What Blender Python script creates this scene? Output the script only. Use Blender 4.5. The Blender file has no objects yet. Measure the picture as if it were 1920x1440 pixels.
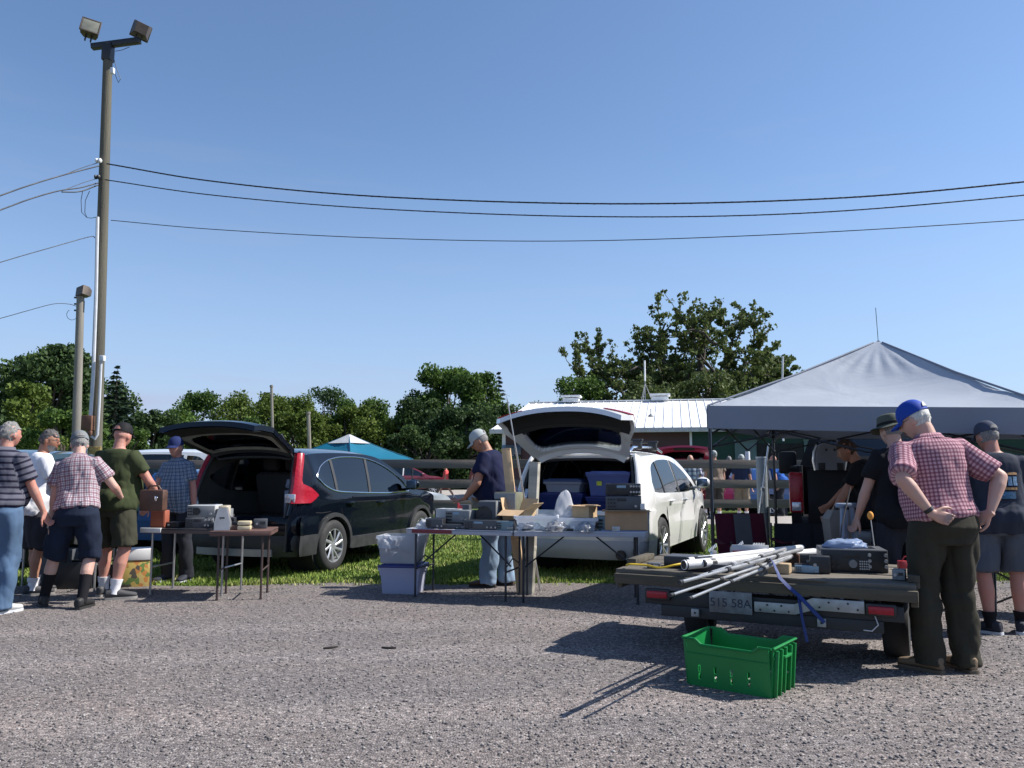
import bpy, bmesh, math, random
import numpy as np
from mathutils import Vector, Matrix, noise
R = math.radians
rnd = random.Random(7)
scene = bpy.context.scene
col = bpy.data.collections.new("flea_market"); scene.collection.children.link(col)
F = 1500.0; CAMH = 1.35; PITCH = R(6.16)
CP, SP = math.cos(PITCH), math.sin(PITCH)

def W(px, py, Y):                      # photograph pixel at depth Y -> world point
    u, v = (px-960)/F, (720-py)/F
    d = Vector((u, CP - v*SP, SP + v*CP))
    t = Y/d.y
    return Vector((d.x*t, Y, CAMH + d.z*t))
def G(px, py, z=0.0):                  # photograph pixel on the ground
    u, v = (px-960)/F, (720-py)/F
    d = Vector((u, CP - v*SP, SP + v*CP))
    t = (z-CAMH)/d.z
    return Vector((d.x*t, d.y*t, z))

# ------------------------------------------------------------------ materials
_mc = {}
def nt_new(name):
    m = bpy.data.materials.new(name); m.use_nodes = True
    nt = m.node_tree
    return m, nt, nt.nodes, nt.links, nt.nodes['Principled BSDF']
def pm(name, c, rough=.6, metal=0., var=.15, vs=6., bump=0., bs=60., spec=.5, coat=0., stretch=(1,1,1), dirt=0., trans=0., alpha=1.):
    key = name
    if key in _mc: return _mc[key]
    m, nt, N, L, b = nt_new(name)
    b.inputs['Roughness'].default_value = rough
    b.inputs['Metallic'].default_value = metal
    b.inputs['Specular IOR Level'].default_value = spec
    b.inputs['Coat Weight'].default_value = coat
    b.inputs['Coat Roughness'].default_value = .04
    b.inputs['Transmission Weight'].default_value = trans
    b.inputs['Alpha'].default_value = alpha
    tc = N.new('ShaderNodeTexCoord'); mp = N.new('ShaderNodeMapping')
    mp.inputs['Scale'].default_value = stretch
    L.new(tc.outputs['Object'], mp.inputs['Vector'])
    no = N.new('ShaderNodeTexNoise'); no.inputs['Scale'].default_value = vs; no.inputs['Detail'].default_value = 6
    L.new(mp.outputs[0], no.inputs['Vector'])
    rp = N.new('ShaderNodeMapRange'); rp.inputs[1].default_value = .3; rp.inputs[2].default_value = .7
    rp.inputs[3].default_value = 1-var; rp.inputs[4].default_value = 1+var
    L.new(no.outputs['Fac'], rp.inputs[0])
    mx = N.new('ShaderNodeVectorMath'); mx.operation = 'SCALE'; mx.inputs[0].default_value = c[:3]
    L.new(rp.outputs[0], mx.inputs['Scale'])
    last = mx.outputs[0]
    if dirt:
        n2 = N.new('ShaderNodeTexNoise'); n2.inputs['Scale'].default_value = vs*.4; n2.inputs['Detail'].default_value = 8
        L.new(mp.outputs[0], n2.inputs['Vector'])
        r2 = N.new('ShaderNodeMapRange'); r2.inputs[1].default_value = .5; r2.inputs[2].default_value = .72; r2.inputs[4].default_value = dirt
        L.new(n2.outputs['Fac'], r2.inputs[0])
        mm = N.new('ShaderNodeMix'); mm.data_type = 'RGBA'
        L.new(r2.outputs[0], mm.inputs[0]); L.new(last, mm.inputs[6]); mm.inputs[7].default_value = (.09,.075,.06,1)
        last = mm.outputs[2]
    L.new(last, b.inputs['Base Color'])
    rr = N.new('ShaderNodeMapRange'); rr.inputs[1].default_value = .3; rr.inputs[2].default_value = .7
    rr.inputs[3].default_value = max(.02, rough*.85); rr.inputs[4].default_value = min(1, rough*1.15)
    L.new(no.outputs['Fac'], rr.inputs[0]); L.new(rr.outputs[0], b.inputs['Roughness'])
    if bump:
        n3 = N.new('ShaderNodeTexNoise'); n3.inputs['Scale'].default_value = bs; n3.inputs['Detail'].default_value = 5
        L.new(mp.outputs[0], n3.inputs['Vector'])
        bp = N.new('ShaderNodeBump'); bp.inputs['Strength'].default_value = 1; bp.inputs['Distance'].default_value = bump
        L.new(n3.outputs['Fac'], bp.inputs['Height']); L.new(bp.outputs[0], b.inputs['Normal'])
    _mc[key] = m
    return m
def glass(name, tint=(.10,.12,.13), refl=.06, milky=0.):
    if name in _mc: return _mc[name]
    m, nt, N, L, b = nt_new(name)
    out = [n for n in N if n.type == 'OUTPUT_MATERIAL'][0]
    t = N.new('ShaderNodeBsdfTransparent'); t.inputs[0].default_value = (*tint, 1)
    g = N.new('ShaderNodeBsdfGlossy'); g.inputs['Roughness'].default_value = .03 if not milky else .25
    lw = N.new('ShaderNodeFresnel'); lw.inputs['IOR'].default_value = 1.9 if not milky else 1.45
    mx = N.new('ShaderNodeMixShader'); L.new(lw.outputs[0], mx.inputs[0])
    L.new(t.outputs[0], mx.inputs[1]); L.new(g.outputs[0], mx.inputs[2])
    last = mx.outputs[0]
    if milky:
        d = N.new('ShaderNodeBsdfDiffuse'); d.inputs[0].default_value = (*[min(1, x*1.1) for x in tint], 1)
        tr = N.new('ShaderNodeBsdfTranslucent'); tr.inputs[0].default_value = (*tint, 1)
        dd = N.new('ShaderNodeMixShader'); dd.inputs[0].default_value = .45
        L.new(d.outputs[0], dd.inputs[1]); L.new(tr.outputs[0], dd.inputs[2])
        m2 = N.new('ShaderNodeMixShader'); m2.inputs[0].default_value = milky
        L.new(last, m2.inputs[1]); L.new(dd.outputs[0], m2.inputs[2]); last = m2.outputs[0]
    L.new(last, out.inputs[0])
    _mc[name] = m
    return m

# ------------------------------------------------------------------ mesh builder
_boxc = {}
def _bevbox(sx, sy, sz, bev):
    k = (round(sx,4), round(sy,4), round(sz,4), round(bev,4))
    if k in _boxc: return _boxc[k]
    bm = bmesh.new(); bmesh.ops.create_cube(bm, size=1)
    bmesh.ops.scale(bm, vec=(sx,sy,sz), verts=bm.verts)
    if bev > 0:
        bmesh.ops.bevel(bm, geom=bm.edges[:], offset=min(bev, .45*min(sx,sy,sz)), segments=2, affect='EDGES', profile=.5)
    vs = [v.co.copy() for v in bm.verts]; bm.verts.index_update()
    fs = [[v.index for v in f.verts] for f in bm.faces]
    bm.free(); _boxc[k] = (vs, fs); return vs, fs
def rot(rx=0, ry=0, rz=0):
    return Matrix.Rotation(rz,4,'Z') @ Matrix.Rotation(ry,4,'Y') @ Matrix.Rotation(rx,4,'X')
class MB:
    def __init__(s): s.v=[]; s.f=[]; s.m=[]; s.M=None
    def add(s, vs, fs, mi=0, M=None):
        o = len(s.v)
        if M is not None: vs = [M @ Vector(p) for p in vs]
        if s.M is not None: vs = [s.M @ Vector(p) for p in vs]
        s.v.extend([tuple(p) for p in vs]); s.f.extend([[i+o for i in f] for f in fs]); s.m.extend([mi]*len(fs)); return s
    def box(s, c, size, r=(0,0,0), bev=.004, mi=0):
        vs, fs = _bevbox(*size, bev)
        return s.add(vs, fs, mi, Matrix.Translation(c) @ rot(*r))
    def tube(s, pts, r, n=8, cap=True, mi=0, flat=1.0):
        pts = [Vector(p) for p in pts]; k = len(pts)
        rs = r if isinstance(r, (list,tuple)) else [r]*k
        t = (pts[1]-pts[0]).normalized()
        a = t.orthogonal().normalized()
        if abs(t.z) < .9: a = t.cross(Vector((0,0,1))).normalized()
        vs = []; fs = []
        for i,p in enumerate(pts):
            d = (pts[min(i+1,k-1)]-pts[max(i-1,0)]).normalized()
            a = (a - d*a.dot(d))
            a = a.normalized() if a.length > 1e-6 else d.orthogonal().normalized()
            b = d.cross(a)
            for j in range(n):
                th = 2*math.pi*j/n
                vs.append(p + a*(math.cos(th)*rs[i]) + b*(math.sin(th)*rs[i]*flat))
        for i in range(k-1):
            for j in range(n):
                fs.append([i*n+j, i*n+(j+1)%n, (i+1)*n+(j+1)%n, (i+1)*n+j])
        if cap: fs.append(list(range(n))[::-1]); fs.append([(k-1)*n+j for j in range(n)])
        return s.add(vs, fs, mi)
    def cyl(s, a, b, r, n=12, mi=0): return s.tube([a,b], r, n, True, mi)
    def lathe(s, prof, n=24, M=None, mi=0, cap=True):   # prof (r,z) about z
        vs=[]; fs=[]; k=len(prof)
        for r,z in prof:
            for j in range(n):
                th=2*math.pi*j/n; vs.append(Vector((r*math.cos(th), r*math.sin(th), z)))
        for i in range(k-1):
            for j in range(n):
                fs.append([i*n+j, i*n+(j+1)%n, (i+1)*n+(j+1)%n, (i+1)*n+j])
        if cap: fs.append(list(range(n))[::-1]); fs.append([(k-1)*n+j for j in range(n)])
        return s.add(vs, fs, mi, M)
    def prism(s, poly, h0, h1, M=None, mi=0):
        n=len(poly); vs=[Vector((x,y,h0)) for x,y in poly]+[Vector((x,y,h1)) for x,y in poly]
        fs=[list(range(n))[::-1], [n+i for i in range(n)]]+[[i,(i+1)%n,n+(i+1)%n,n+i] for i in range(n)]
        return s.add(vs, fs, mi, M)
    def loft(s, rings, mi=0, cap=True, closed=True, M=None):
        n=len(rings[0]); vs=[Vector(p) for r in rings for p in r]; fs=[]
        for i in range(len(rings)-1):
            for j in range(n if closed else n-1):
                fs.append([i*n+j, i*n+(j+1)%n, (i+1)*n+(j+1)%n, (i+1)*n+j])
        if cap and closed: fs.append(list(range(n))[::-1]); fs.append([(len(rings)-1)*n+j for j in range(n)])
        return s.add(vs, fs, mi, M)
    def ell(s, c, r, nu=16, nv=10, mi=0, M=None, fn=None):
        vs=[]; fs=[]
        for i in range(nv+1):
            ph=math.pi*i/nv
            for j in range(nu):
                th=2*math.pi*j/nu
                d=Vector((math.sin(ph)*math.cos(th), math.sin(ph)*math.sin(th), math.cos(ph)))
                p=Vector((d.x*r[0], d.y*r[1], d.z*r[2]))
                if fn: p=fn(d,p)
                vs.append(p+Vector(c))
        for i in range(nv):
            for j in range(nu):
                fs.append([(i+1)*nu+j, (i+1)*nu+(j+1)%nu, i*nu+(j+1)%nu, i*nu+j])
        return s.add(vs, fs, mi, M)
    def sheet(s, P, th=.004, mi=0, M=None):     # P[i][j] grid -> thin solid
        a=len(P); b=len(P[0]); vs=[]
        g=[[Vector(p) for p in row] for row in P]; nr=[]
        for i in range(a):
            for j in range(b):
                du=g[min(i+1,a-1)][j]-g[max(i-1,0)][j]; dv=g[i][min(j+1,b-1)]-g[i][max(j-1,0)]
                nn=du.cross(dv); nr.append(nn.normalized() if nn.length>1e-9 else Vector((0,0,1)))
        flat=[p for row in g for p in row]
        vs=[p+nn*th*.5 for p,nn in zip(flat,nr)]+[p-nn*th*.5 for p,nn in zip(flat,nr)]
        fs=[]; o=a*b
        for i in range(a-1):
            for j in range(b-1):
                q=[i*b+j,(i+1)*b+j,(i+1)*b+j+1,i*b+j+1]
                fs.append(q); fs.append([x+o for x in q[::-1]])
        bd=[(i*b) for i in range(a)]+[(a-1)*b+j for j in range(1,b)]+[i*b+b-1 for i in range(a-2,-1,-1)]+[j for j in range(b-2,0,-1)]
        for k in range(len(bd)):
            p,q=bd[k],bd[(k+1)%len(bd)]; fs.append([q,p,p+o,q+o])
        return s.add(vs, fs, mi, M)
    def build(s, name, mats, parent=None, smooth=40, loc=None, rz=None):
        me = bpy.data.meshes.new(name)
        me.from_pydata(s.v, [], s.f)
        if not isinstance(mats,(list,tuple)): mats=[mats]
        for m in mats: me.materials.append(m)
        if len(mats)>1: me.polygons.foreach_set('material_index', s.m)
        if smooth:
            me.polygons.foreach_set('use_smooth', [True]*len(s.f))
            me.set_sharp_from_angle(angle=R(smooth))
        me.validate(); me.update()
        return link(name, me, parent, loc, rz)
def link(name, me, parent=None, loc=None, rz=None):
    o = bpy.data.objects.new(name, me); col.objects.link(o)
    if parent: o.parent = parent
    if loc is not None: o.location = loc
    if rz is not None: o.rotation_euler = (0,0,rz)
    return o
def tag(o, label=None, cat=None, group=None, kind=None):
    if label: o['label']=label
    if cat: o['category']=cat
    if group: o['group']=group
    if kind: o['kind']=kind
    return o
def thing(name, label, cat, loc=(0,0,0), rz=0, group=None):
    o = bpy.data.objects.new(name, None); col.objects.link(o)
    o.location = loc; o.rotation_euler = (0,0,rz); o.empty_display_size=.2
    return tag(o, label, cat, group)
def copy_tree(o, parent=None):
    c = o.copy(); col.objects.link(c); c.parent = parent
    for ch in list(o.children): copy_tree(ch, c)
    return c
def interp(tab, x):
    xs=[t[0] for t in tab]; ys=[t[1] for t in tab]
    return float(np.interp(x, xs, ys))
def sinterp(tab, x):                   # smooth (Catmull-Rom) interpolation
    n=len(tab)
    if x<=tab[0][0]: return tab[0][1]
    if x>=tab[-1][0]: return tab[-1][1]
    for i in range(n-1):
        if x<=tab[i+1][0]: break
    x0,y0=tab[i]; x1,y1=tab[i+1]
    def sl(k):
        if k<=0 or k>=n-1: return None
        return (tab[k+1][1]-tab[k-1][1])/(tab[k+1][0]-tab[k-1][0])
    d=(y1-y0)/(x1-x0); m0=sl(i); m1=sl(i+1)
    m0=d if m0 is None else m0; m1=d if m1 is None else m1
    h=x1-x0; t=(x-x0)/h
    return (2*t**3-3*t*t+1)*y0+(t**3-2*t*t+t)*h*m0+(-2*t**3+3*t*t)*y1+(t**3-t*t)*h*m1
def fast_mesh(name, V, Fc, mats, parent=None, attr=None, smooth=False, k=None):
    """V (n,3) array; Fc (m,k) int array"""
    me = bpy.data.meshes.new(name); k = Fc.shape[1]; m = len(Fc)
    me.vertices.add(len(V)); me.vertices.foreach_set('co', np.ascontiguousarray(V, dtype=np.float32).ravel())
    me.loops.add(m*k); me.loops.foreach_set('vertex_index', np.ascontiguousarray(Fc, dtype=np.int32).ravel())
    me.polygons.add(m); me.polygons.foreach_set('loop_start', np.arange(0, m*k, k, dtype=np.int32))
    me.polygons.foreach_set('loop_total', np.full(m, k, dtype=np.int32))
    if smooth: me.polygons.foreach_set('use_smooth', np.ones(m, dtype=bool))
    if not isinstance(mats,(list,tuple)): mats=[mats]
    for x in mats: me.materials.append(x)
    me.update(calc_edges=True)
    if attr is not None:
        for an, dom, arr in attr:
            a = me.attributes.new(an, 'FLOAT', dom); a.data.foreach_set('value', np.asarray(arr, dtype=np.float32))
    me.validate()
    return link(name, me, parent)
# ================================================================== camera, light, sky
cam = bpy.data.objects.new("camera", bpy.data.cameras.new("camera")); scene.collection.objects.link(cam)
cam.location = (0,0,CAMH); cam.rotation_euler = (R(90)+PITCH, 0, 0)
cam.data.sensor_width = 36; cam.data.lens = F/1920*36; cam.data.clip_end = 5000; cam.data.clip_start=.05
scene.camera = cam
SUN_EL = R(46); SUN_AZ = math.atan2(.996, .10)      # azimuth from +Y towards +X
sd = Vector((math.sin(SUN_AZ)*math.cos(SUN_EL), math.cos(SUN_AZ)*math.cos(SUN_EL), math.sin(SUN_EL)))
sun = bpy.data.objects.new("sun", bpy.data.lights.new("sun", 'SUN')); scene.collection.objects.link(sun)
sun.data.energy = 5.0; sun.data.angle = R(.5); sun.data.color = (1,.955,.89)
sun.rotation_euler = (-sd).to_track_quat('-Z','Y').to_euler()
wd = bpy.data.worlds.new("World"); scene.world = wd; wd.use_nodes = True
wn = wd.node_tree.nodes; wl = wd.node_tree.links
bg = wn['Background']; bg.inputs['Strength'].default_value = .108
sky = wn.new('ShaderNodeTexSky'); sky.sky_type='NISHITA'; sky.sun_disc=False
sky.sun_elevation = SUN_EL; sky.sun_rotation = SUN_AZ; sky.altitude = 200
sky.air_density = 1.0; sky.dust_density = .5; sky.ozone_density = 4.8
tcw = wn.new('ShaderNodeTexCoord'); mpw = wn.new('ShaderNodeMapping'); mpw.inputs['Scale'].default_value=(2.2,2.2,14)
wl.new(tcw.outputs['Generated'], mpw.inputs['Vector'])
nw = wn.new('ShaderNodeTexNoise'); nw.inputs['Scale'].default_value=2.2; nw.inputs['Detail'].default_value=7; nw.inputs['Distortion'].default_value=.4; wl.new(mpw.outputs[0], nw.inputs['Vector'])
spw = wn.new('ShaderNodeSeparateXYZ'); wl.new(tcw.outputs['Generated'], spw.inputs[0])
def mr(sock,a,b,c,d):
    q=wn.new('ShaderNodeMapRange'); q.interpolation_type='SMOOTHSTEP'; q.inputs[1].default_value=a; q.inputs[2].default_value=b; q.inputs[3].default_value=c; q.inputs[4].default_value=d; wl.new(sock,q.inputs[0]); return q.outputs[0]
def mul(a,b):
    q=wn.new('ShaderNodeMath'); q.operation='MULTIPLY'; wl.new(a,q.inputs[0]); wl.new(b,q.inputs[1]); return q.outputs[0]
lowb = mul(mr(spw.outputs[2],.16,.07,0,1), mr(spw.outputs[0],.15,-.35,.15,1))
cl = mul(lowb, mr(nw.outputs['Fac'],.36,.66,.25,.85))
wisp = mul(mr(nw.outputs['Fac'],.52,.80,0,.16), mr(spw.outputs[2],.5,.2,0,1))
ad = wn.new('ShaderNodeMath'); ad.operation='ADD'; ad.use_clamp=True; wl.new(cl,ad.inputs[0]); wl.new(wisp,ad.inputs[1])
hzm = wn.new('ShaderNodeMix'); hzm.data_type='RGBA'; wl.new(mr(spw.outputs[2],.42,.0,0,.62),hzm.inputs[0]); wl.new(sky.outputs[0],hzm.inputs[6]); hzm.inputs[7].default_value=(2.55,3.40,5.15,1)
mw = wn.new('ShaderNodeMix'); mw.data_type='RGBA'; wl.new(ad.outputs[0],mw.inputs[0]); wl.new(hzm.outputs[2],mw.inputs[6]); mw.inputs[7].default_value=(2.95,3.35,4.6,1)
wl.new(mw.outputs[2], bg.inputs['Color'])
scene.view_settings.view_transform='Standard'; scene.view_settings.look='None'
scene.view_settings.exposure = .62; scene.view_settings.gamma = 1
scene.render.engine='CYCLES'
scene.cycles.max_bounces = 8; scene.cycles.transparent_max_bounces = 12
scene.cycles.use_denoising = True

# ================================================================== ground
def world_noise_mat(name, build):
    m, nt, N, L, b = nt_new(name); tc = N.new('ShaderNodeNewGeometry')
    build(N, L, b, tc.outputs['Position']); return m
def ramp(N, stops):
    r = N.new('ShaderNodeValToRGB'); e = r.color_ramp.elements
    while len(e) < len(stops): e.new(.5)
    for i,(p,c) in enumerate(stops): e[i].position=p; e[i].color=(*c,1)
    return r
def _gravel(N, L, b, pos):
    v = N.new('ShaderNodeTexVoronoi'); v.inputs['Scale'].default_value = 80; v.inputs['Randomness'].default_value=1
    L.new(pos, v.inputs['Vector'])
    sh = N.new('ShaderNodeSeparateColor'); L.new(v.outputs['Color'], sh.inputs[0])
    r1 = ramp(N, [(0,(.085,.078,.078)),(.35,(.145,.133,.129)),(.75,(.225,.205,.197)),(.95,(.30,.277,.265)),(1,(.40,.375,.355))])
    L.new(sh.outputs[0], r1.inputs[0])
    n = N.new('ShaderNodeTexNoise'); n.inputs['Scale'].default_value=.55; n.inputs['Detail'].default_value=10; n.inputs['Roughness'].default_value=.72; n.inputs['Distortion'].default_value=.5
    mpp=N.new('ShaderNodeMapping'); mpp.inputs['Scale'].default_value=(.55,1.5,1); mpp.inputs['Rotation'].default_value=(0,0,.25); L.new(pos,mpp.inputs['Vector']); L.new(mpp.outputs[0], n.inputs['Vector'])
    r2 = ramp(N, [(.28,(.74,.73,.76)),(.45,(.95,.93,.93)),(.6,(1.04,.98,.95)),(.75,(1.16,1.04,.98))]); L.new(n.outputs['Fac'], r2.inputs[0])
    mx = N.new('ShaderNodeMix'); mx.data_type='RGBA'; mx.blend_type='MULTIPLY'; mx.inputs[0].default_value=1
    L.new(r1.outputs[0], mx.inputs[6]); L.new(r2.outputs[0], mx.inputs[7])
    nf=N.new('ShaderNodeTexNoise'); nf.inputs['Scale'].default_value=22; nf.inputs['Detail'].default_value=4; nf.inputs['Roughness'].default_value=.8; L.new(pos,nf.inputs['Vector'])
    rf=ramp(N,[(.36,(.76,.76,.77)),(.5,(1,1,1)),(.64,(1.22,1.20,1.19))]); L.new(nf.outputs['Fac'],rf.inputs[0])
    mf=N.new('ShaderNodeMix'); mf.data_type='RGBA'; mf.blend_type='MULTIPLY'; mf.inputs[0].default_value=1; L.new(mx.outputs[2],mf.inputs[6]); L.new(rf.outputs[0],mf.inputs[7])
    sx=N.new('ShaderNodeSeparateXYZ'); L.new(pos,sx.inputs[0])
    def M_(op,a,b2,c=None):
        q=N.new('ShaderNodeMath'); q.operation=op
        for i,x in enumerate((a,b2,c)):
            if x is None: continue
            if isinstance(x,(int,float)): q.inputs[i].default_value=x
            else: L.new(x,q.inputs[i])
        return q.outputs[0]
    nt_=N.new('ShaderNodeTexNoise'); nt_.inputs['Scale'].default_value=.9; nt_.inputs['Detail'].default_value=5; L.new(pos,nt_.inputs['Vector'])
    base_=M_('ADD',M_('MULTIPLY_ADD',sx.outputs[0],-.10,sx.outputs[1]),M_('MULTIPLY_ADD',nt_.outputs['Fac'],.5,-.25))
    last=mf.outputs[2]
    for y0_ in (4.7,6.15,7.3):
        rr_=N.new('ShaderNodeMapRange'); rr_.interpolation_type='SMOOTHSTEP'; rr_.inputs[1].default_value=.10; rr_.inputs[2].default_value=.30; rr_.inputs[3].default_value=.17; rr_.inputs[4].default_value=0; L.new(M_('ABSOLUTE',M_('SUBTRACT',base_,y0_),0.),rr_.inputs[0])
        sc=N.new('ShaderNodeVectorMath'); sc.operation='SCALE'; L.new(last,sc.inputs[0]); L.new(M_('ADD',rr_.outputs[0],1.),sc.inputs['Scale']); last=sc.outputs[0]
    L.new(last, b.inputs['Base Color']); b.inputs['Roughness'].default_value=.9
    b.inputs['Specular IOR Level'].default_value=.25
    inv = N.new('ShaderNodeMath'); inv.operation='MULTIPLY_ADD'; inv.inputs[1].default_value=-1; inv.inputs[2].default_value=1
    L.new(v.outputs['Distance'], inv.inputs[0])
    ad = N.new('ShaderNodeMath'); ad.operation='ADD'; L.new(inv.outputs[0], ad.inputs[0]); L.new(sh.outputs[1], ad.inputs[1])
    bp = N.new('ShaderNodeBump'); bp.inputs['Distance'].default_value=.009; bp.inputs['Strength'].default_value=.85
    L.new(ad.outputs[0], bp.inputs['Height'])
    n4 = N.new('ShaderNodeTexNoise'); n4.inputs['Scale'].default_value=5; n4.inputs['Detail'].default_value=4; L.new(pos,n4.inputs['Vector'])
    bp2 = N.new('ShaderNodeBump'); bp2.inputs['Distance'].default_value=.03; bp2.inputs['Strength'].default_value=.6
    L.new(n4.outputs['Fac'], bp2.inputs['Height']); L.new(bp.outputs[0], bp2.inputs['Normal'])
    L.new(bp2.outputs[0], b.inputs['Normal'])
M_gravel = world_noise_mat('gravel', _gravel)
def _grass(N, L, b, pos):
    n = N.new('ShaderNodeTexNoise'); n.inputs['Scale'].default_value=1.1; n.inputs['Detail'].default_value=10; n.inputs['Roughness'].default_value=.7
    L.new(pos, n.inputs['Vector'])
    r = ramp(N, [(.3,(.05,.085,.02)),(.5,(.085,.135,.03)),(.62,(.13,.18,.045)),(.75,(.20,.20,.08))]); L.new(n.outputs['Fac'], r.inputs[0])
    L.new(r.outputs[0], b.inputs['Base Color']); b.inputs['Roughness'].default_value=.9; b.inputs['Specular IOR Level'].default_value=.2
    n2 = N.new('ShaderNodeTexNoise'); n2.inputs['Scale'].default_value=30; n2.inputs['Detail'].default_value=3; L.new(pos,n2.inputs['Vector'])
    bp = N.new('ShaderNodeBump'); bp.inputs['Distance'].default_value=.04; L.new(n2.outputs['Fac'], bp.inputs['Height']); L.new(bp.outputs[0], b.inputs['Normal'])
M_grassground = world_noise_mat('meadow', _grass)
def _track(N, L, b, pos):
    n = N.new('ShaderNodeTexNoise'); n.inputs['Scale'].default_value=2.2; n.inputs['Detail'].default_value=10; L.new(pos,n.inputs['Vector'])
    r = ramp(N, [(.3,(.27,.245,.22)),(.55,(.36,.33,.30)),(.75,(.44,.41,.38))]); L.new(n.outputs['Fac'], r.inputs[0])
    L.new(r.outputs[0], b.inputs['Base Color']); b.inputs['Roughness'].default_value=.95
    n2 = N.new('ShaderNodeTexNoise'); n2.inputs['Scale'].default_value=45; L.new(pos,n2.inputs['Vector'])
    bp = N.new('ShaderNodeBump'); bp.inputs['Distance'].default_value=.02; L.new(n2.outputs['Fac'], bp.inputs['Height']); L.new(bp.outputs[0], b.inputs['Normal'])
M_track = world_noise_mat('gravel_track', _track)

mb = MB(); mb.add([(-900,-60,0),(900,-60,0),(900,1500,0),(-900,1500,0)], [[0,1,2,3]])
tag(mb.build('ground', M_grassground, smooth=0), 'grass covered ground reaching out to the tree line', kind='structure')
# gravel lot with a ragged grass edge
def lot_edge(x): return 9.75 + .28*noise.noise(Vector((x*.7,3,0))) + .12*noise.noise(Vector((x*4,9,0))) + (.035*x if x>0 else .02*x)
xs = np.arange(-60, 60.01, .15)
vs=[]; fs=[]
for i,x in enumerate(xs): vs += [(x,-60,.004),(x,lot_edge(x),.004)]
for i in range(len(xs)-1): fs.append([2*i,2*i+2,2*i+3,2*i+1])
mb=MB(); mb.add(vs,fs); tag(mb.build('gravel_lot', M_gravel, smooth=0), 'grey crushed gravel parking lot', kind='structure')
mb=MB(); mb.add([(60,19,.004),(14,19.2,.004),(5.4,19.9,.004),(0,26,.004),(-3.6,36,.004),(-60,42,.004),(-60,70,.004),(-6,66,.004),(2,42,.004),(6.4,24.2,.004),(16,23,.004),(60,23,.004)],[list(range(12))])
tag(mb.build('gravel_road', M_track, smooth=0), 'pale gravel track behind the board fence', kind='structure')

# loose stones on the lot (nobody could count them)
def stones():
    rs = np.random.RandomState(3)
    t=(1+5**.5)/2
    ico=np.array([(-1,t,0),(1,t,0),(-1,-t,0),(1,-t,0),(0,-1,t),(0,1,t),(0,-1,-t),(0,1,-t),(t,0,-1),(t,0,1),(-t,0,-1),(-t,0,1)],float); ico/=np.linalg.norm(ico[0])
    tri=np.array([(0,11,5),(0,5,1),(0,1,7),(0,7,10),(0,10,11),(1,5,9),(5,11,4),(11,10,2),(10,7,6),(7,1,8),(3,9,4),(3,4,2),(3,2,6),(3,6,8),(3,8,9),(4,9,5),(2,4,11),(6,2,10),(8,6,7),(9,8,1)])
    n=34000
    Y = 2.9 + (9.4-2.9)*rs.rand(n)**1.35
    X = (rs.rand(n)*2-1)*(.72*Y+.5)
    s = .0035+.0062*rs.rand(n)**2.6
    V = np.zeros((n,12,3))
    th = rs.rand(n)*6.283; c,sn=np.cos(th),np.sin(th)
    P = ico[None]*(1+.35*(rs.rand(n,12,1)-.5))
    P = P*np.stack([1+.5*rs.rand(n), .8+.4*rs.rand(n), .55+.3*rs.rand(n)],1)[:,None,:]*s[:,None,None]
    V[:,:,0]=P[:,:,0]*c[:,None]-P[:,:,1]*sn[:,None]+X[:,None]
    V[:,:,1]=P[:,:,0]*sn[:,None]+P[:,:,1]*c[:,None]+Y[:,None]
    V[:,:,2]=P[:,:,2]+.004+s[:,None]*.35
    Fc=(tri[None]+12*np.arange(n)[:,None,None]).reshape(-1,3)
    cl=np.repeat(rs.rand(n),20)
    m, nt, N, L, b = nt_new('stone')
    a=N.new('ShaderNodeAttribute'); a.attribute_name='shade'
    r=ramp(N,[(0,(.10,.092,.092)),(.5,(.175,.16,.154)),(.93,(.25,.23,.22)),(1,(.37,.35,.335))]); L.new(a.outputs['Fac'],r.inputs[0]); L.new(r.outputs[0],b.inputs['Base Color'])
    b.inputs['Roughness'].default_value=.85; b.inputs['Specular IOR Level'].default_value=.3
    o=fast_mesh('gravel', V.reshape(-1,3), Fc, m, attr=[('shade','FACE',cl)])
    tag(o,'loose crushed stones scattered over the parking lot',kind='stuff')
stones()
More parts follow.
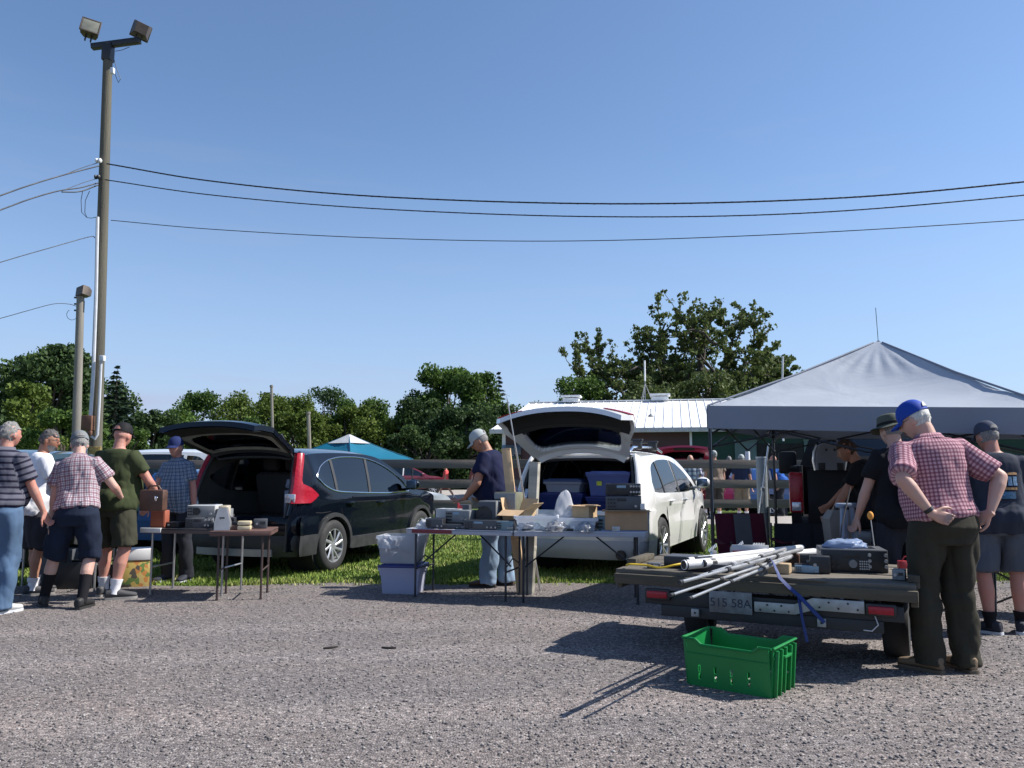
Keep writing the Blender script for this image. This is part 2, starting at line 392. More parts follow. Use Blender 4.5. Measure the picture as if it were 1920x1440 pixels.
def grass():
    rs=np.random.RandomState(5)
    m, nt, N, L, b = nt_new('grass_blade')
    a=N.new('ShaderNodeAttribute'); a.attribute_name='shade'
    r=ramp(N,[(0,(.08,.13,.02)),(.5,(.17,.24,.045)),(.82,(.28,.33,.08)),(1,(.46,.43,.20))]); L.new(a.outputs['Fac'],r.inputs[0]); L.new(r.outputs[0],b.inputs['Base Color'])
    b.inputs['Roughness'].default_value=.7; b.inputs['Specular IOR Level'].default_value=.2
    n=150000
    Y=9.6+10*rs.rand(n)**1.5; X=(rs.rand(n)*2-1)*(.84*Y)
    e=np.array([lot_edge(float(x)) for x in X]); f=.34*rs.randn(n)*(rs.rand(n)<.20)
    keep=(Y>e+f-.02); X=X[keep]; Y=Y[keep]
    cl_n=np.array([noise.noise(Vector((float(x)*1.3,float(y)*1.3,0))) for x,y in zip(X,Y)])
    n=len(X); h=(.02+.035*rs.rand(n))*(1+.5*cl_n); w=.006+.009*rs.rand(n); th=rs.rand(n)*6.283
    dx,dy=np.cos(th)*w,np.sin(th)*w; lx,ly=(rs.rand(n)-.5)*.05,(rs.rand(n)-.5)*.05
    V=np.zeros((n,3,3)); V[:,0]=np.stack([X-dx,Y-dy,np.zeros(n)],1); V[:,1]=np.stack([X+dx,Y+dy,np.zeros(n)],1); V[:,2]=np.stack([X+lx,Y+ly,h],1)
    Fc=np.arange(n*3).reshape(-1,3)
    o=fast_mesh('grass',V.reshape(-1,3),Fc,m,attr=[('shade','FACE',np.clip(rs.rand(n)*.8+.1+cl_n*.4,0,1))])
    tag(o,'short mown grass growing between the gravel lot and the fence',kind='stuff')
grass()

# ================================================================== foliage
def leafmat(name, dark, mid, light):
    m, nt, N, L, b = nt_new(name)
    a=N.new('ShaderNodeAttribute'); a.attribute_name='shade'
    r=ramp(N,[(0,dark),(.5,mid),(1,light)]); L.new(a.outputs['Fac'],r.inputs[0]); L.new(r.outputs[0],b.inputs['Base Color'])
    b.inputs['Roughness'].default_value=.65; b.inputs['Specular IOR Level'].default_value=.25
    t=N.new('ShaderNodeBsdfTranslucent'); L.new(r.outputs[0],t.inputs[0]); mx=N.new('ShaderNodeMixShader'); mx.inputs[0].default_value=.30
    out=[x for x in N if x.type=='OUTPUT_MATERIAL'][0]
    L.new(b.outputs[0],mx.inputs[1]); L.new(t.outputs[0],mx.inputs[2]); L.new(mx.outputs[0],out.inputs[0]); return m
LM = dict(
 dark=leafmat('leaf_dark',(.024,.045,.017),(.044,.082,.026),(.078,.13,.036)),
 mid=leafmat('leaf_mid',(.036,.070,.016),(.070,.128,.026),(.12,.20,.04)),
 lime=leafmat('leaf_lime',(.055,.085,.013),(.085,.13,.022),(.15,.20,.04)),
 oak=leafmat('leaf_oak',(.045,.065,.022),(.088,.12,.036),(.15,.185,.055)),
 spruce=leafmat('needle',(.012,.026,.018),(.022,.044,.028),(.045,.072,.042)),
 blue=leafmat('needle_grey',(.03,.045,.045),(.05,.07,.065),(.08,.10,.09)))
M_bark = pm('bark',(.075,.062,.05),.95,var=.4,vs=3,bump=.03,bs=14,stretch=(1,1,.3))
def leaf_cards(rs, centers, radii, per, size, shell=.55, flat=1.0):
    """cards spread through a set of ellipsoid clumps"""
    C=[];S=[];SH=[]
    for (c,r,k) in zip(centers,radii,per):
        d=rs.randn(k,3); d/=np.linalg.norm(d,axis=1)[:,None]
        rr=(shell+(1-shell)*rs.rand(k))*(rs.rand(k)**.25)
        p=np.array(c)+d*rr[:,None]*np.array(r)
        C.append(p); S.append(size*(.6+.8*rs.rand(k))); SH.append(np.clip(rs.normal(.5,.22,k)+rs.normal(0,.12),0,1))
    C=np.concatenate(C);S=np.concatenate(S);SH=np.concatenate(SH); n=len(C)
    a=rs.randn(n,3); a/=np.linalg.norm(a,axis=1)[:,None]
    b=rs.randn(n,3); b-=a*(a*b).sum(1)[:,None]; b/=np.linalg.norm(b,axis=1)[:,None]
    a*=S[:,None]*.5; b*=S[:,None]*.36
    bend=np.cross(a,b); bend/=np.linalg.norm(bend,axis=1)[:,None]+1e-9; bend*=S[:,None]*.12
    V=np.stack([C-a, C-b*1.0+bend, C+a, C+b+bend],1).reshape(-1,3)
    Fc=np.arange(n*4).reshape(-1,4)
    return V,Fc,SH
def grow(rs, p, d, L, r, depth, out, tips, spread=.55, up=.12, kids=3, segs=4, wob=.16):
    pts=[p.copy()]; q=p.copy(); dd=d.copy()
    for i in range(segs):
        dd=(dd+Vector(rs.randn(3)*wob)+Vector((0,0,up))).normalized(); q=q+dd*L/segs; pts.append(q.copy())
        if depth<=1: tips.append((q.copy(), L))
    rad=[max(r*(1-.5*i/segs),.012) for i in range(segs+1)]
    out.append((pts,rad))
    if depth==0: tips.append((q.copy(),L)); return
    for k in range(kids):
        t=rs.uniform(.35,1); bp=pts[int(round(t*segs))]
        nd=(dd+Vector(rs.randn(3)*spread)).normalized()
        grow(rs,bp,nd,L*rs.uniform(.55,.82),r*.5,depth-1,out,tips,spread,up,kids,segs,wob)
def tree(base, h, w, kind, seed, label, group='trees in the line beyond the field', trunk_h=.25, cards=9000, size=.32, clumps=26, cat='tree', name='broadleaf_tree', lump=.20, depthw=.8, shape='round'):
    rs=np.random.RandomState(seed)
    t=thing(name,label,cat,base,0,group)
    cz=[];rr=[]
    clumps=int(clumps*1.7)
    for i in range(clumps):
        u=rs.rand(); zf=trunk_h*.6+(1-trunk_h*.6)*(u)          # height fraction
        if shape=='round': env=math.sqrt(max(.02,1-((zf-.5)/.56)**2))
        elif shape=='tall': env=.35+.65*math.sin(math.pi*min(1,max(0,(1-zf)*1.15+.03)))**.7
        else: env=1-.3*zf
        a=rs.rand()*6.283; rad=w*.5*env*(.35+.5*rs.rand()**.5)
        cr=h*lump*(.5+.75*rs.rand())*(1-.30*zf)
        cz.append((math.cos(a)*rad, math.sin(a)*rad*depthw, min(h*zf, h-cr*.5))); rr.append((cr,cr,cr*.85))
    tot=sum(r[0]**2 for r in rr); cards=int(cards*1.9); per=[max(20,int(cards*r[0]**2/tot)) for r in rr]
    V,Fc,SH=leaf_cards(rs,cz,rr,per,size*.78)
    V[:,2]=np.maximum(V[:,2],.1)
    fast_mesh('crown',V,Fc,LM[kind],t,attr=[('shade','FACE',SH)])
    mb=MB(); top=Vector((0,0,h*.6)); r0=h*.022+.08
    mb.tube([(0,0,-.1),(.05,0,h*.2),(-.05,.05,h*.42),top],[r0,r0*.8,r0*.6,r0*.3],8)
    for c in cz[::2]:
        z0=h*rs.uniform(.18,.45); c=Vector(c)
        mb.tube([(0,0,z0),Vector((c.x*.5,c.y*.5,(z0+c.z)/2+.2)),c],[r0*.4,r0*.25,.03],6)
    mb.build('trunk',M_bark,t)
    return t
def conifer(base,h,w,seed,label,kind='spruce',group='spruce trees beyond the lot',tiers=22,cards=26):
    rs=np.random.RandomState(seed); t=thing('spruce_tree',label,'tree',base,0,group)
    V=[];SH=[]
    for i in range(tiers):
        f=i/(tiers-1); z=h*(.06+.93*f); r=w*.5*(1-f)**.85+.06
        nb=int(7+6*(1-f))
        for k in range(nb):
            a=rs.rand()*6.283; L=r*rs.uniform(.75,1.1); ca,sa=math.cos(a),math.sin(a)
            n=max(5,int(cards*(1-f*.6)))
            for q in range(n):
                s=rs.rand()**.7; px=L*s; zz=z-.32*L*s+.18*L*s*s+rs.randn()*.03*h/8
                c=np.array([ca*px,sa*px,zz])+rs.randn(3)*.05*L
                sz=.13*h/8*rs.uniform(.6,1.5)
                u=np.array([ca,sa,-.25])*sz*1.3; v=np.array([-sa,ca,0])*sz*.5+rs.randn(3)*sz*.25
                V+= [c-u,c-v,c+u,c+v]; SH.append(min(1,max(0,rs.normal(.5,.2))))
    V=np.array(V); fast_mesh('crown',V,np.arange(len(V)).reshape(-1,4),LM[kind],t,attr=[('shade','FACE',SH)])
    mb=MB(); mb.tube([(0,0,-.1),(0,0,h*.5),(0,0,h*.985)],[.02*h+.03,.012*h,.012],7); mb.build('trunk',M_bark,t); return t
def oak(base,h,seed,label,spec,cards_per=15,size=.34):
    """big old tree with bare crooked limbs carrying tufts of leaves"""
    rs=np.random.RandomState(seed); t=thing('oak_tree',label,'tree',base,0)
    out=[];tips=[]
    r0=.62*h/16
    trunk=[Vector((0,0,-.2)),Vector((.1,0,h*.12)),Vector((-.1,.1,h*.24)),Vector((0,0,h*.33))]
    out.append((trunk,[r0*1.25,r0,r0*.9,r0*.75]))
    for (dx,dz,L,r,z0) in spec:
        grow(rs,Vector((0,0,h*z0)),Vector((dx,rs.uniform(-.45,.45),dz)).normalized(),h*L,r0*r,3,out,tips,.62,.03,3,5,.24)
    mb=MB()
    for pts,rad in out: mb.tube(pts,rad,6 if rad[0]<.1 else 9)
    mb.build('trunk',M_bark,t)
    keep=[q for q,_ in tips if q.z>h*.08 and rs.rand()<.86]
    cs=[];rr=[];per=[]
    for q in keep:
        s=rs.uniform(.28,.62)*h/16; cs.append((q.x,q.y,q.z+.1)); rr.append((s,s,s*.6)); per.append(int(cards_per*rs.uniform(.5,1.5)))
    V,Fc,SH=leaf_cards(rs,cs,rr,per,size*h/16)
    fast_mesh('crown',V,Fc,LM['oak'],t,attr=[('shade','FACE',SH)]); return t

def at_ground(px,Y): p=W(px,882,Y); return (p.x,Y,0)
def hz(py,Y): return W(960,py,Y).z
tl='trees in the line beyond the field'
# left
b=at_ground(88,62); tree(b,hz(652,62),9,'dark',11,'tall dense dark green tree at the left behind the leaning pole',tl,cards=17000,size=.42,clumps=38,trunk_h=.2)
b=at_ground(22,46); tree(b,hz(722,46),6.5,'lime',12,'yellow green bushy tree at the far left edge',tl,cards=9000,size=.28,clumps=24,trunk_h=.05)
b=at_ground(118,42); tree(b,hz(772,42),5,'mid',13,'low mid green tree between the yellow green tree and the poles',tl,cards=6000,size=.25,clumps=18,trunk_h=.05)
b=at_ground(180,70); tree(b,hz(705,70),6,'dark',14,'dark tree showing between the thick pole and the spruce',tl,cards=6000,size=.4,clumps=18,trunk_h=.1)
conifer(at_ground(210,58),hz(686,58),5.0,15,'pointed dark spruce tree just right of the thick utility pole',tiers=24)
b=at_ground(232,50); tree(b,hz(800,50),4.5,'mid',16,'low green bush tree at the foot of the pointed spruce',tl,cards=5000,size=.25,clumps=14,trunk_h=.0)
b=at_ground(281,60); tree(b,hz(770,60),4.2,'dark',17,'small round dark tree standing alone against the sky',tl,cards=7000,size=.26,clumps=24,trunk_h=.05)
# middle line
for i,(px,py,w,k,Y,lab) in enumerate([
 (362,738,5.6,'mid',72,'mid green tree at the left end of the middle tree row'),
 (418,736,4.8,'dark',84,'darker tree second in the middle tree row'),
 (470,737,6.6,'lime',76,'olive green tree behind the raised hatch of the dark SUV'),
 (532,740,6.2,'lime',78,'yellow olive tree between the two thin grey poles'),
 (560,772,5.0,'lime',62,'low yellow green tree in front of the middle row'),
 (608,729,5.2,'dark',88,'dark rounded tree behind the thin leaning pole'),
 (650,765,5.4,'lime',64,'bright yellow green tree left of the teal canopy peak'),
 (672,750,6.4,'mid',80,'broad green tree directly behind the teal canopy'),
 (722,790,5.6,'lime',66,'olive shrub tree at the right end of the middle row'),
 (338,772,4.4,'mid',66,'low bushy tree under the raised hatch edge'),
 (440,785,6.5,'mid',60,'low green tree hidden behind the raised hatch')]):
    tree(at_ground(px,Y),hz(py,Y),w*Y/72*1.15,k,30+i,lab,tl,cards=8500,size=.3,clumps=24,trunk_h=.05)
# big green group right of middle
b=at_ground(835,74); tree(b,hz(690,74),8.2,'mid',50,'tall full green tree in the middle of the picture',tl,cards=17000,size=.36,clumps=42,trunk_h=.1,lump=.17)
b=at_ground(896,70); tree(b,hz(700,70),5.0,'mid',51,'narrow upright green tree touching the grey green spruce',tl,cards=9000,size=.34,clumps=26,trunk_h=.05,lump=.15,shape='tall')
b=at_ground(785,66); tree(b,hz(752,66),5.5,'dark',52,'dark low tree at the left of the tall full green tree',tl,cards=8000,size=.32,clumps=22,trunk_h=.0)
b=at_ground(870,58); tree(b,hz(765,58),6.6,'dark',53,'wide dark green tree reaching down to the fence',tl,cards=13000,size=.32,clumps=34,trunk_h=.0)
b=at_ground(925,62); tree(b,hz(760,62),5.5,'dark',54,'dark tree next to the white roofed barn',tl,cards=8000,size=.32,clumps=24,trunk_h=.0)
b=at_ground(800,56); tree(b,hz(800,56),7.0,'dark',55,'low dark undergrowth tree behind the field',tl,cards=9000,size=.3,clumps=24,trunk_h=.0)
conifer(at_ground(935,80),hz(698,80),4.6,56,'small grey green spruce top beside the barn roof','blue',tiers=26,cards=16)
b=at_ground(983,78); tree(b,hz(742,78),4.0,'mid',57,'small green tree top peeking over the left end of the barn roof',tl,cards=4000,size=.3,clumps=12,trunk_h=.1)
# oak
oakR=oak(at_ground(1322,66),hz(528,66)*1.0,61,'huge old oak with crooked bare limbs and tufts of leaves behind the barn',
    [(-.85,.55,.34,.55,.30),(-.5,.9,.36,.6,.33),(.15,1,.42,.62,.33),(.6,.95,.40,.6,.33),(.95,.5,.36,.55,.30),(-.15,1,.34,.5,.33),(1,.22,.32,.4,.25),(-1,.2,.30,.4,.22),(.4,.6,.25,.4,.28),(.38,.95,.36,.5,.33),(.8,.75,.30,.45,.3),(-.7,.7,.28,.45,.3)],cards_per=16,size=.30)
oakL=oak(at_ground(1218,68),hz(600,68)*.97,62,'rounded oak of tufted crooked limbs at the left of the huge oak',
    [(-.9,.5,.36,.6,.25),(-.4,.9,.40,.6,.3),(.3,1,.38,.6,.3),(.9,.6,.32,.5,.25),(-1,.2,.32,.5,.2),(0,.8,.3,.4,.3)],cards_per=17,size=.32)
oakL.scale=(.92,.9,1.10); oakR.scale=(.92,.95,1)
b=at_ground(1083,64); tree(b,hz(712,64),5.5,'mid',63,'low green tree behind the left roof vent of the barn',tl,cards=7000,size=.3,clumps=22,trunk_h=.0)
b=at_ground(1230,60); tree(b,hz(690,60),9,'oak',64,'bushy growth under the two oaks just above the barn roof',tl,cards=10000,size=.32,clumps=30,trunk_h=.0)
b=at_ground(1345,60); tree(b,hz(700,60),7,'oak',67,'bushy growth right of the antenna mast above the barn roof',tl,cards=8000,size=.32,clumps=24,trunk_h=.0)
conifer(at_ground(1418,70),hz(684,70),5.6,65,'dark spruce at the right of the oaks partly behind the grey canopy','spruce',tiers=20,cards=18)
b=at_ground(1468,78); tree(b,hz(696,78),6.5,'mid',66,'green tree top just left of the grey canopy slope',tl,cards=6000,size=.32,clumps=20,trunk_h=.0)
# ---- distant wood that reads as one mass, low behind everything
def wood():
    rs=np.random.RandomState(77); cs=[];rr=[];per=[]
    for i in range(240):
        x=rs.uniform(-190,230); y=rs.uniform(150,175)
        if -48<x<-28: pass
        h=rs.uniform(4.5,8.5); cs.append((x,y,h*.5)); rr.append((h*.7,h*.5,h*.55)); per.append(90)
    V,Fc,SH=leaf_cards(rs,cs,rr,per,.9)
    tag(fast_mesh('distant_woods',V,Fc,LM['dark'],None,attr=[('shade','FACE',SH)]),'low dark wood along the horizon behind the field',kind='stuff')
wood()

# ================================================================== fence
M_board = pm('weathered_board',(.15,.125,.11),.9,var=.35,vs=3,bump=.006,bs=40,stretch=(.25,1,4))
FY=16.0
fe=thing('board_fence','weathered brown three rail board fence running behind the parked cars','fence',(0,FY,0))
def fence_y(x): return 0.02*x
posts=[(p-960)/1500*16.05 for p in (-330,-75,180,430,680,918,1165,1434,1690,1940,2190,2440)]
for i,x in enumerate(posts):
    mb=MB(); mb.box((x,fence_y(x)+.07,.78),(.14,.11,1.62),(0,R(rnd.uniform(-1,1)),0),bev=.01); mb.build('post',M_board,fe)
for i in range(len(posts)-1):
    xa,xb=posts[i],posts[i+1]
    for k,z in enumerate((1.475,1.085,.685)):
        mb=MB(); dz=rnd.uniform(-.012,.012); dz2=rnd.uniform(-.012,.012)
        a=Vector((xa+.004,fence_y(xa)-.005,z+dz)); c=Vector((xb-.004,fence_y(xb)-.005,z+dz2))
        mid=(a+c)/2; ang=math.atan2(c.z-a.z,c.x-a.x); yaw=math.atan2(c.y-a.y,c.x-a.x)
        mb.box(mid,((c-a).length,.035,.17),(0,-ang,yaw),bev=.004); mb.build('rail',M_board,fe)

# ================================================================== barn
PHI=R(11.5)
bo=W(920,805,36.5); ez=bo.z; bar=thing('barn','long low barn with a white ribbed metal roof, maroon end and green siding','barn',(bo.x,36.5,0),-PHI)
L_=44.; D_=7.0; rz_=4.98; hipx=.55
def _roofm(N,L,b,pos): pass
def roof_mat():
    m,nt,N,L,b=nt_new('white_roof_metal'); tc=N.new('ShaderNodeTexCoord'); sp=N.new('ShaderNodeSeparateXYZ'); L.new(tc.outputs['Object'],sp.inputs[0])
    no=N.new('ShaderNodeTexNoise'); no.inputs['Scale'].default_value=.8; no.inputs['Detail'].default_value=6; L.new(tc.outputs['Object'],no.inputs['Vector'])
    r=ramp(N,[(.3,(.66,.67,.68)),(.7,(.80,.80,.79))]); L.new(no.outputs['Fac'],r.inputs[0]); L.new(r.outputs[0],b.inputs['Base Color']); b.inputs['Roughness'].default_value=.5; return m
M_roof=roof_mat()
M_mar=pm('maroon_siding',(.075,.040,.040),.8,var=.12,vs=2); M_grn=pm('green_siding',(.010,.045,.034),.7,var=.12,vs=2)
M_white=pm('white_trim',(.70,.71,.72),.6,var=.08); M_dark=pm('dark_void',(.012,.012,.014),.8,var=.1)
# walls: lap siding as stepped boards
def siding(name,x0,x1,y,z0,z1,mat,step=.22,face=-1):
    mb=MB(); z=z0
    while z<z1-.02:
        h=min(step,z1-z); mb.box(((x0+x1)/2,y,z+h/2),(x1-x0,.05,h-.004),(R(2.5)*-face,0,0),bev=0); z+=step
    mb.box(((x0+x1)/2,y+.06,(z0+z1)/2),(x1-x0,.04,z1-z0),bev=0)
    return mb.build(name,mat,bar,smooth=0)
gx=(W(1297,830,34.6)-Vector((bo.x,36.5,0))).x/math.cos(PHI)
siding('maroon_wall',.6,gx-.05,.5,.0,ez-.05,M_mar)
siding('green_wall',gx+.05,L_-.6,.5,.0,ez-.05,M_grn)
mb=MB(); mb.box((gx,.46,ez/2-.03),(.10,.14,ez-.08)); mb.build('corner_trim',M_white,bar)
mb=MB(); mb.box((.57,D_,ez/2),(.06,D_*2-1.1,ez-.1),bev=0); mb.build('end_wall',M_mar,bar)
mb=MB(); mb.box((.52,.52,ez/2-.03),(.16,.16,ez-.08)); mb.build('corner_trim',M_white,bar)
for (a,b2) in ((gx+1.85,gx+2.75),(gx+4.7,gx+5.6)):   # sliding door leaves
    mb=MB(); mb.box(((a+b2)/2,.40,1.35),(b2-a,.06,2.5)); mb.box(((a+b2)/2,.36,2.62),(b2-a+.06,.05,.08)); mb.build('door',pm('grey_green_door',(.10,.15,.145),.7),bar)
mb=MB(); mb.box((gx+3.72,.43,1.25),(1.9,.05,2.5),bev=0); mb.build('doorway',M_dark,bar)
# roof with ribs
mb=MB()
fa=[(0,0,ez),(L_,0,ez),(L_-hipx,D_,rz_),(hipx,D_,rz_),(0,2*D_,ez),(L_,2*D_,ez)]
mb.add(fa,[[0,1,2,3],[3,2,5,4],[0,3,4],[1,5,2]])
mb.add([(p[0],p[1],p[2]-.12) for p in fa],[[3,2,1,0],[4,5,2,3],[4,3,0],[2,5,1]])
mb.add([(0,0,ez),(L_,0,ez),(L_,0,ez-.12),(0,0,ez-.12),(0,2*D_,ez),(0,2*D_,ez-.12)],[[3,2,1,0],[0,4,5,3]])
x=.15
while x<L_:
    t0=0; t1=1 if hipx<=x<=L_-hipx else (x/hipx if x<hipx else (L_-x)/hipx)
    mb.add([(x-.025,0,ez),(x,0,ez+.045),(x+.025,0,ez),(x-.025,D_*t1,ez+(rz_-ez)*t1),(x,D_*t1,ez+(rz_-ez)*t1+.045),(x+.025,D_*t1,ez+(rz_-ez)*t1)],[[0,3,4,1],[1,4,5,2]]); x+=.40
mb.box((L_/2,D_,rz_+.03),(L_-2*hipx,.35,.06),bev=.01)
mb.build('roof',M_roof,bar,smooth=0)
mb=MB(); mb.box((L_/2,-.03,ez-.10),(L_+.1,.05,.20),bev=.01); mb.build('fascia',pm('grey_trim',(.45,.46,.47),.6),bar)
def on_barn(px,py,Y):
    w=W(px,py,Y); v=w-Vector((bo.x,36.5,0)); c,s=math.cos(PHI),math.sin(PHI)
    return Vector((v.x*c-v.y*s, v.x*s+v.y*c, v.z))
for px in (1070,1238):
    q=on_barn(px,745,42.5); mb=MB(); mb.box((q.x,D_,rz_+.10),(.85,.7,.22),bev=.02); mb.box((q.x,D_,rz_+.30),(1.05,.9,.10),bev=.02); mb.build('roof_vent',M_white,bar)
q=on_barn(1222,785,39); mb=MB(); yy=2.7; zz=ez+(rz_-ez)*yy/D_; mb.lathe([(.02,0),(.02,.35)],8,Matrix.Translation((q.x,yy,zz))); mb.lathe([(.16,.0),(.05,.10),(.02,.12)],10,Matrix.Translation((q.x,yy,zz))); mb.build('vent_pipe',pm('dull_metal',(.25,.26,.27),.5,.6),bar)
mb=MB(); mb.box((.9,.30,2.1),(.9,.06,.8)); mb.build('window',glass('pale_window',(.5,.6,.7)),bar)
# antenna mast behind the ridge
p=W(1210,746,44); mt=thing('antenna_mast','white antenna on a small tripod standing on the barn ridge','antenna',(p.x,p.y,p.z-.1))
hh=W(1210,676,44).z-p.z
mb=MB(); mb.tube([(0,0,0),(0,0,hh*.55)],.025,6); 
for a in (0,2.1,4.2): mb.tube([(math.cos(a)*.35,math.sin(a)*.35,0),(0,0,.9)],.02,5)
mb.build('tripod',pm('dull_metal',(.25,.26,.27),.5,.6),mt)
mb=MB(); mb.tube([(0,0,hh*.5),(0,0,hh+.1)],.045,8); mb.build('radiator',M_white,mt)
p=W(1466,752,30); o=MB(); o.tube([(0,0,-1.5),(.0,0,.0),(.10,0,W(1466,668,30).z-p.z)],.035,7)
tag(o.build('white_mast',M_white,None,loc=p),'thin white leaning mast showing above the left slope of the grey canopy','mast')
# ================================================================== poles, floodlights, wires
M_pole=pm('pole_wood',(.095,.088,.066),.9,var=.35,vs=2.5,bump=.01,bs=30,stretch=(3,3,.15))
M_pvc=pm('grey_conduit',(.50,.52,.55),.5,var=.08)
M_black=pm('black_metal',(.018,.018,.02),.45,var=.1)
M_bronze=pm('bronze_housing',(.09,.07,.055),.5,.3,var=.2)
M_cable=pm('black_cable',(.006,.008,.016),.6,var=.1)
PY=15.5
pb=W(176,905,PY); pt=W(203,88,PY); pb.z=0; pb.x=W(174,1000,PY).x
up=thing('utility_pole','thick weathered wooden utility pole with two floodlights on top','utility pole',pb)
top=pt-pb
def pol(z): return Vector((top.x*z/top.z,0,z))
mb=MB(); mb.tube([pol(z) for z in np.linspace(-.0,top.z,9)],[.128-.040*i/8 for i in range(9)],14); mb.build('shaft',M_pole,up)
tl_=W(172,88,PY)-pb; tr_=W(263,76,PY)-pb
mb=MB(); mid=(tl_+tr_)/2; dv=tr_-tl_
mb.box(mid,(dv.length,.12,.11),(0,-math.atan2(dv.z,dv.x),0),bev=.01); mb.box(pol(top.z-.12),(.19,.19,.38),bev=.02); mb.build('crossarm',M_black,up)
for (px,py,ry,rz,nm) in ((170,57,R(8),R(24),0),(265,56,R(-14),R(-148),1)):
    c=W(px,py,PY)-pb
    fl=MB()
    M4=Matrix.Translation(c)@rot(R(0),ry,rz)@rot(R(-14),0,0)
    M4=M4@Matrix.Scale(.86,4); fl.M=M4
    fl.loft([[( -.19,-.15,-.17),(.19,-.15,-.17),(.19,-.15,.17),(-.19,-.15,.17)],[(-.19,-.02,-.17),(.19,-.02,-.17),(.19,-.02,.17),(-.19,-.02,.17)],[(-.13,.15,-.12),(.13,.15,-.12),(.13,.15,.12),(-.13,.15,.12)]])
    fl.box((0,-.155,.175),(.42,.03,.03)); fl.box((0,-.155,-.175),(.42,.03,.03)); fl.box((-.195,-.155,0),(.03,.03,.36)); fl.box((.195,-.155,0),(.03,.03,.36))
    fo=fl.build('floodlight',M_bronze,up)
    g=MB(); g.M=M4; g.box((0,-.158,0),(.35,.012,.31)); g.build('lens',pm('old_lens',(.20,.20,.16),.25,var=.2),fo)
    g=MB(); g.M=M4; g.box((-.06,.0,-.24),(.03,.06,.18)); g.box((.06,.0,-.24),(.03,.06,.18)); g.build('bracket',M_black,fo)
def wpt(px,py,Y): return W(px,py,Y)-pb
# conduits, boxes on the shaft
mb=MB(); mb.tube([wpt(183,407,PY-.17),wpt(180,560,PY-.18),wpt(175,700,PY-.19),wpt(169,790,PY-.2)],.033,8); mb.build('conduit',M_pvc,up)
mb=MB(); mb.tube([wpt(190,672,PY-.2),wpt(186,760,PY-.2),wpt(183,815,PY-.2),wpt(178,823,PY-.2),wpt(171,818,PY-.2),wpt(167,806,PY-.2)],.026,8); mb.build('conduit',M_pvc,up)
mb=MB(); mb.box(wpt(192,672,PY-.22),(.09,.09,.11),bev=.01); mb.build('junction_box',pm('light_grey_box',(.62,.64,.66),.5),up)
mb=MB(); mb.box(wpt(165,793,PY-.22),(.20,.14,.28),bev=.01); mb.box(wpt(168,812,PY-.24),(.10,.10,.10),bev=.02); mb.build('meter_box',pm('rusty_brown_box',(.13,.06,.035),.7,var=.3),up)
mb=MB(); mb.tube([wpt(162,815,PY-.2),wpt(161,880,PY-.2)],.025,8); mb.build('conduit',M_pvc,up)
mb=MB(); mb.box(wpt(178,852,PY-.2),(.22,.03,.30),bev=.005); mb.build('notice_board',pm('yellow_brown_sign',(.30,.21,.06),.7,var=.45,vs=30),up)
mb=MB(); mb.box(wpt(211,133,PY-.14),(.07,.08,.12),bev=.01); mb.build('junction_box',pm('light_grey_box',(.62,.64,.66),.5),up)
for (px,py,m) in ((186,301,'w'),(184,332,'b')):
    c=wpt(px,py,PY-.16); mb=MB(); mb.M=Matrix.Translation(c)@rot(0,R(90),0)
    mb.lathe([(.02,-.07),(.045,-.06),(.045,-.035),(.03,-.02),(.045,0),(.045,.03),(.02,.05)],12); mb.build('insulator',M_white if m=='w' else M_black,up)
mb=MB()
mb.tube([wpt(214,112,PY-.1),wpt(219,130,PY-.1),wpt(226,148,PY-.1),wpt(222,155,PY-.1),wpt(216,140,PY-.1),wpt(213,128,PY-.1)],.006,5); mb.build('loose_wire',M_cable,up); mb=MB()
mb.tube([wpt(216,96,PY-.1),wpt(228,94,PY-.1),wpt(243,88,PY-.1)],.006,5); mb.build('loose_wire',M_cable,up); mb=MB()
mb.tube([wpt(180,407,PY-.2),wpt(172,409,PY-.2),wpt(163,408,PY-.2),wpt(153,398,PY-.2),wpt(152,375,PY-.2),wpt(155,358,PY-.2)],.006,5); mb.build('loose_wire',M_cable,up); mb=MB()
mb.tube([wpt(163,408,PY-.2),wpt(159,398,PY-.2),wpt(160,376,PY-.2),wpt(168,358,PY-.2)],.006,5)
mb.build('loose_wire',M_cable,up)

def wire(pts,r,name,label,twist=False,grp='overhead wires strung from the utility pole'):
    P_=[W(*p) for p in pts]
    # smooth through the given points
    out=[]; n=60
    ts=np.linspace(0,len(P_)-1,n)
    for ax in range(3): pass
    tabs=[[(i,P_[i][ax]) for i in range(len(P_))] for ax in range(3)]
    out=[Vector([sinterp(tabs[a],float(t)) for a in range(3)]) for t in ts]
    mb=MB(); mb.tube(out,r,6)
    if twist:
        n2=420; o2=[Vector([sinterp(tabs[a],float(t)) for a in range(3)]) for t in np.linspace(0,len(P_)-1,n2)]
        o2=[p+Vector((0,math.cos(i*1.3)*r*.7,math.sin(i*1.3)*r*.7)) for i,p in enumerate(o2)]
        mb.tube(o2,r*.55,5)
    return tag(mb.build(name,M_cable),label,'cable',grp)
wire([(200,307,15.4),(400,340,15.0),(700,368,14.4),(1130,382,13.6),(1560,372,12.9),(1920,341,12.2),(2300,296,11.5)],.0135,'overhead_cable','thick upper cable running right from the utility pole across the sky',True)
wire([(197,337,15.4),(400,366,15.0),(700,391,14.4),(1100,406,13.6),(1500,400,12.9),(1920,366,12.2),(2300,322,11.5)],.0105,'overhead_cable','second cable just below the thick one running right from the pole',True)
wire([(208,413,15.3),(400,430,15.0),(700,446,14.4),(1050,452,13.6),(1450,440,12.9),(1920,412,12.2),(2300,380,11.5)],.0075,'overhead_cable','thin lowest wire running right from the pole below the two thick cables')
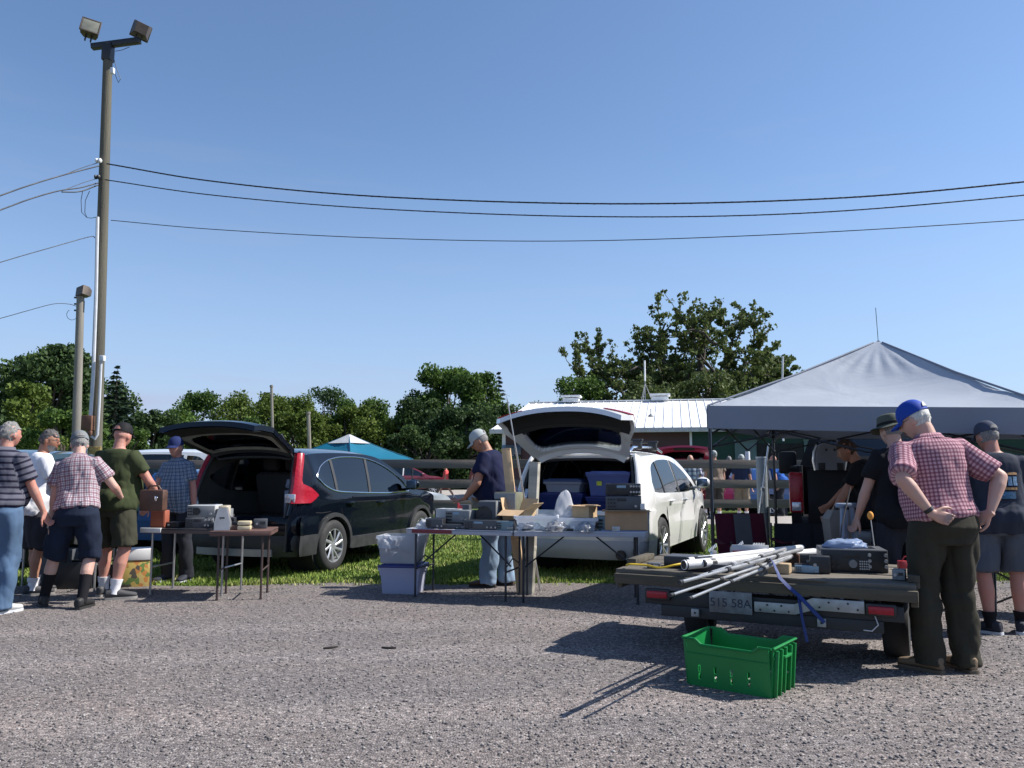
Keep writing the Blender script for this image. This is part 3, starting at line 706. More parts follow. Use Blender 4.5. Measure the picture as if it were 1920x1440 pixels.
wire([(186,311,15.4),(120,328,14.6),(60,346,13.9),(0,367,13.2),(-200,440,11.5)],.013,'overhead_cable','thick uppermost cable leaving the pole towards the left edge')
wire([(184,305,15.4),(150,316,15.0),(120,328,14.6)],.007,'overhead_cable','short thin tie wire above the uppermost left cable')
wire([(184,343,15.4),(150,352,15.0),(110,358,14.5),(60,372,13.9),(0,394,13.2),(-200,470,11.5)],.013,'overhead_cable','second cable leaving the pole towards the left edge')
wire([(184,347,15.4),(150,359,15.0),(116,360,14.6)],.013,'overhead_cable','short cable stub joining the second left cable')
wire([(184,334,15.4),(155,343,15.0),(116,358,14.6)],.006,'overhead_cable','thin sagging jumper wire above the second left cable')
wire([(178,446,15.4),(168,444,15.2),(100,463,14.4),(0,492,13.2),(-200,555,11.5)],.0075,'overhead_cable','thin wire leaving the pole to the left edge at mid height')
wire([(143,574,19.8),(128,570,19.5),(100,570,19.0),(50,583,18.0),(0,597,17.0),(-200,650,14)],.008,'overhead_cable','lowest thin wire at the left leading to the smaller lamp pole')
# smaller lamp pole
b2=W(143,900,20); b2.z=0; lp=thing('lamp_pole','smaller grey wooden pole with one floodlight on top at the left','lamp pole',b2)
t2=W(151,556,20)-b2
mb=MB(); mb.tube([(0,0,0),t2*.5,t2],[.115,.105,.092],12); mb.build('shaft',pm('grey_pole_wood',(.20,.185,.16),.9,var=.25,vs=3,bump=.006,stretch=(3,3,.2)),lp)
mb=MB(); c=W(158,548,20)-b2; mb.M=Matrix.Translation(c)@rot(R(-10),R(-8),R(-30))
mb.loft([[(-.15,-.13,-.12),(.15,-.13,-.12),(.15,-.13,.12),(-.15,-.13,.12)],[(-.15,.02,-.12),(.15,.02,-.12),(.15,.02,.12),(-.15,.02,.12)],[(-.09,.14,-.08),(.09,.14,-.08),(.09,.14,.08),(-.09,.14,.08)]])
mb.build('floodlight',M_bronze,lp)
mb=MB(); mb.box(W(156,575,20)-b2,(.05,.05,.30)); mb.build('bracket',M_black,lp)
mb=MB()
for k in range(3): mb.box(W(143,558+12*k,20)-b2,(.10,.04,.04))
mb.box(W(146,568,20)-b2,(.03,.03,.40)); mb.build('insulator_bracket',M_black,lp); mb=MB()
q=[W(143+10*math.cos(a)-8,594+10*math.sin(a)-4,20)-b2 for a in np.linspace(-.5,4.2,12)]
mb.tube(q,.006,5); mb.build('loose_wire',M_cable,lp)
for (px,py,Y,r,lab) in ((509,722,40,.07,'thin pale pole rising above the raised hatch of the dark SUV'),(578,772,38,.09,'dark wooden pole standing left of the teal canopy'),):
    b=W(px+6,900,Y); b.z=0; mb=MB(); mb.tube([(0,0,0),(W(px,py,Y)-b)],r,8); mb.lathe([(r*1.3,0),(r*1.3,.1)],8,Matrix.Translation(W(px,py+4,Y)-b))
    tag(mb.build('wooden_pole',pm('grey_pole_wood',(.2,.18,.16)),loc=b),lab,'pole','poles beyond the lot')
# ================================================================== cars
def paint(name,c,metal=0.,rough=.35,var=.04): return pm(name,c,rough,metal,var=var,vs=2,coat=1.0,spec=.5)
M_tyre=pm('tyre_rubber',(.022,.022,.023),.8,var=.2,vs=20)
M_rim=pm('alloy',(.55,.56,.58),.3,.7,var=.1)
M_plast=pm('black_plastic',(.028,.029,.031),.6,var=.15,vs=10)
M_liner=pm('dark_liner',(.022,.022,.024),.85,var=.2)
M_grey=pm('grey_liner',(.24,.235,.22),.85,var=.15)
M_chrome=pm('chrome_trim',(.75,.76,.78),.15,1.,var=.03)
M_red=pm('red_lens',(.32,.007,.02),.3,var=.15,vs=30,coat=.25,spec=.3)
M_clear=pm('clear_lens',(.55,.56,.60),.15,.4,var=.25,vs=60,coat=.5)
M_seat=pm('seat_cloth',(.05,.05,.05),.9,var=.2)
G_side=glass('tinted_glass',(.28,.33,.36)); G_front=glass('clear_glass',(.62,.70,.68))
M_under=pm('underbody',(.008,.008,.009),.9,var=.1)

def car_surface(sp):
    W_=sp['W']; belt=sp['belt']; wtop=sp['wtop']; roof=sp['roof']; zs=sp.get('zs',.92); sill=sp.get('sill',.30); tb=sp.get('tb',.15)
    def hw(y,z,off=0.):
        w=sinterp(W_,y); rz=sinterp(roof,y)
        if z<zs: k=1-.075*((zs-z)/zs)**1.8; 
        else: k=1.
        x=w*k
        b=sinterp(belt,y)
        if z>b-.06 and rz>b+.1:
            t=(z-(b-.06))/max(.1,(sp['H']-(b-.06))); x-=tb*t**1.25
        # shoulder crease
        x+=.012*math.exp(-((z-zs)/.05)**2)-.010*math.exp(-((z-zs+.22)/.10)**2)
        return x+off
    return hw
def arch_z(sp,y):
    z=sp.get('sill',.30)
    for yc in (0,sp['wb']):
        Ra=sp['wr']+.065
        if abs(y-yc)<Ra: z=max(z, sp['wr']-.02+math.sqrt(max(0,Ra*Ra-(y-yc)**2)))
    return z
def make_car(name,label,sp,loc,heading,group=None,detail=1.0,cat='car'):
    t=thing(name,label,cat,loc,-heading,group)
    hw=car_surface(sp); y0,y1=sp['y0'],sp['y1']; open_=sp.get('open',False); yo=sp.get('yopen',y0)
    body=sp['paint']; wr=sp['wr']
    st=set(np.round(np.arange(y0,y1,.05/detail),3).tolist()+[y0,y1,yo])
    for yc in (0,sp['wb']):
        for a in np.linspace(0,math.pi,17): st.add(round(yc+(wr+.065)*math.cos(a),3))
    for e in sp['panes']: st.add(e[0]); st.add(e[1])
    st.add(sp['ws'][0]); st.add(sp['ws'][1])
    st=sorted(s for s in st if y0<=s<=y1)
    nA,nB,nC,nD=9,4,3,5
    def rows(y,inset=0.):
        zl=arch_z(sp,y); rz=sinterp(sp['roof'],y)-inset; b=sinterp(sp['belt'],y); wt=max(b,sinterp(sp['wtop'],y))
        re=rz-sinterp(sp['rad'],y); b=min(b,re-.02); wt=min(max(wt,b),re-.01); zl=min(zl,b-.05)
        R_=[]
        for i in range(nA): z=zl+(b-zl)*i/nA; R_.append((hw(y,z)-inset,z))
        for i in range(nB): z=b+(wt-b)*i/nB; R_.append((hw(y,z)-inset,z))
        for i in range(nC+1): z=wt+(re-wt)*i/nC; R_.append((hw(y,z)-inset,z))
        xe=R_[-1][0]; cz=rz-re
        for i in range(1,nD+1):
            a=math.pi/2*i/nD; R_.append((xe*(math.cos(a)) if False else xe*(1-i/nD)**1.0, re+cz*(1-(1-min(1,i/nD*1.0))**2.6)))
        return R_
    def shell(inset):
        V=[];F=[];FG=[]
        n=nA+nB+nC+1+nD
        for y in st:
            r=rows(y,inset)
            for x,z in r: V.append((x,y,z))
            for x,z in r: V.append((-x,y,z))
        for i in range(len(st)-1):
            ym=(st[i]+st[i+1])/2
            for j in range(n-1):
                g=False
                if nA<=j<nA+nB and any(a<ym<b for a,b in sp['panes']): g=True
                if j>=nA+nB+nC and sp['ws'][0]<ym<sp['ws'][1]: g='w'
                if j>=nA+nB+nC and open_ and ym<yo: continue
                for s in (0,1):
                    a=i*2*n+s*n+j; b=(i+1)*2*n+s*n+j
                    q=[a,a+1,b+1,b] if s==1 else [a,b,b+1,a+1]
                    (FG if g else F).append(q)
        return V,F,FG,n
    V,F,FG,n=shell(0)
    # front cap
    last=(len(st)-1)*2*n
    F.append([last+j for j in range(n)]+[last+n+j for j in range(n-1)][::-1])
    if not open_: F.append(([j for j in range(n)]+[n+j for j in range(n-1)][::-1])[::-1])
    mb=MB(); mb.add(V,F); mb.build('body',body,t,smooth=50)
    used=sorted(set(i for f in FG for i in f)); mp={k:i for i,k in enumerate(used)}
    mb=MB(); mb.add([V[k] for k in used],[[mp[i] for i in f] for f in FG]); mb.build('window',sp.get('glass',G_side),t,smooth=60)
    V,F,FG,n=shell(.035); mb=MB(); mb.add(V,[f[::-1] for f in F]); mb.build('interior_trim',sp.get('liner',M_liner),t,smooth=60)
    # floor, underbody, wheel housings
    L=y1-y0; mb=MB(); mb.box((0,(y0+y1)/2+.05,.42),(sp['Wm']*2-.34,L-.5,.34),bev=.03)
    mb.box((0,sp['wb']+.05,.62),(sp['Wm']*2-.55,1.0,.5)); 
    for s in (1,-1):
        for yc in (0,sp['wb']): mb.M=Matrix.Translation((s*(sp['Wm']-.33),yc,wr))@rot(0,R(90),0); mb.lathe([(wr+.06,-.13),(wr+.06,.24)],20,cap=True); mb.M=None
    mb.build('underbody',M_under,t)
    # window surround trim
    if sp.get('chrome') is not None:
        for s in (1,-1):
            pa,pb_=sp['panes'][0][0],sp['panes'][-1][1]
            ys=np.linspace(pa,pb_,40); lo=[];hi=[]
            for y in ys:
                zb=sinterp(sp['belt'],y); zt=max(zb,sinterp(sp['wtop'],y)); lo.append(Vector((s*(hw(y,zb)+.004),y,zb))); hi.append(Vector((s*(hw(y,zt)+.004),y,zt)))
            mb=MB(); mb.tube(lo+hi[::-1]+[lo[0]],.011,6,cap=False); mb.build('window_trim',sp['chrome'],t)
    for (ya,yb) in sp.get('pillars',[]):
        for s in (1,-1):
            za=sinterp(sp['belt'],ya); zb=sinterp(sp['wtop'],yb)
            g=[]
            for k in range(6):
                f=k/5; y=ya+(yb-ya)*f; z=za+(zb-za)*f; g.append([Vector((s*(hw(y-.03,z)+.003),y-.03,z)),Vector((s*(hw(y+.03,z)+.003),y+.03,z))])
            mb=MB(); mb.sheet(g,.008); mb.build('pillar',sp.get('pillar_mat',M_plast),t)
    # door seams and handles
    for yd in sp.get('seams',[]):
        for s in (1,-1):
            pts=[Vector((s*(hw(y,z)+.0005),y,z)) for (y,z) in yd]
            mb=MB(); mb.tube(pts,.0045,5); mb.build('door_seam',M_under,t)
    for (y,z) in sp.get('handles',[]):
        for s in (1,-1):
            mb=MB(); x=hw(y,z); mb.tube([(s*(x+.0),y-.09,z),(s*(x+.03),y-.06,z+.005),(s*(x+.03),y+.06,z+.005),(s*x,y+.09,z)],.014,8); mb.build('door_handle',body,t)
    # arch trim + rocker cladding
    if sp.get('clad'):
        for s in (1,-1):
            for yc in (0,sp['wb']):
                g=[]
                for a in np.linspace(-.12,math.pi+.12,22):
                    row=[]
                    for rr in (wr+.06,wr+.11):
                        y=yc+rr*math.cos(a); z=max(sp['sill']-.05,wr-.02+rr*math.sin(a)); row.append(Vector((s*(hw(y,max(z,.2))+.012),y,z)))
                    g.append(row if s==1 else row[::-1])
                mb=MB(); mb.sheet(g,.03); mb.build('arch_trim',sp['clad'],t)
            g=[]
            for y in np.linspace(wr+.10,sp['wb']-wr-.10,12):
                row=[Vector((s*(hw(y,z)+.012),y,z)) for z in (sp['sill']-.06,sp['sill']+.03,sp['sill']+.10)]; g.append(row if s==-1 else row[::-1])
            mb=MB(); mb.sheet(g,.03); mb.build('sill_cladding',sp['clad'],t)
    # wheels
    for k,(s,yc) in enumerate(((1,0),(-1,0),(1,sp['wb']),(-1,sp['wb']))):
        if not sp.get('wheels',True): break
        w=thing_part('wheel',t,(s*(sp['Wm']-.115),yc,wr))
        Mw=rot(0,R(90)*s,0)
        mb=MB(); r=wr; ri=sp.get('rim',.225); h=.115
        mb.lathe([(ri,-h),(ri+.02,-h-.004),(r-.05,-h-.006),(r-.015,-h+.012),(r-.002,-h+.035),(r,-.05),(r-.006,-.045),(r-.006,-.035),(r,-.03),(r,.03),(r-.006,.035),(r-.006,.045),(r,.05),(r-.002,h-.035),(r-.015,h-.012),(r-.05,h+.006),(ri+.02,h+.004),(ri,h),(ri-.01,h-.03),(ri-.01,-h)],36,Mw,cap=False)
        mb.build('tyre',M_tyre,w)
        mb=MB(); mb.M=Mw
        mb.lathe([(ri,h-.002),(ri-.012,h-.004),(ri-.02,h-.03),(ri-.025,-h+.03),(0.001,-h+.03)],30,cap=False)
        mb.lathe([(.055,h-.055),(.05,h-.018),(.0,h-.014)],14,cap=False)
        ns=sp.get('spokes',10)
        for q in range(ns):
            a=2*math.pi*q/ns; c,s_=math.cos(a),math.sin(a); a2=a+sp.get('twist',.25); c2,s2=math.cos(a2),math.sin(a2)
            p1=Vector((c*.04,s_*.04,h-.03)); p2=Vector((c2*(ri-.01),s2*(ri-.01),h-.012)); mb.tube([p1,(p1+p2)/2+Vector((0,0,.006)),p2],[.022,.019,.021],6,flat=.6)
        mb.build('rim',M_rim,w)
        mb=MB(); mb.M=Mw; mb.lathe([(ri-.035,.02),(0.001,.02)],20,cap=False); mb.build('brake_disc',M_under,w)
    # mirrors
    if 'mirror' in sp:
        for s in (1,-1):
            y,z=sp['mirror']; x=hw(y,z-.05)
            mb=MB(); mb.ell((s*(x+.15),y,z+.03),(.115,.075,.085),16,10); mb.tube([(s*(x-.02),y+.02,z-.06),(s*(x+.10),y,z-.02)],.025,8); m_=mb.build('side_mirror',sp.get('mirror_paint',body),t)
            mb=MB(); mb.box((s*(x+.15),y-.068,z+.03),(.17,.02,.12),bev=.008); mb.build('mirror_glass',G_front if False else pm('mirror_face',(.12,.17,.24),.12,.6),m_)
    t['_hw']=0
    return t,hw
def thing_part(name,parent,loc):
    o=bpy.data.objects.new(name,None); col.objects.link(o); o.parent=parent; o.location=loc; o.empty_display_size=.1; return o

def bumper(t,sp,hw,name,mat,zr,yc,depth,side_y,mats=None,bulge=.05):
    """wrap-around rear bumper; zr = list of (z, extra outward)"""
    xm=sinterp(sp['W'],side_y)
    plan=[]
    for k in range(5): plan.append((xm+.01-.0*k, side_y+(yc+depth-side_y)*k/4))
    Rc=.26
    for a in np.linspace(.2,math.pi/2,7): plan.append((xm-Rc+Rc*math.cos(a), yc+Rc+depth-Rc*math.sin(a)-depth))
    for x in np.linspace(xm-Rc-.08,0,8): plan.append((x, yc-bulge*(1-(x/xm)**2)))
    full=[(x,y) for x,y in plan]+[(-x,y) for x,y in plan[::-1][1:]]
    g=[]
    for (x,y) in full:
        row=[]
        for z,e in zr:
            k=(hw(side_y,z)+.012)/xm; f=max(0,min(1,(side_y-y)/.25))
            row.append(Vector((x*k+x/xm*.4*e*f, y-e*f, z)))
        g.append(row[::-1])
    mb=MB(); mb.sheet(g,.03); return mb.build(name,mat,t)

def tailgate(t,sp,hw,angle,prof,halfw,win,paintm,linerm,bulge=.05,taper=None,platez=None,extra=None):
    """prof: list (y,z) closed profile from the hinge down; rotated open about the hinge"""
    hy,hz_=prof[0]
    root=thing_part('tailgate',t,(0,hy,hz_)); root.rotation_euler=(-angle,0,0)
    nS,nX=70,71
    L=[0]
    for a,b in zip(prof[:-1],prof[1:]): L.append(L[-1]+math.hypot(b[0]-a[0],b[1]-a[1]))
    def P(s,u,off):    # s 0..1, u -1..1
        d=s*L[-1]; y=np.interp(d,L,[p[0] for p in prof])-hy; z=np.interp(d,L,[p[1] for p in prof])-hz_
        w=interp(halfw,s); x=u*w
        cb=bulge*(abs(u)**2.4)
        yy=y+cb-off_y(s,off); zz=z-(abs(u)**3)*.02-off_z(s,off)
        return Vector((x,yy,zz))
    def off_y(s,off): return -off*.9 if s>.12 else -off*.4
    def off_z(s,off): return off*.25 if s>.12 else off*.9
    ss=sorted(set([round(x,4) for x in np.linspace(0,1,nS)]+[win[0],win[1]])); us=sorted(set([round(x,4) for x in np.linspace(-1,1,nX)]+[-win[2],win[2]]))
    def ishole(s,u):
        # rounded window opening
        sc=(win[0]+win[1])/2; sh=(win[1]-win[0])/2
        a=abs(s-sc)/sh; b=abs(u)/win[2]
        return (a**5+b**5)<1.0
    def grid(off,flip,th):
        V=[];F=[]; m=len(us)
        for s in ss:
            for u in us: V.append(P(s,u,off))
        for i in range(len(ss)-1):
            for j in range(m-1):
                if ishole((ss[i]+ss[i+1])/2,(us[j]+us[j+1])/2): continue
                q=[i*m+j,i*m+j+1,(i+1)*m+j+1,(i+1)*m+j]; F.append(q[::-1] if flip else q)
        return V,F,m
    V1,F1,m=grid(0,True,0); V2,F2,_=grid(.07,False,0); o=len(V1)
    F=F1+[[x+o for x in f] for f in F2]
    ed={}
    for f in F1:
        for a,b in zip(f,f[1:]+f[:1]):
            k=(min(a,b),max(a,b)); ed[k]=None if k in ed else (a,b)
    for k,e in ed.items():
        if e: a,b=e; F.append([b,a,a+o,b+o])
    mb=MB(); mb.add(V1+V2,F); mb.build('gate_panel',paintm,root,smooth=45)
    # inner trim: proud of the inner face
    V3,F3,_=grid(.085,False,0); mb=MB(); keep=[]
    for f in F3:
        c=sum((V3[i] for i in f),Vector())/4; s_i=f[0]//m; u_i=us[f[0]%m]
        if linerm[1](ss[min(s_i,len(ss)-1)],u_i): keep.append(f)
    us_=sorted(set(i for f in keep for i in f)); mp={k:i for i,k in enumerate(us_)}
    mb.add([V3[k] for k in us_],[[mp[i] for i in f] for f in keep]); mb.build('gate_liner',linerm[0],root,smooth=45)
    if len(linerm)>2:
        keep=[]
        for f in F3:
            if linerm[3](ss[f[0]//m],us[f[0]%m]): keep.append(f)
        us_=sorted(set(i for f in keep for i in f)); mp={k:i for i,k in enumerate(us_)}
        mb=MB(); mb.add([V3[k]+Vector((0,.006,0)) for k in us_],[[mp[i] for i in f] for f in keep]); mb.build('window_surround',linerm[2],root,smooth=45)
    # window pane
    g=[[P(s,u,.012) for u in np.linspace(-win[2],win[2],9)] for s in np.linspace(win[0],win[1],6)]
    mb=MB(); mb.sheet(g,.006); mb.build('rear_window',sp.get('rearglass',glass('hatch_glass',(.80,.84,.84))),root)
    return root,P
def rear_frame(t,sp,hw,mat,mat2,zlo):
    """painted surround and black seal round the open tailgate"""
    yo=sp['yopen']
    for (mt,r,ins,dy,nm) in ((mat,.03,.02,.0,'opening_frame'),(mat2,.018,.075,-.012,'seal')):
        pts=[]
        ys=np.linspace(sp['y0'],yo,12)
        for y in ys:
            z=sinterp(sp['roof'],y)-sinterp(sp['rad'],y)*.9
            if z<zlo: continue
            pts.append(Vector((hw(y,z)-ins-.01,y+dy,z-ins*.4)))
        ztop=sinterp(sp['roof'],yo); xe=pts[-1].x
        arc=[Vector((x,yo+dy,ztop-.02-ins*.7-.05*(abs(x)/xe)**3)) for x in np.linspace(xe-.08,-(xe-.08),15)]
        full=pts+arc+[Vector((-p.x,p.y,p.z)) for p in pts[::-1]]
        mb=MB(); mb.tube(full,r,8); mb.build(nm,mt,t)
def seats(t,sp,y,z,w,mat,n=2,heads=2):
    mb=MB(); mb.box((0,y,z+.30),(w*2,.16,.62),(R(14),0,0),bev=.06); so=mb.build('rear_seat',mat,t)
    for x in ([-w*.55,w*.55] if heads==2 else [-w*.62,0,w*.62]):
        mb=MB(); mb.box((x,y-.04,z+.72),(.26,.11,.19),(R(8),0,0),bev=.05); mb.build('headrest',mat,so)
def front_seats(t,sp,y,z,mat):
    for x in (-.38,.38):
        mb=MB(); mb.box((x,y,z+.32),(.48,.14,.66),(R(12),0,0),bev=.06); mb.box((x,y+.28,z+.03),(.48,.5,.15),bev=.05); so=mb.build('front_seat',mat,t)
        mb=MB(); mb.box((x,y-.07,z+.78),(.26,.10,.20),(R(6),0,0),bev=.045); mb.build('headrest',mat,so)

# ---------------- dark blue-black SUV
M_navy=pm('navy_black_paint',(.003,.005,.010),.15,0,var=.04,vs=2,coat=.42,spec=.15)
spA=dict(H=1.66,wb=2.62,wr=.345,y0=-.90,y1=3.60,yopen=-.56,open=True,Wm=.905,paint=M_navy,sill=.33,zs=.93,tb=.20,rim=.225,
 W=[(-.90,.80),(-.75,.865),(-.45,.90),(.5,.91),(2.5,.905),(3.1,.87),(3.4,.78),(3.6,.60)],
 roof=[(-.90,.70),(-.86,.82),(-.80,1.02),(-.70,1.34),(-.60,1.56),(-.56,1.60),(-.2,1.645),(.6,1.665),(1.25,1.63),(1.6,1.53),(2.0,1.33),(2.38,1.10),(2.8,1.045),(3.2,.97),(3.45,.86),(3.55,.72),(3.6,.5)],
 rad=[(-.90,.01),(-.57,.02),(-.5,.06),(1.6,.07),(2.4,.04),(3.6,.04)],
 belt=[(-.90,.70),(-.5,1.27),(-.42,1.25),(-.25,1.15),(0.,1.075),(.5,1.04),(1.4,1.01),(2.25,1.0),(3.6,.6)],
 wtop=[(-.90,.70),(-.5,1.27),(-.42,1.285),(-.25,1.40),(0.,1.49),(.4,1.535),(1.0,1.52),(1.5,1.41),(1.9,1.23),(2.25,1.0),(3.6,.6)],
 panes=[(-.42,.02),(.06,.92),(.99,2.12)],ws=(1.42,2.34),pillars=[(.04,.04),(.92,.98)],
 seams=[[(.38,.42),(.30,.60),(.16,.80),(.10,1.06)],[(1.02,.35),(1.02,.7),(.97,1.02)],[(2.0,.35),(2.02,.7),(2.08,1.0)],[(-.45,.80),(-.3,.79),(-.1,.80)]],
 liner=pm('cabin_liner',(.085,.085,.08),.9),handles=[(.36,.90),(1.22,.88)],chrome=M_chrome,clad=M_plast,mirror=(2.02,1.10),spokes=10,twist=.55)
locA=G(617,1071); thA=R(20)
offA=Vector((math.cos(thA)*.83,-math.sin(thA)*.83,0))
carA,hwA=make_car('suv','black navy SUV with its tailgate open behind the small brown table',spA,locA-offA,thA)
rear_frame(carA,spA,hwA,M_navy,M_plast,.74)
seats(carA,spA,.35,.72,.60,M_seat,heads=3)
front_seats(carA,spA,1.35,.66,M_seat)
mb=MB(); mb.box((0,-.2,.71),(1.35,1.15,.05),bev=.01); mb.build('cargo_floor',M_liner,carA)
bumper(carA,spA,hwA,'rear_bumper',M_navy,[(.52,.0),(.60,.03),(.70,.03),(.76,.0)],-.86,.05,-.42)
bumper(carA,spA,hwA,'lower_bumper',M_plast,[(.27,-.03),(.36,.02),(.46,.03),(.53,.015)],-.86,.05,-.42)
mb=MB(); g=[[Vector((x,-.915-.05*(1-(x/.6)**2),z)) for z in (.27,.36)] for x in np.linspace(-.58,.58,9)]; mb.sheet(g,.03); mb.build('skid_plate',pm('silver_plastic',(.30,.31,.32),.4,.5),carA)
for s in (1,-1):
    mb=MB(); mb.box((s*.72,-.86,.63),(.16,.03,.035),(0,0,s*R(22)),bev=.008); mb.build('reflector',M_red,carA)
    g=[]
    for z in np.linspace(.93,1.57,14):
        ye=np.interp(z,[.70,.82,1.02,1.34,1.56,1.6],[-.90,-.86,-.80,-.70,-.60,-.56])
        ext=.055 if z>1.20 else .055+.34*max(0,(1-abs(z-1.02)/.16))**.8*(1 if z<1.2 else 0)
        ext=max(.055,ext)
        row=[Vector((s*(hwA(ye,z)-.07),ye-.004,z)),Vector((s*(hwA(ye,z)-.02),ye-.022,z)),Vector((s*(hwA(ye+.02,z)+.012),ye+.012,z)),Vector((s*(hwA(ye+ext*.5,z)+.012),ye+ext*.5,z)),Vector((s*(hwA(ye+ext,z)+.008),ye+ext,z))]
        g.append(row if s==-1 else row[::-1])
    mb=MB(); mb.sheet(g,.02); lo_=mb.build('tail_light',M_red,carA)
    mb=MB(); mb.box((s*.77,-.835,.995),(.13,.03,.11),(0,0,s*R(14)),bev=.006); mb.build('reverse_lens',M_clear,lo_)
prA=[(-.56,1.625),(-.62,1.60),(-.86,1.02),(-.90,.96),(-.93,.80),(-.92,.70)]
gA,PA=tailgate(carA,spA,hwA,R(88),prA,[(0,.62),(.1,.67),(.62,.79),(.75,.80),(1,.72)],(.13,.62,.80),M_navy,
   (M_liner,lambda s,u:True,M_grey,lambda s,u:(.08<s<.66 and abs(u)<.9)),bulge=.07)
for s in (1,-1):
    mb=MB(); mb.tube([(s*.64,-.62,1.52),(s*.72,-.98,1.80)],.011,6); mb.build('gas_strut',M_plast if s<0 else pm('strut_steel',(.4,.4,.42),.3,.8),carA)
# cargo in the SUV
mb=MB(); mb.box((.48,-.28,.92),(.22,.3,.34),(0,0,.1),bev=.02); mb.box((.50,-.35,1.16),(.20,.2,.12),(0,R(12),.3),bev=.02)
tag(mb.build('storage_box',pm('pale_blue_plastic',(.20,.24,.34),.5,var=.3,vs=20),None,loc=carA.location,rz=-thA),'pale blue boxes stacked inside the right edge of the black SUV boot','box')

# ---------------- white SUV
M_wpaint=paint('white_paint',(.78,.78,.77),.0,.3)
spB=dict(H=1.65,wb=2.81,wr=.365,y0=-.92,y1=3.72,yopen=-.50,open=True,Wm=.945,paint=M_wpaint,sill=.30,zs=.95,tb=.23,rim=.25,
 W=[(-.92,.84),(-.75,.91),(-.4,.94),(.5,.95),(2.6,.94),(3.2,.90),(3.5,.80),(3.72,.60)],
 roof=[(-.92,.72),(-.88,.84),(-.82,1.02),(-.72,1.26),(-.58,1.52),(-.50,1.57),(-.1,1.615),(.7,1.64),(1.4,1.60),(1.75,1.49),(2.15,1.28),(2.5,1.08),(2.95,1.03),(3.35,.95),(3.6,.82),(3.68,.68),(3.72,.5)],
 rad=[(-.92,.01),(-.51,.02),(-.45,.06),(1.6,.07),(2.5,.04),(3.72,.04)],
 belt=[(-.92,.72),(-.5,1.10),(-.38,1.07),(0.,1.05),(1.4,1.03),(2.3,1.02),(3.72,.6)],
 wtop=[(-.92,.72),(-.5,1.10),(-.38,1.20),(-.2,1.38),(.05,1.46),(.5,1.50),(1.1,1.49),(1.6,1.38),(2.0,1.19),(2.3,1.02),(3.72,.6)],
 panes=[(-.38,.12),(.16,.98),(1.06,2.24)],ws=(1.55,2.46),pillars=[(.14,.10),(1.02,1.04)],
 seams=[[(.42,.45),(.33,.62),(.2,.85),(.15,1.06)],[(1.10,.33),(1.10,.7),(1.04,1.04)],[(2.12,.33),(2.14,.7),(2.2,1.0)]],
 handles=[(.42,.93),(1.32,.92)],chrome=None,clad=None,mirror=(2.12,1.13),spokes=10,twist=.2,mirror_paint=M_wpaint,liner=M_liner)
locB=G(1236,1073); thB=R(24); offB=Vector((math.cos(thB)*.87,-math.sin(thB)*.87,0))
carB,hwB=make_car('suv','white SUV with its wide tailgate open behind the middle tables',spB,locB-offB,thB)
M_sealb=M_plast
rear_frame(carB,spB,hwB,M_wpaint,M_plast,.78)
M_wsh=pm('satin_grey_lower',(.42,.43,.44),.5,var=.05)
bumper(carB,spB,hwB,'rear_bumper',M_wpaint,[(.46,.0),(.55,.03),(.72,.03),(.84,.0)],-.90,.05,-.40)
bumper(carB,spB,hwB,'lower_bumper',M_wsh,[(.24,-.05),(.32,.0),(.40,.025),(.47,.01)],-.90,.05,-.40)
for s in (1,-1):
    mb=MB(); g=[[Vector((s*x,-.955-.05*(1-(x/.9)**2)+max(0,x-.70)**1*.45,z)) for z in (.60,.66)][::s] for x in np.linspace(.42,.88,7)]; mb.sheet(g,.012); mb.build('bumper_lamp',M_red,carB)
    mb=MB(); mb.tube([(s*.62,-.80,.31),(s*.62,-.955,.30)],.062,16); mb.tube([(s*.62,-.93,.30),(s*.62,-.958,.30)],.05,14,mi=0); mb.build('exhaust_tip',M_black,carB)
    # inner light cluster on the body pillars
    g=[]
    for z in np.linspace(.86,1.10,6):
        ye=np.interp(z,[.72,.84,1.02,1.26,1.52],[-.92,-.88,-.82,-.72,-.58]); row=[Vector((s*(hwB(ye,z)-.14),ye+.03,z)),Vector((s*(hwB(ye,z)-.03),ye-.012,z))]; g.append(row if s==-1 else row[::-1])
    mb=MB(); mb.sheet(g,.02); mb.build('inner_lamp',M_clear,carB)
prB=[(-.50,1.60),(-.56,1.575),(-.86,1.02),(-.95,.93),(-1.0,.80),(-.99,.66)]
gB,PB=tailgate(carB,spB,hwB,R(93),prB,[(0,.58),(.1,.66),(.5,.78),(.68,.88),(.88,.91),(1,.80)],(.14,.62,.84),M_wpaint,
   (M_liner,lambda s,u:(s>.60 and abs(u)<.94),M_plast,lambda s,u:(.50<s<.66 and abs(u)<.8)),bulge=.13)
for s in (1,-1):
    mb=MB(); mb.box((s*.52,-.52,1.60),(.06,.14,.05),bev=.01); mb.tube([(s*.66,-.56,1.47),(s*.70,-.84,1.72)],.012,6); mb.build('hinge',M_plast,carB)
    mb=MB(); g=[]
    for s2 in np.linspace(.74,.92,5): g.append([PB(s2,s*u,-.012) for u in ((.62,.75,.9,1.0) if s==1 else (1.0,.9,.75,.62))])
    mb.sheet(g,.012); mb.build('tail_light',M_red,gB)
carB.scale=(1.0,1.0,1.0)
for yy in (.0,.85):
    mb=MB(); mb.box((0,yy,1.76),(1.36,.07,.035),bev=.012)
    for s in (1,-1): mb.box((s*.60,yy,1.70),(.12,.10,.14),bev=.02)
    mb.build('roof_bar',M_black,carB)
for s in (1,-1):
    mb=MB(); mb.tube([(s*.62,-.45,1.60),(s*.625,-.3,1.66),(s*.62,.9,1.685),(s*.60,1.4,1.62)],.016,7); mb.build('roof_rail',M_chrome,carB)
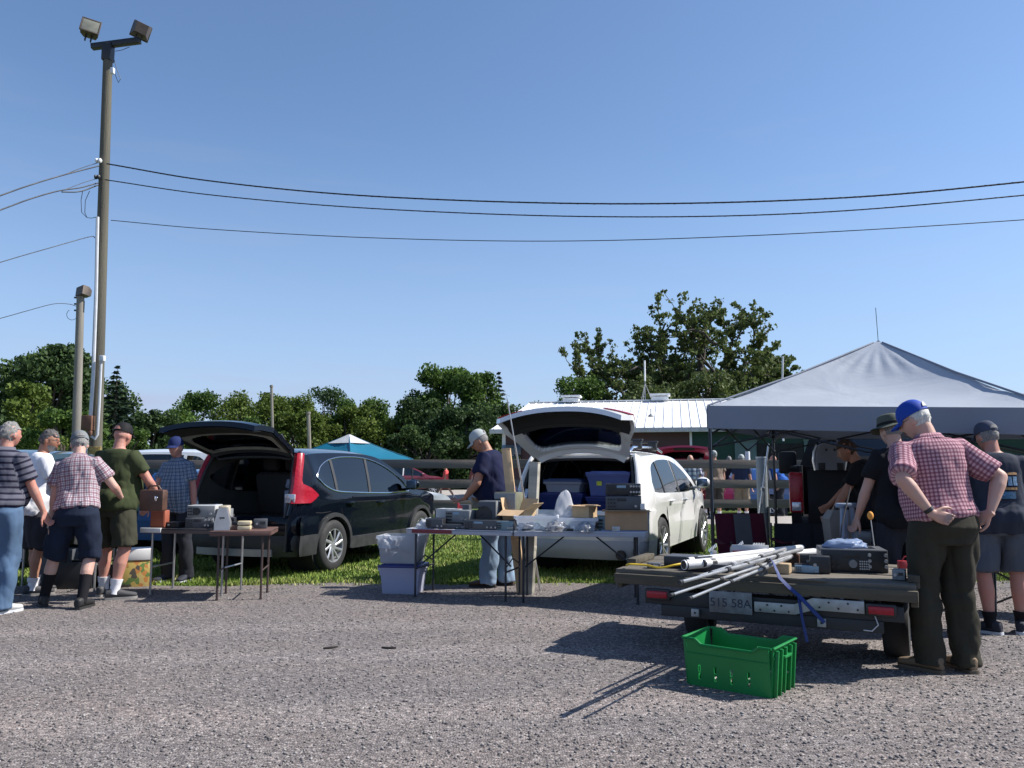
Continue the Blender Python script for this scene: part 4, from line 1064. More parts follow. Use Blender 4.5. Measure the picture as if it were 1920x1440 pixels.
mb=MB(); mb.box((0,.15,.74),(1.45,1.9,.05),bev=.01); mb.build('cargo_floor',M_liner,carB)
front_seats(carB,spB,1.35,.70,M_seat)
mb=MB(); mb.box((-.05,1.05,1.40),(.34,.16,.34),bev=.12); mb.build('headrest',M_seat,carB)
def incar(p,car,th): 
    c,s=math.cos(th),math.sin(th); q=car.scale.x; return (car.location.x+(p[0]*c+p[1]*s)*q, car.location.y+(-p[0]*s+p[1]*c)*q, p[2]*q)
def tote(loc,rz,size,mb_mat,lid_mat,label,lidlabel=None,taper=.88,group=None,cat='storage bin',name='storage_bin'):
    t=thing(name,label,cat,loc,rz,group); w,d,h=size
    mb=MB(); k=taper
    def ring(f,z,o=0): return [(-w/2*f-o,-d/2*f-o,z),(w/2*f+o,-d/2*f-o,z),(w/2*f+o,d/2*f+o,z),(-w/2*f-o,d/2*f+o,z)]
    mb.loft([ring(k,0),ring(k+(1-k)*.7,h*.7),ring(k+(1-k)*.7,h*.7,.006),ring(1,h-.03,.006),ring(1,h-.03,.018),ring(1,h,.018),ring(1,h,0.),ring(k,.01,-.006)],cap=False)
    mb.add(ring(k,0),[[3,2,1,0]]); mb.build('tub',mb_mat,t,smooth=20)
    if lid_mat:
        mb=MB(); mb.box((0,0,h+.012),(w+.05,d+.05,.028),bev=.01); mb.box((0,0,h+.03),(w-.06,d-.06,.02),bev=.01); mb.build('lid',lid_mat,t)
    return t
P_blue=glass('blue_clear_plastic',(.22,.28,.60),milky=.75); P_clear=glass('clear_plastic',(.72,.76,.84),milky=.45); P_navy=pm('navy_lid',(.015,.025,.14),.4)
P_dblue=glass('dark_blue_plastic',(.06,.09,.32),milky=.8)
tote(incar((.36,-.40,.77),carB,thB),-thB,(.56,.42,.21),P_dblue,P_navy,'blue storage bin at the right of the white SUV boot, lower of two')
bt=tote(incar((.36,-.38,1.01),carB,thB),-thB,(.56,.42,.29),P_blue,pm('blue_lid',(.10,.14,.40),.4),'light blue storage bin with a small yellow sticker in the white SUV boot')
mb=MB(); mb.box((-.12,-.213,.17),(.07,.006,.055),bev=0); mb.build('sticker',pm('yellow_sticker',(.55,.6,.05),.5,var=.4,vs=60),bt)
tote(incar((-.30,-.40,.77),carB,thB),-thB,(.60,.42,.25),P_dblue,P_navy,'dark blue storage bin at the left of the white SUV boot, lower of two')
tote(incar((-.28,-.40,1.05),carB,thB),-thB,(.50,.36,.15),P_clear,pm('dark_blue_lid2',(.03,.06,.16),.4),'shallow clear bin with a dark lid on the left stack in the white SUV boot')
# ---------------- background vehicles
def simple_spec(base,**k): d=dict(base); d.update(k); return d
spC=simple_spec(spA,paint=paint('silver_white_paint',(.70,.71,.72)),pillar_mat=paint('silver_white_paint',(.70,.71,.72)),liner=M_liner,open=False,y0=-.90,chrome=None,clad=None,pillars=[(.04,.04),(.92,.98)],handles=[],seams=[],
   wtop=[(-.9,.7),(-.5,1.15),(-.42,1.30),(-.25,1.48),(0,1.52),(.4,1.545),(1.0,1.53),(1.5,1.42),(1.9,1.23),(2.25,1.0),(3.6,.6)],belt=[(-.9,.7),(-.5,1.08),(-.42,1.06),(2.25,1.0),(3.6,.6)])
carC,_=make_car('pickup_truck','long white SUV parked behind the man in the blue cap, its side windows dark',spC,(-7.05,18.3,0),R(-89),detail=.5,cat='car'); carC.name='white_car'; carC.scale=(1.06,1.15,1.10)
spD=simple_spec(spC,paint=paint('silver_paint',(.42,.44,.47),.3)); carD,_=make_car('silver_car','silver car seen through the fence in front of the teal canopy',spD,(-4.55,18.6,0),R(62),detail=.5); carD.scale=(.9,.9,.84)
spE=simple_spec(spC,paint=paint('maroon_paint',(.16,.015,.03))); carE,_=make_car('red_car','dark red car parked by the trees beyond the teal canopy',spE,(-7.2,45.5,0),R(75),detail=.5); carE.scale=(1.0,1.0,1.0)
spF=simple_spec(spC,paint=M_navy); 
carF,_=make_car('dark_car','dark car with its hatch raised behind the men at the left edge',dict(spA,liner=M_liner,paint=paint('dark_teal_paint',(.012,.03,.032)),chrome=None,seams=[],handles=[]),(-7.35,11.6,0),R(8),detail=.5)
tailgate(carF,spA,hwA,R(92),prA,[(0,.62),(.1,.67),(.62,.79),(.75,.80),(1,.72)],(.13,.62,.80),paint('blue_black_gate',(.02,.04,.12)),(M_grey,lambda s,u:True),bulge=.07)
seats(carF,spA,.35,.72,.60,M_seat)
carG,_=make_car('blue_car','bright blue car between the green shirted man and the man in the blue cap',dict(spC,paint=paint('bright_blue_paint',(.012,.07,.24))),(-5.0,13.2,0),R(17),detail=.5); carG.scale=(.86,.86,.83)
# red car with raised hatch behind the fence
carH,hwH=make_car('red_car','red car with its hatch raised between the white SUV and the canopy post',dict(spA,paint=paint('red_paint',(.30,.012,.045)),chrome=None,seams=[],handles=[]),(5.35,25.0,0),R(12),detail=.5)
tailgate(carH,spA,hwA,R(96),prA,[(0,.62),(.1,.67),(.62,.79),(.75,.80),(1,.72)],(.13,.62,.80),paint('red_paint',(.30,.012,.045)),(M_liner,lambda s,u:(s>.7 and abs(u)<.4)),bulge=.07)
for (x,y,h,nm,pc,lb,sc) in ((8.6,28.5,80,'grey_car',(.30,.31,.33),'grey car parked in front of the green barn wall',1.0),(7.6,24.8,85,'blue_car',(.03,.10,.30),'blue car behind the fence beside the group of shoppers',.95),(11.3,27.6,80,'dark_car',(.02,.022,.03),'dark car parked at the right in front of the green barn wall',1.0)):
    c_,_=make_car(nm,lb,simple_spec(spC,paint=paint(nm+'_paint',pc,.2)),(x,y,0),R(h),detail=.5,group='cars parked beyond the fence'); c_.scale=(sc,sc,sc*.93)
# ---------------- black pickup at the right
M_bpaint=pm('black_truck_paint',(.008,.008,.010),.55,0,spec=.25)
thP=R(21); pkl=W(1484,960,9.3); pk=thing('pickup_truck','black pickup truck standing behind the trailer under the grey canopy','pickup truck',(pkl.x+.98*math.cos(thP)+.9*math.sin(thP),pkl.y-.98*math.sin(thP)+.9*math.cos(thP),0),-thP)
mb=MB()
for s in (1,-1):
    pts=[]
    poly=[(-.9,.72),(-.9,1.30),(-.86,1.37),(-.78,1.40),(1.15,1.42),(1.15,.55),(.45,.55),(.42,.75),(.25,.93),(0,.98),(-.25,.93),(-.42,.75),(-.45,.60),(-.85,.60)]
    M4=Matrix.Translation((s*.93,0,0))@Matrix(((0,0,1,0),(1,0,0,0),(0,1,0,0),(0,0,0,1)))
    mb.prism(poly,-.05,.05,M4)
mb.box((0,1.18,1.0),(1.86,.06,.82)); mb.box((0,.1,.72),(1.8,2.0,.08))
mb.build('cargo_bed',M_bpaint,pk)
mb=MB(); mb.box((0,-.88,1.03),(1.60,.07,.66),bev=.02); mb.box((0,-.925,1.15),(.5,.03,.12),bev=.01); mb.build('tailgate',M_bpaint,pk)
mb=MB(); mb.box((0,-1.0,.60),(1.9,.18,.20),bev=.04); mb.build('rear_bumper',pm('dull_chrome',(.25,.25,.26),.35,.8),pk)
for s in (1,-1):
    mb=MB(); mb.box((s*.92,-.91,1.10),(.15,.08,.46),bev=.02); l_=mb.build('tail_light',M_red,pk)
    mb=MB(); mb.box((s*.92,-.955,.94),(.10,.015,.10),bev=.006); mb.build('reverse_lens',M_clear,l_)
    mb=MB(); mb.box((s*1.12,2.35,1.47),(.26,.14,.34),bev=.03); mb.tube([(s*.85,2.4,1.35),(s*1.05,2.38,1.42)],.03,8); mb.build('side_mirror',M_bpaint,pk)
mb=MB(); mb.loft([[(x*.93,y,z) for x,y,z in ring] for ring in ([(-1,1.25,.5),(1,1.25,.5),(1,3.3,.5),(-1,3.3,.5)],[(-1,1.25,1.38),(1,1.25,1.38),(1,3.3,1.30),(-1,3.3,1.30)],[(-.82,1.45,1.86),(.82,1.45,1.86),(.82,2.5,1.86),(-.82,2.5,1.86)])]); mb.box((0,4.1,.95),(1.84,1.7,.7),bev=.1); mb.build('cab',M_bpaint,pk)
mb=MB(); mb.box((0,1.335,1.62),(1.35,.02,.34),(R(-22),0,0),bev=.03); mb.build('rear_window',G_side,pk)
for s in (1,-1):
    for yy in (0,3.75):
        w=thing_part('wheel',pk,(s*.83,yy,.39)); mb=MB(); Mw=rot(0,R(90)*s,0)
        mb.lathe([(.24,-.12),(.34,-.125),(.39,-.09),(.39,.09),(.34,.125),(.24,.12)],28,Mw,cap=False); mb.build('tyre',M_tyre,w)
        mb=MB(); mb.lathe([(.24,.12),(.2,.06),(.05,.07),(0.001,.07)],20,Mw,cap=False); mb.build('rim',M_rim,w)
# ================================================================== people
def skinmat(name,c):
    m,nt,N,L,b=nt_new(name); tc=N.new('ShaderNodeTexCoord')
    no=N.new('ShaderNodeTexNoise'); no.inputs['Scale'].default_value=9; no.inputs['Detail'].default_value=5; L.new(tc.outputs['Object'],no.inputs['Vector'])
    r=ramp(N,[(.35,c),(.65,(c[0]*1.12,c[1]*.92,c[2]*.88))]); L.new(no.outputs['Fac'],r.inputs[0]); L.new(r.outputs[0],b.inputs['Base Color'])
    b.inputs['Roughness'].default_value=.55; b.inputs['Subsurface Weight'].default_value=.08; b.inputs['Subsurface Radius'].default_value=(.02,.008,.004); b.inputs['Specular IOR Level'].default_value=.35
    return m
SK=skinmat('skin',(.42,.25,.185)); SKt=skinmat('tanned_skin',(.34,.18,.12)); SKp=skinmat('pale_skin',(.48,.32,.26)); SKr=skinmat('ruddy_skin',(.43,.225,.175))
def cloth(name,c,var=.12,rough=.9,bump=.004,bs=16): return pm(name,c,rough,0,var=var,vs=5,bump=bump,bs=bs,spec=.2,stretch=(1,1,.45))
def plaid(name,base,s1,s2,period,w1=.34,w2=.12,mode='plaid'):
    m,nt,N,L,b=nt_new(name); a=N.new('ShaderNodeAttribute'); a.attribute_name='puv'; sp=N.new('ShaderNodeSeparateXYZ'); L.new(a.outputs['Vector'],sp.inputs[0])
    def stripe(sock,per,width,ph=0.,soft=.10):
        k=N.new('ShaderNodeMath'); k.operation='MULTIPLY_ADD'; k.inputs[1].default_value=1/per; k.inputs[2].default_value=50+ph; L.new(sock,k.inputs[0])
        f=N.new('ShaderNodeMath'); f.operation='FRACT'; L.new(k.outputs[0],f.inputs[0])
        c=N.new('ShaderNodeMath'); c.operation='SUBTRACT'; L.new(f.outputs[0],c.inputs[0]); c.inputs[1].default_value=.5
        ab=N.new('ShaderNodeMath'); ab.operation='ABSOLUTE'; L.new(c.outputs[0],ab.inputs[0])
        mr=N.new('ShaderNodeMapRange'); mr.inputs[1].default_value=width/2+soft/2; mr.inputs[2].default_value=width/2-soft/2; L.new(ab.outputs[0],mr.inputs[0]); return mr.outputs[0]
    def mixc(fac,c1,c2col,k=1.):
        mx=N.new('ShaderNodeMix'); mx.data_type='RGBA'
        if k!=1.:
            q=N.new('ShaderNodeMath'); q.operation='MULTIPLY'; q.inputs[1].default_value=k; L.new(fac,q.inputs[0]); fac=q.outputs[0]
        L.new(fac,mx.inputs[0])
        if isinstance(c1,tuple): mx.inputs[6].default_value=(*c1,1)
        else: L.new(c1,mx.inputs[6])
        mx.inputs[7].default_value=(*c2col,1); return mx.outputs[2]
    if mode=='stripe':
        c=mixc(stripe(sp.outputs[1],period,w1),base,s1)
    else:
        c=mixc(stripe(sp.outputs[0],period,w1),base,s1,.62); c=mixc(stripe(sp.outputs[1],period,w1),c,s1,.62)
        if s2: c=mixc(stripe(sp.outputs[0],period,w2,.5),c,s2,.8); c=mixc(stripe(sp.outputs[1],period,w2,.5),c,s2,.8)
    L.new(c,b.inputs['Base Color']); b.inputs['Roughness'].default_value=.9; b.inputs['Specular IOR Level'].default_value=.15
    tc=N.new('ShaderNodeTexCoord'); n3=N.new('ShaderNodeTexNoise'); n3.inputs['Scale'].default_value=14; n3.inputs['Detail'].default_value=4; L.new(tc.outputs['Object'],n3.inputs['Vector'])
    bp=N.new('ShaderNodeBump'); bp.inputs['Distance'].default_value=.006; L.new(n3.outputs['Fac'],bp.inputs['Height']); L.new(bp.outputs[0],b.inputs['Normal'])
    return m
dep=None
def remeshed(mb,voxel,smooth=3,fac=.5):
    me=bpy.data.meshes.new('tmp'); me.from_pydata(mb.v,[],mb.f); me.update()
    o=bpy.data.objects.new('tmp',me); scene.collection.objects.link(o)
    r=o.modifiers.new('r','REMESH'); r.mode='VOXEL'; r.voxel_size=voxel; r.use_smooth_shade=True
    if smooth: s=o.modifiers.new('s','SMOOTH'); s.factor=fac; s.iterations=smooth
    dg=bpy.context.evaluated_depsgraph_get(); dg.update()
    ev=o.evaluated_get(dg); m2=bpy.data.meshes.new_from_object(ev)
    bpy.data.objects.remove(o); bpy.data.meshes.remove(me)
    m2.polygons.foreach_set('use_smooth',[True]*len(m2.polygons))
    return m2
def coords(me):
    a=np.empty(len(me.vertices)*3,dtype=np.float32); me.vertices.foreach_get('co',a); return a.reshape(-1,3).astype(float)
def normals(me):
    a=np.empty(len(me.vertices)*3,dtype=np.float32); me.vertices.foreach_get('normal',a); return a.reshape(-1,3).astype(float)
def vnoise(P,seed,freq,k=10):
    """cheap smooth folds: sum of random plane waves"""
    rs=np.random.RandomState(seed); out=np.zeros(len(P))
    for i in range(k):
        d=rs.randn(3); d/=np.linalg.norm(d); f=freq*rs.uniform(.6,1.6); d[2]*=.45
        out+=np.abs(np.sin((P@d)*f+rs.rand()*6.28+1.3*np.sin((P@rs.randn(3))*f*.3)))
    return out/k-.56
def ik(a,c,l1,l2,hint):
    a=Vector(a);c=Vector(c); v=c-a; d=v.length
    if d>(l1+l2)*.998: c=a+v.normalized()*(l1+l2)*.998; v=c-a; d=v.length
    x=(l1*l1-l2*l2+d*d)/(2*d); h=math.sqrt(max(0,l1*l1-x*x)); n=v.normalized(); hh=Vector(hint); hh=hh-n*hh.dot(n)
    hh=hh.normalized() if hh.length>1e-5 else n.orthogonal()
    return a+n*x+hh*h, c
def ellring(c,X,Y,rx,ry,n=20,p=2.3):
    out=[]
    for i in range(n):
        t=2*math.pi*i/n; cs,sn=math.cos(t),math.sin(t)
        out.append(Vector(c)+X*(math.copysign(abs(cs)**(2/p),cs)*rx)+Y*(math.copysign(abs(sn)**(2/p),sn)*ry))
    return out
HEADR=(.076,.097,.118)
def headfn(d,p):
    x,y,z=d
    q=Vector(p)
    if z<-.1:
        t=min(1,(-z-.1)/.9); q.x*=1-.34*t; q.y*=(1-.10*t) if y>0 else (1-.42*t); q.y+=.018*t; 
    if y>0: q.y*=1-.06*max(0,z)
    g=lambda ax,az,s: math.exp(-(((x-ax)/s)**2+((z-az)/s)**2)) if y>.2 else 0
    q.y+=.030*math.exp(-((x/.11)**2+((z+.13)/.15)**2))*(y>.3)+.012*math.exp(-((x/.09)**2+((z-.03)/.2)**2))*(y>.3)
    q.y-=.012*(g(.36,.10,.16)+g(-.36,.10,.16)); q.y+=.007*math.exp(-((z-.26)/.1)**2)*(y>.4)
    q.y+=.008*g(0,-.50,.18)-.004*g(0,-.42,.05)+.010*g(0,-.80,.2)
    return q
def finger_chain(mb,base,d,n,L,r,curl):
    """three phalanges bending towards -n (palm side)"""
    p=Vector(base); dd=Vector(d).normalized(); ax=dd.cross(n).normalized(); pts=[p.copy()]; rad=[r*1.05]
    for k,(f,c) in enumerate(zip((.46,.30,.24),(curl,curl*1.1,curl*.8))):
        dd=(Matrix.Rotation(-c,3,ax)@dd); p=p+dd*L*f; pts.append(p.copy()); rad.append(r*(1-.1*(k+1)))
    mb.tube(pts,rad,8); mb.ell(pts[-1],(rad[-1],)*3,8,6)
def make_hand(mb,w,d,n,side,k,curl=.35,spread=.1,thumb=.6):
    """w wrist, d direction, n palm normal, side +1 when thumb lies on +cross"""
    d=Vector(d).normalized(); n=Vector(n); n=(n-d*n.dot(d)).normalized(); s=d.cross(n)*side   # towards the thumb
    w=Vector(w)
    rings=[]
    for t,hw_,th in ((-.02,.026,.020),(.015,.030,.019),(.045,.040,.017),(.085,.043,.014),(.098,.040,.012)):
        rings.append(ellring(w+d*t*k,s,n,hw_*k,th*k,14,2.6))
    mb.loft(rings)
    for i,(o,L) in enumerate(((.031,.072),(.0105,.080),(-.0105,.074),(-.031,.058))):
        finger_chain(mb,w+(d*.092+s*o)*k,(d+s*o*spread*20),-n if False else n,L*k,.0092*k,curl*(1+.12*i))
    tb=w+(d*.030+s*.030)*k
    td=(d*.75+s*.75+n*-.0).normalized()
    p1=tb+td*.042*k; p2=p1+(d*.85+s*.30-n*-.25*thumb).normalized()*.032*k; p3=p2+(d*.95+s*.05+n*.25*thumb).normalized()*.026*k
    mb.tube([tb-td*.02*k,tb,p1,p2,p3],[.014*k,.0145*k,.0115*k,.0105*k,.0085*k],8); mb.ell(p3,(.0085*k,)*3,8,6)

def person(name_label,loc,yaw,H=1.75,build=1.,belly=0.,lean=0.,side=0.,twist=0.,head=(0,0),armR=None,armL=None,footR=(.10,.0,0),footL=(-.10,.0,0),
           skin=SK,top=None,bottom=None,shoes=None,hat=None,hair=None,hairstyle='short',sleeve=.62,legs='long',tuck=False,collar=False,socks=None,belt=None,
           glasses=False,beard=None,voxel=.0078,cv=.0105,group=None,face=True,hips=0.,seed=1,tophem=None,sock_h=.17,bend=0.,watch=False,crouch=0.,shoulder=1.,raglan=None):
    k=H/1.75
    t=thing('person',name_label,'person',loc,-yaw,group)
    Z=Vector((0,0,1))
    zz=[]
    for sg,ff in ((1,footR),(-1,footL)):
        dx=(hips+sg*.095*build)-ff[0]; dy=ff[1]; zz.append((.085+(ff[3] if len(ff)>3 else 0))+math.sqrt(max(.3,.8625**2-dx*dx-dy*dy))+.01)
    P=Vector((hips*k,0,(min(zz)-crouch)*k))
    Rt=Matrix.Rotation(R(-twist),3,'Z')@Matrix.Rotation(R(side),3,'Y')@Matrix.Rotation(R(-lean),3,'X')
    X,Y,U=Rt@Vector((1,0,0)),Rt@Vector((0,1,0)),Rt@Z
    Rh=Matrix.Rotation(R(-twist*.4),3,'Z')@Matrix.Rotation(R(side*.3),3,'Y'); hX,hY=Rh@Vector((1,0,0)),Rh@Vector((0,1,0))
    def TP(dz,dy=0.,dx=0.):   # along a gently curved spine
        f=max(0,min(1,dz/.3)); 
        return P+(U*dz+Y*dy+X*dx)*k if dz>0 else P+(Z*dz+hY*dy+hX*dx)*k
    b=build; bl=belly
    prof=[(-.10,.150*b,.105*b,-.005),(-.03,.172*b,.128*b+.01*bl,-.012),(.05,.170*b+.01*bl,.125*b+.04*bl,.0+.01*bl),(.14,.158*b+.03*bl,.112*b+.07*bl,.01+.045*bl),(.22,.155*b+.035*bl,.108*b+.07*bl,.012+.045*bl),
          (.31,.163*b+.02*bl,.112*b+.04*bl,.008+.02*bl),(.40,.172*b,.118*b,.0),(.46,.172*b*shoulder,.112*b,-.005),(.505,.155*b*shoulder,.092*b,-.012),(.54,.110*b,.072*b,-.012),(.565,.068,.062,-.006)]
    def trings(off,prof_=None,sel=lambda dz:True,hem=None):
        rr=[]
        for dz,rx,ry,dy in (prof_ or prof):
            if not sel(dz): continue
            up=dz>0
            rr.append(ellring(TP(dz,dy),X if up else hX,Y if up else hY,(rx+off)*k,(ry+off)*k,22,2.25))
        return rr
    sh={}; el={}; wr={}; hp={}; kn={}; an={}
    for s,nm in ((1,'R'),(-1,'L')):
        sh[s]=TP(.462,-.008,s*.172*shoulder*b)
        a=armR if s==1 else armL
        if a is None: a=dict(w=(s*.27,.04,.80),h=(s*.3,-1,0))
        w=Vector(a['w'])*k if a.get('abs',True) else Vector(a['w'])
        e,w=ik(sh[s],w,.285*k,.25*k,a.get('h',(s*.4,-1,0)))
        el[s]=e; wr[s]=w; a['_']=1
        f=footR if s==1 else footL
        hp[s]=P+(hX*(s*.095*b))*k+Z*(-.01)*k
        an[s]=Vector((f[0]*k,f[1]*k,(.085+(f[3] if len(f)>3 else 0))*k))
        kn[s],an[s]=ik(hp[s],an[s],.435*k,.43*k,(math.sin(R(f[2]))*1.,math.cos(R(f[2])),0))
    neck0=TP(.535,-.008); hy_,hp_=head
    hd_c=TP(.565,.0)+ (U*.3+Z*.7)*.027*k
    Hm=Matrix.Rotation(R(-yaw*0-hy_),3,'Z')@Matrix.Rotation(R(-hp_),3,'X')
    skull=hd_c+Hm@Vector((0,.022*k,.105*k))
    # -------- body: one continuous surface
    mb=MB(); mb.loft(trings(-.012))
    for s in (1,-1):
        a=armR if s==1 else armL; a=a or {}
        S,E,W_=sh[s],el[s],wr[s]
        mb.ell(S,(.056*k*b,)*3,12,8); 
        mb.tube([S+(TP(.45,0,0)-S)*.35,S,S.lerp(E,.35),S.lerp(E,.7),E],[.060*k*b,.055*k*b,.049*k*b,.043*k*b,.040*k*b],12); mb.ell(E,(.0405*k*b,)*3,10,8)
        mb.tube([E,E.lerp(W_,.25),E.lerp(W_,.6),W_],[.0405*k*b,.043*k*b,.034*k*b,.0255*k],12)
        fd=(W_-E).normalized(); hd=Vector(a.get('hd',fd)); pn=Vector(a.get('n',(-s,0,0)))
        make_hand(mb,W_+fd*.012*k,hd,pn,a.get('side',-1 if s==1 else 1),k,a.get('curl',.38))
        Hh,K,A=hp[s],kn[s],an[s]; th=(K-Hh).normalized(); bk=Vector((0,-1,0))
        mb.tube([Hh+Z*.06*k,Hh,Hh.lerp(K,.3),Hh.lerp(K,.7),K],[.070*k*b,.086*k*b,.082*k*b,.066*k*b,.056*k*b],14); mb.ell(K,(.056*k*b,)*3,12,8)
        c=A-K; mb.tube([K,K+c*.18+bk*.008*k,K+c*.36+bk*.014*k,K+c*.62+bk*.006*k,A],[.055*k*b,.055*k*b,.057*k*b,.045*k*b,.036*k],14)
        f=footR if s==1 else footL; fy=Vector((math.sin(R(f[2])),math.cos(R(f[2])),0)); mb.tube([A,A+fy*.05*k-Z*.03*k,A+fy*.13*k-Z*.055*k],[.036*k,.034*k,.026*k],10)
    mb.tube([neck0-U*.03*k,neck0,hd_c+Hm@Vector((0,0,.02*k)),skull+Hm@Vector((0,-.02*k,-.05*k))],[.062*k*b,.058*k*b,.055*k,.058*k],14)
    Mh=Matrix.Translation(skull)@Hm.to_4x4()
    mb.ell((0,0,0),[r*k for r in HEADR],40,30,M=Mh,fn=lambda d,p:headfn(d,p/k)*k)
    for s in (1,-1):
        mb.ell((s*.076*k,-.004*k,-.012*k),(.010*k,.019*k,.031*k),12,10,M=Mh)
    me=remeshed(mb,voxel*k,2,.5); me.materials.append(skin); me.name='body'
    if face:
        # lips and eyes as coloured islands in the same mesh
        bm=bmesh.new(); bm.from_mesh(me); 
        def isl(c,r,mi):
            res=bmesh.ops.create_uvsphere(bm,u_segments=10,v_segments=6,radius=1)
            for v in res['verts']: v.co=Mh@Vector((c[0]*k+v.co.x*r[0]*k,c[1]*k+v.co.y*r[1]*k,c[2]*k+v.co.z*r[2]*k))
            for v in res['verts']:
                for f in v.link_faces: f.material_index=mi; f.smooth=True
        for s in (1,-1):
            isl((s*.030,.077,.012),(.0125,.008,.0075),1); isl((s*.030,.0838,.012),(.0055,.003,.0055),2)
            isl((s*.030,.089,.032),(.017,.004,.003),4)
        isl((0,.0985,-.052),(.021,.005,.0055),3)
        bm.to_mesh(me); bm.free()
        me.materials.append(pm('eye_white',(.6,.58,.55),.3)); me.materials.append(pm('iris',(.03,.03,.035),.2)); me.materials.append(pm('lips',(.36,.13,.11),.5)); me.materials.append(pm('brow',(.16,.12,.10),.9))
    link('body',me,t)
    # -------- top
    rsx=seed*17
    def finish(me,name,mat,amp,freq,attr=False,par=t):
        C=coords(me); N_=normals(me)
        am=amp*(np.clip((P.z-C[:,2])/(.22*k),0,1) if name in('trousers','shorts') else np.clip((sh[1].z+.02*k-C[:,2])/(.12*k),.25,1))
        C2=C+N_*np.maximum(vnoise(C,rsx+len(name),freq)*am,-.004*k)[:,None]
        me.vertices.foreach_set('co',C2.astype(np.float32).ravel()); me.update()
        if attr:
            uv=np.zeros((len(C),3)); Pn=np.array(P); Xn,Yn,Un=np.array(X),np.array(Y),np.array(U)
            d=C-Pn; v=d@Un; u_=np.arctan2(d@Xn,-(d@Yn)*1.35)*.165*k*b; best=np.full(len(C),1e9)
            x_=d@Xn
            uv[:,0]=np.where(np.abs(u_)<.26,u_,u_); uv[:,1]=v
            for s in (1,-1):
                S=np.array(sh[s]);E=np.array(el[s]); ax=E-S; L_=np.linalg.norm(ax); ax/=L_; r=C-S; al=r@ax; rad=np.linalg.norm(r-al[:,None]*ax,axis=1)
                e1=np.cross(ax,Yn); e1/=np.linalg.norm(e1)+1e-9; e2=np.cross(ax,e1)
                on=(s*x_>(.165*b*shoulder)*k)&(rad<.10*k)&(al>-.02)&(al>.0+.0*v)
                ang=np.arctan2(r@e2,r@e1)*.062*k
                uv[on,0]=ang[on]; uv[on,1]=al[on]
            a=me.attributes.new('puv','FLOAT_VECTOR','POINT'); a.data.foreach_set('vector',uv.astype(np.float32).ravel())
        me.materials.append(mat); me.name=name
        return link(name,me,par)
    if top:
        hem=.02 if tuck else (-.11 if tophem is None else tophem); off=.014
        pr=[p for p in prof if p[0]>hem+.01 and p[0]<.545]
        h0=(hem,float(np.interp(hem,[p[0] for p in prof],[p[1] for p in prof])),float(np.interp(hem,[p[0] for p in prof],[p[2] for p in prof])),float(np.interp(hem,[p[0] for p in prof],[p[3] for p in prof])))
        pr=[(h0[0],h0[1]+(.004 if tuck else .014),h0[2]+(.004 if tuck else .016),h0[3])]+[(a_,b_+(.012*max(0,1-a_/.3)),c_+(.014*max(0,1-a_/.3)),d_) for a_,b_,c_,d_ in pr]
        pr=[(a_,b_+(0 if a_>.35 else .004)+(0 if (tuck or a_>.08) else .014),c_+(0 if (tuck or a_>.08) else .016),d_) for a_,b_,c_,d_ in pr]
        mb=MB(); rr=[]
        for dz,rx,ry,dy in pr:
            up=dz>0; rr.append(ellring(TP(dz,dy),X if up else hX,Y if up else hY,(rx+off)*k,(ry+off)*k,26,2.3))
        rr.append(ellring(TP(.552,-.008),X,Y,.072*k,.066*k,26,2.))
        mb.loft(rr)
        for s in (1,-1):
            S,E,W_=sh[s],el[s],wr[s]; slv=sleeve
            q=[S+(TP(.44,0,0)-S)*.5,S+(E-S)*-.02]
            rr2=[.074*k*b,.074*k*b]
            if slv<=1:
                q+=[S.lerp(E,slv*.5),S.lerp(E,slv)]; rr2+=[.070*k*b,.072*k*b]
            else: q+=[S.lerp(E,.6),E,E.lerp(W_,slv-1)]; rr2+=[.064*k*b,.056*k*b,.042*k]
            mb.tube(q,rr2,16)
        if collar:
            mb.tube([TP(.535,-.010),TP(.562,-.004)],[.078*k*b,.068*k],18)
        me=remeshed(mb,cv*k,5,.5)
        raw=finish(me,'shirt',top,.066*k,19,True)
        if raglan:
            pass
        if collar:
            mb=MB(); rr=[]
            for dz,r_,dy in ((.535,.078,-.012),(.575,.066,-.004),(.578,.072,-.004),(.545,.088,-.012)): rr.append(ellring(TP(dz,dy),X,Y,r_*k*b,r_*k*b*.95,20,2.))
            mb.loft(rr,cap=False); me=remeshed_raw(mb); 
            finish(me,'collar',top,.0,10,True)
    # -------- trousers or shorts
    if bottom:
        mb=MB(); pb_=[(-.135,.135*b,.105*b,-.01)]+[(p[0],p[1]+.008,p[2]+.010,p[3]) if p[0]<0 else p for p in prof if p[0]<.07]; rr=[]
        for dz,rx,ry,dy in pb_: 
            up=dz>0; rr.append(ellring(TP(dz,dy),X if up else hX,Y if up else hY,(rx+.012)*k,(ry+.012)*k,24,2.3))
        mb.loft(rr)
        for s in (1,-1):
            Hh,K,A=hp[s],kn[s],an[s]
            if legs=='long': pts=[Hh+Z*.04*k,Hh,Hh.lerp(K,.3),Hh.lerp(K,.7),K,K.lerp(A,.3)+Vector((0,-.012*k,0)),K.lerp(A,.65),A+Z*.01*k,A-Z*.035*k]; rad=[.085,.104,.102,.090,.080,.080,.074,.072,.076]
            else:
                f=legs; pts=[Hh+Z*.04*k,Hh,Hh.lerp(K,.3),Hh.lerp(K,.7)]; rad=[.085,.106,.108,.106]
                if f>1: pts+=[K,K.lerp(A,f-1)]; rad+=[.102,.098]
                else: pts+=[Hh.lerp(K,f)]; rad+=[.108]
            mb.tube(pts,[r*k*b for r in rad],16)
        me=remeshed(mb,cv*k,4,.5); finish(me,'trousers' if legs=='long' else 'shorts',bottom,.095*k,15)
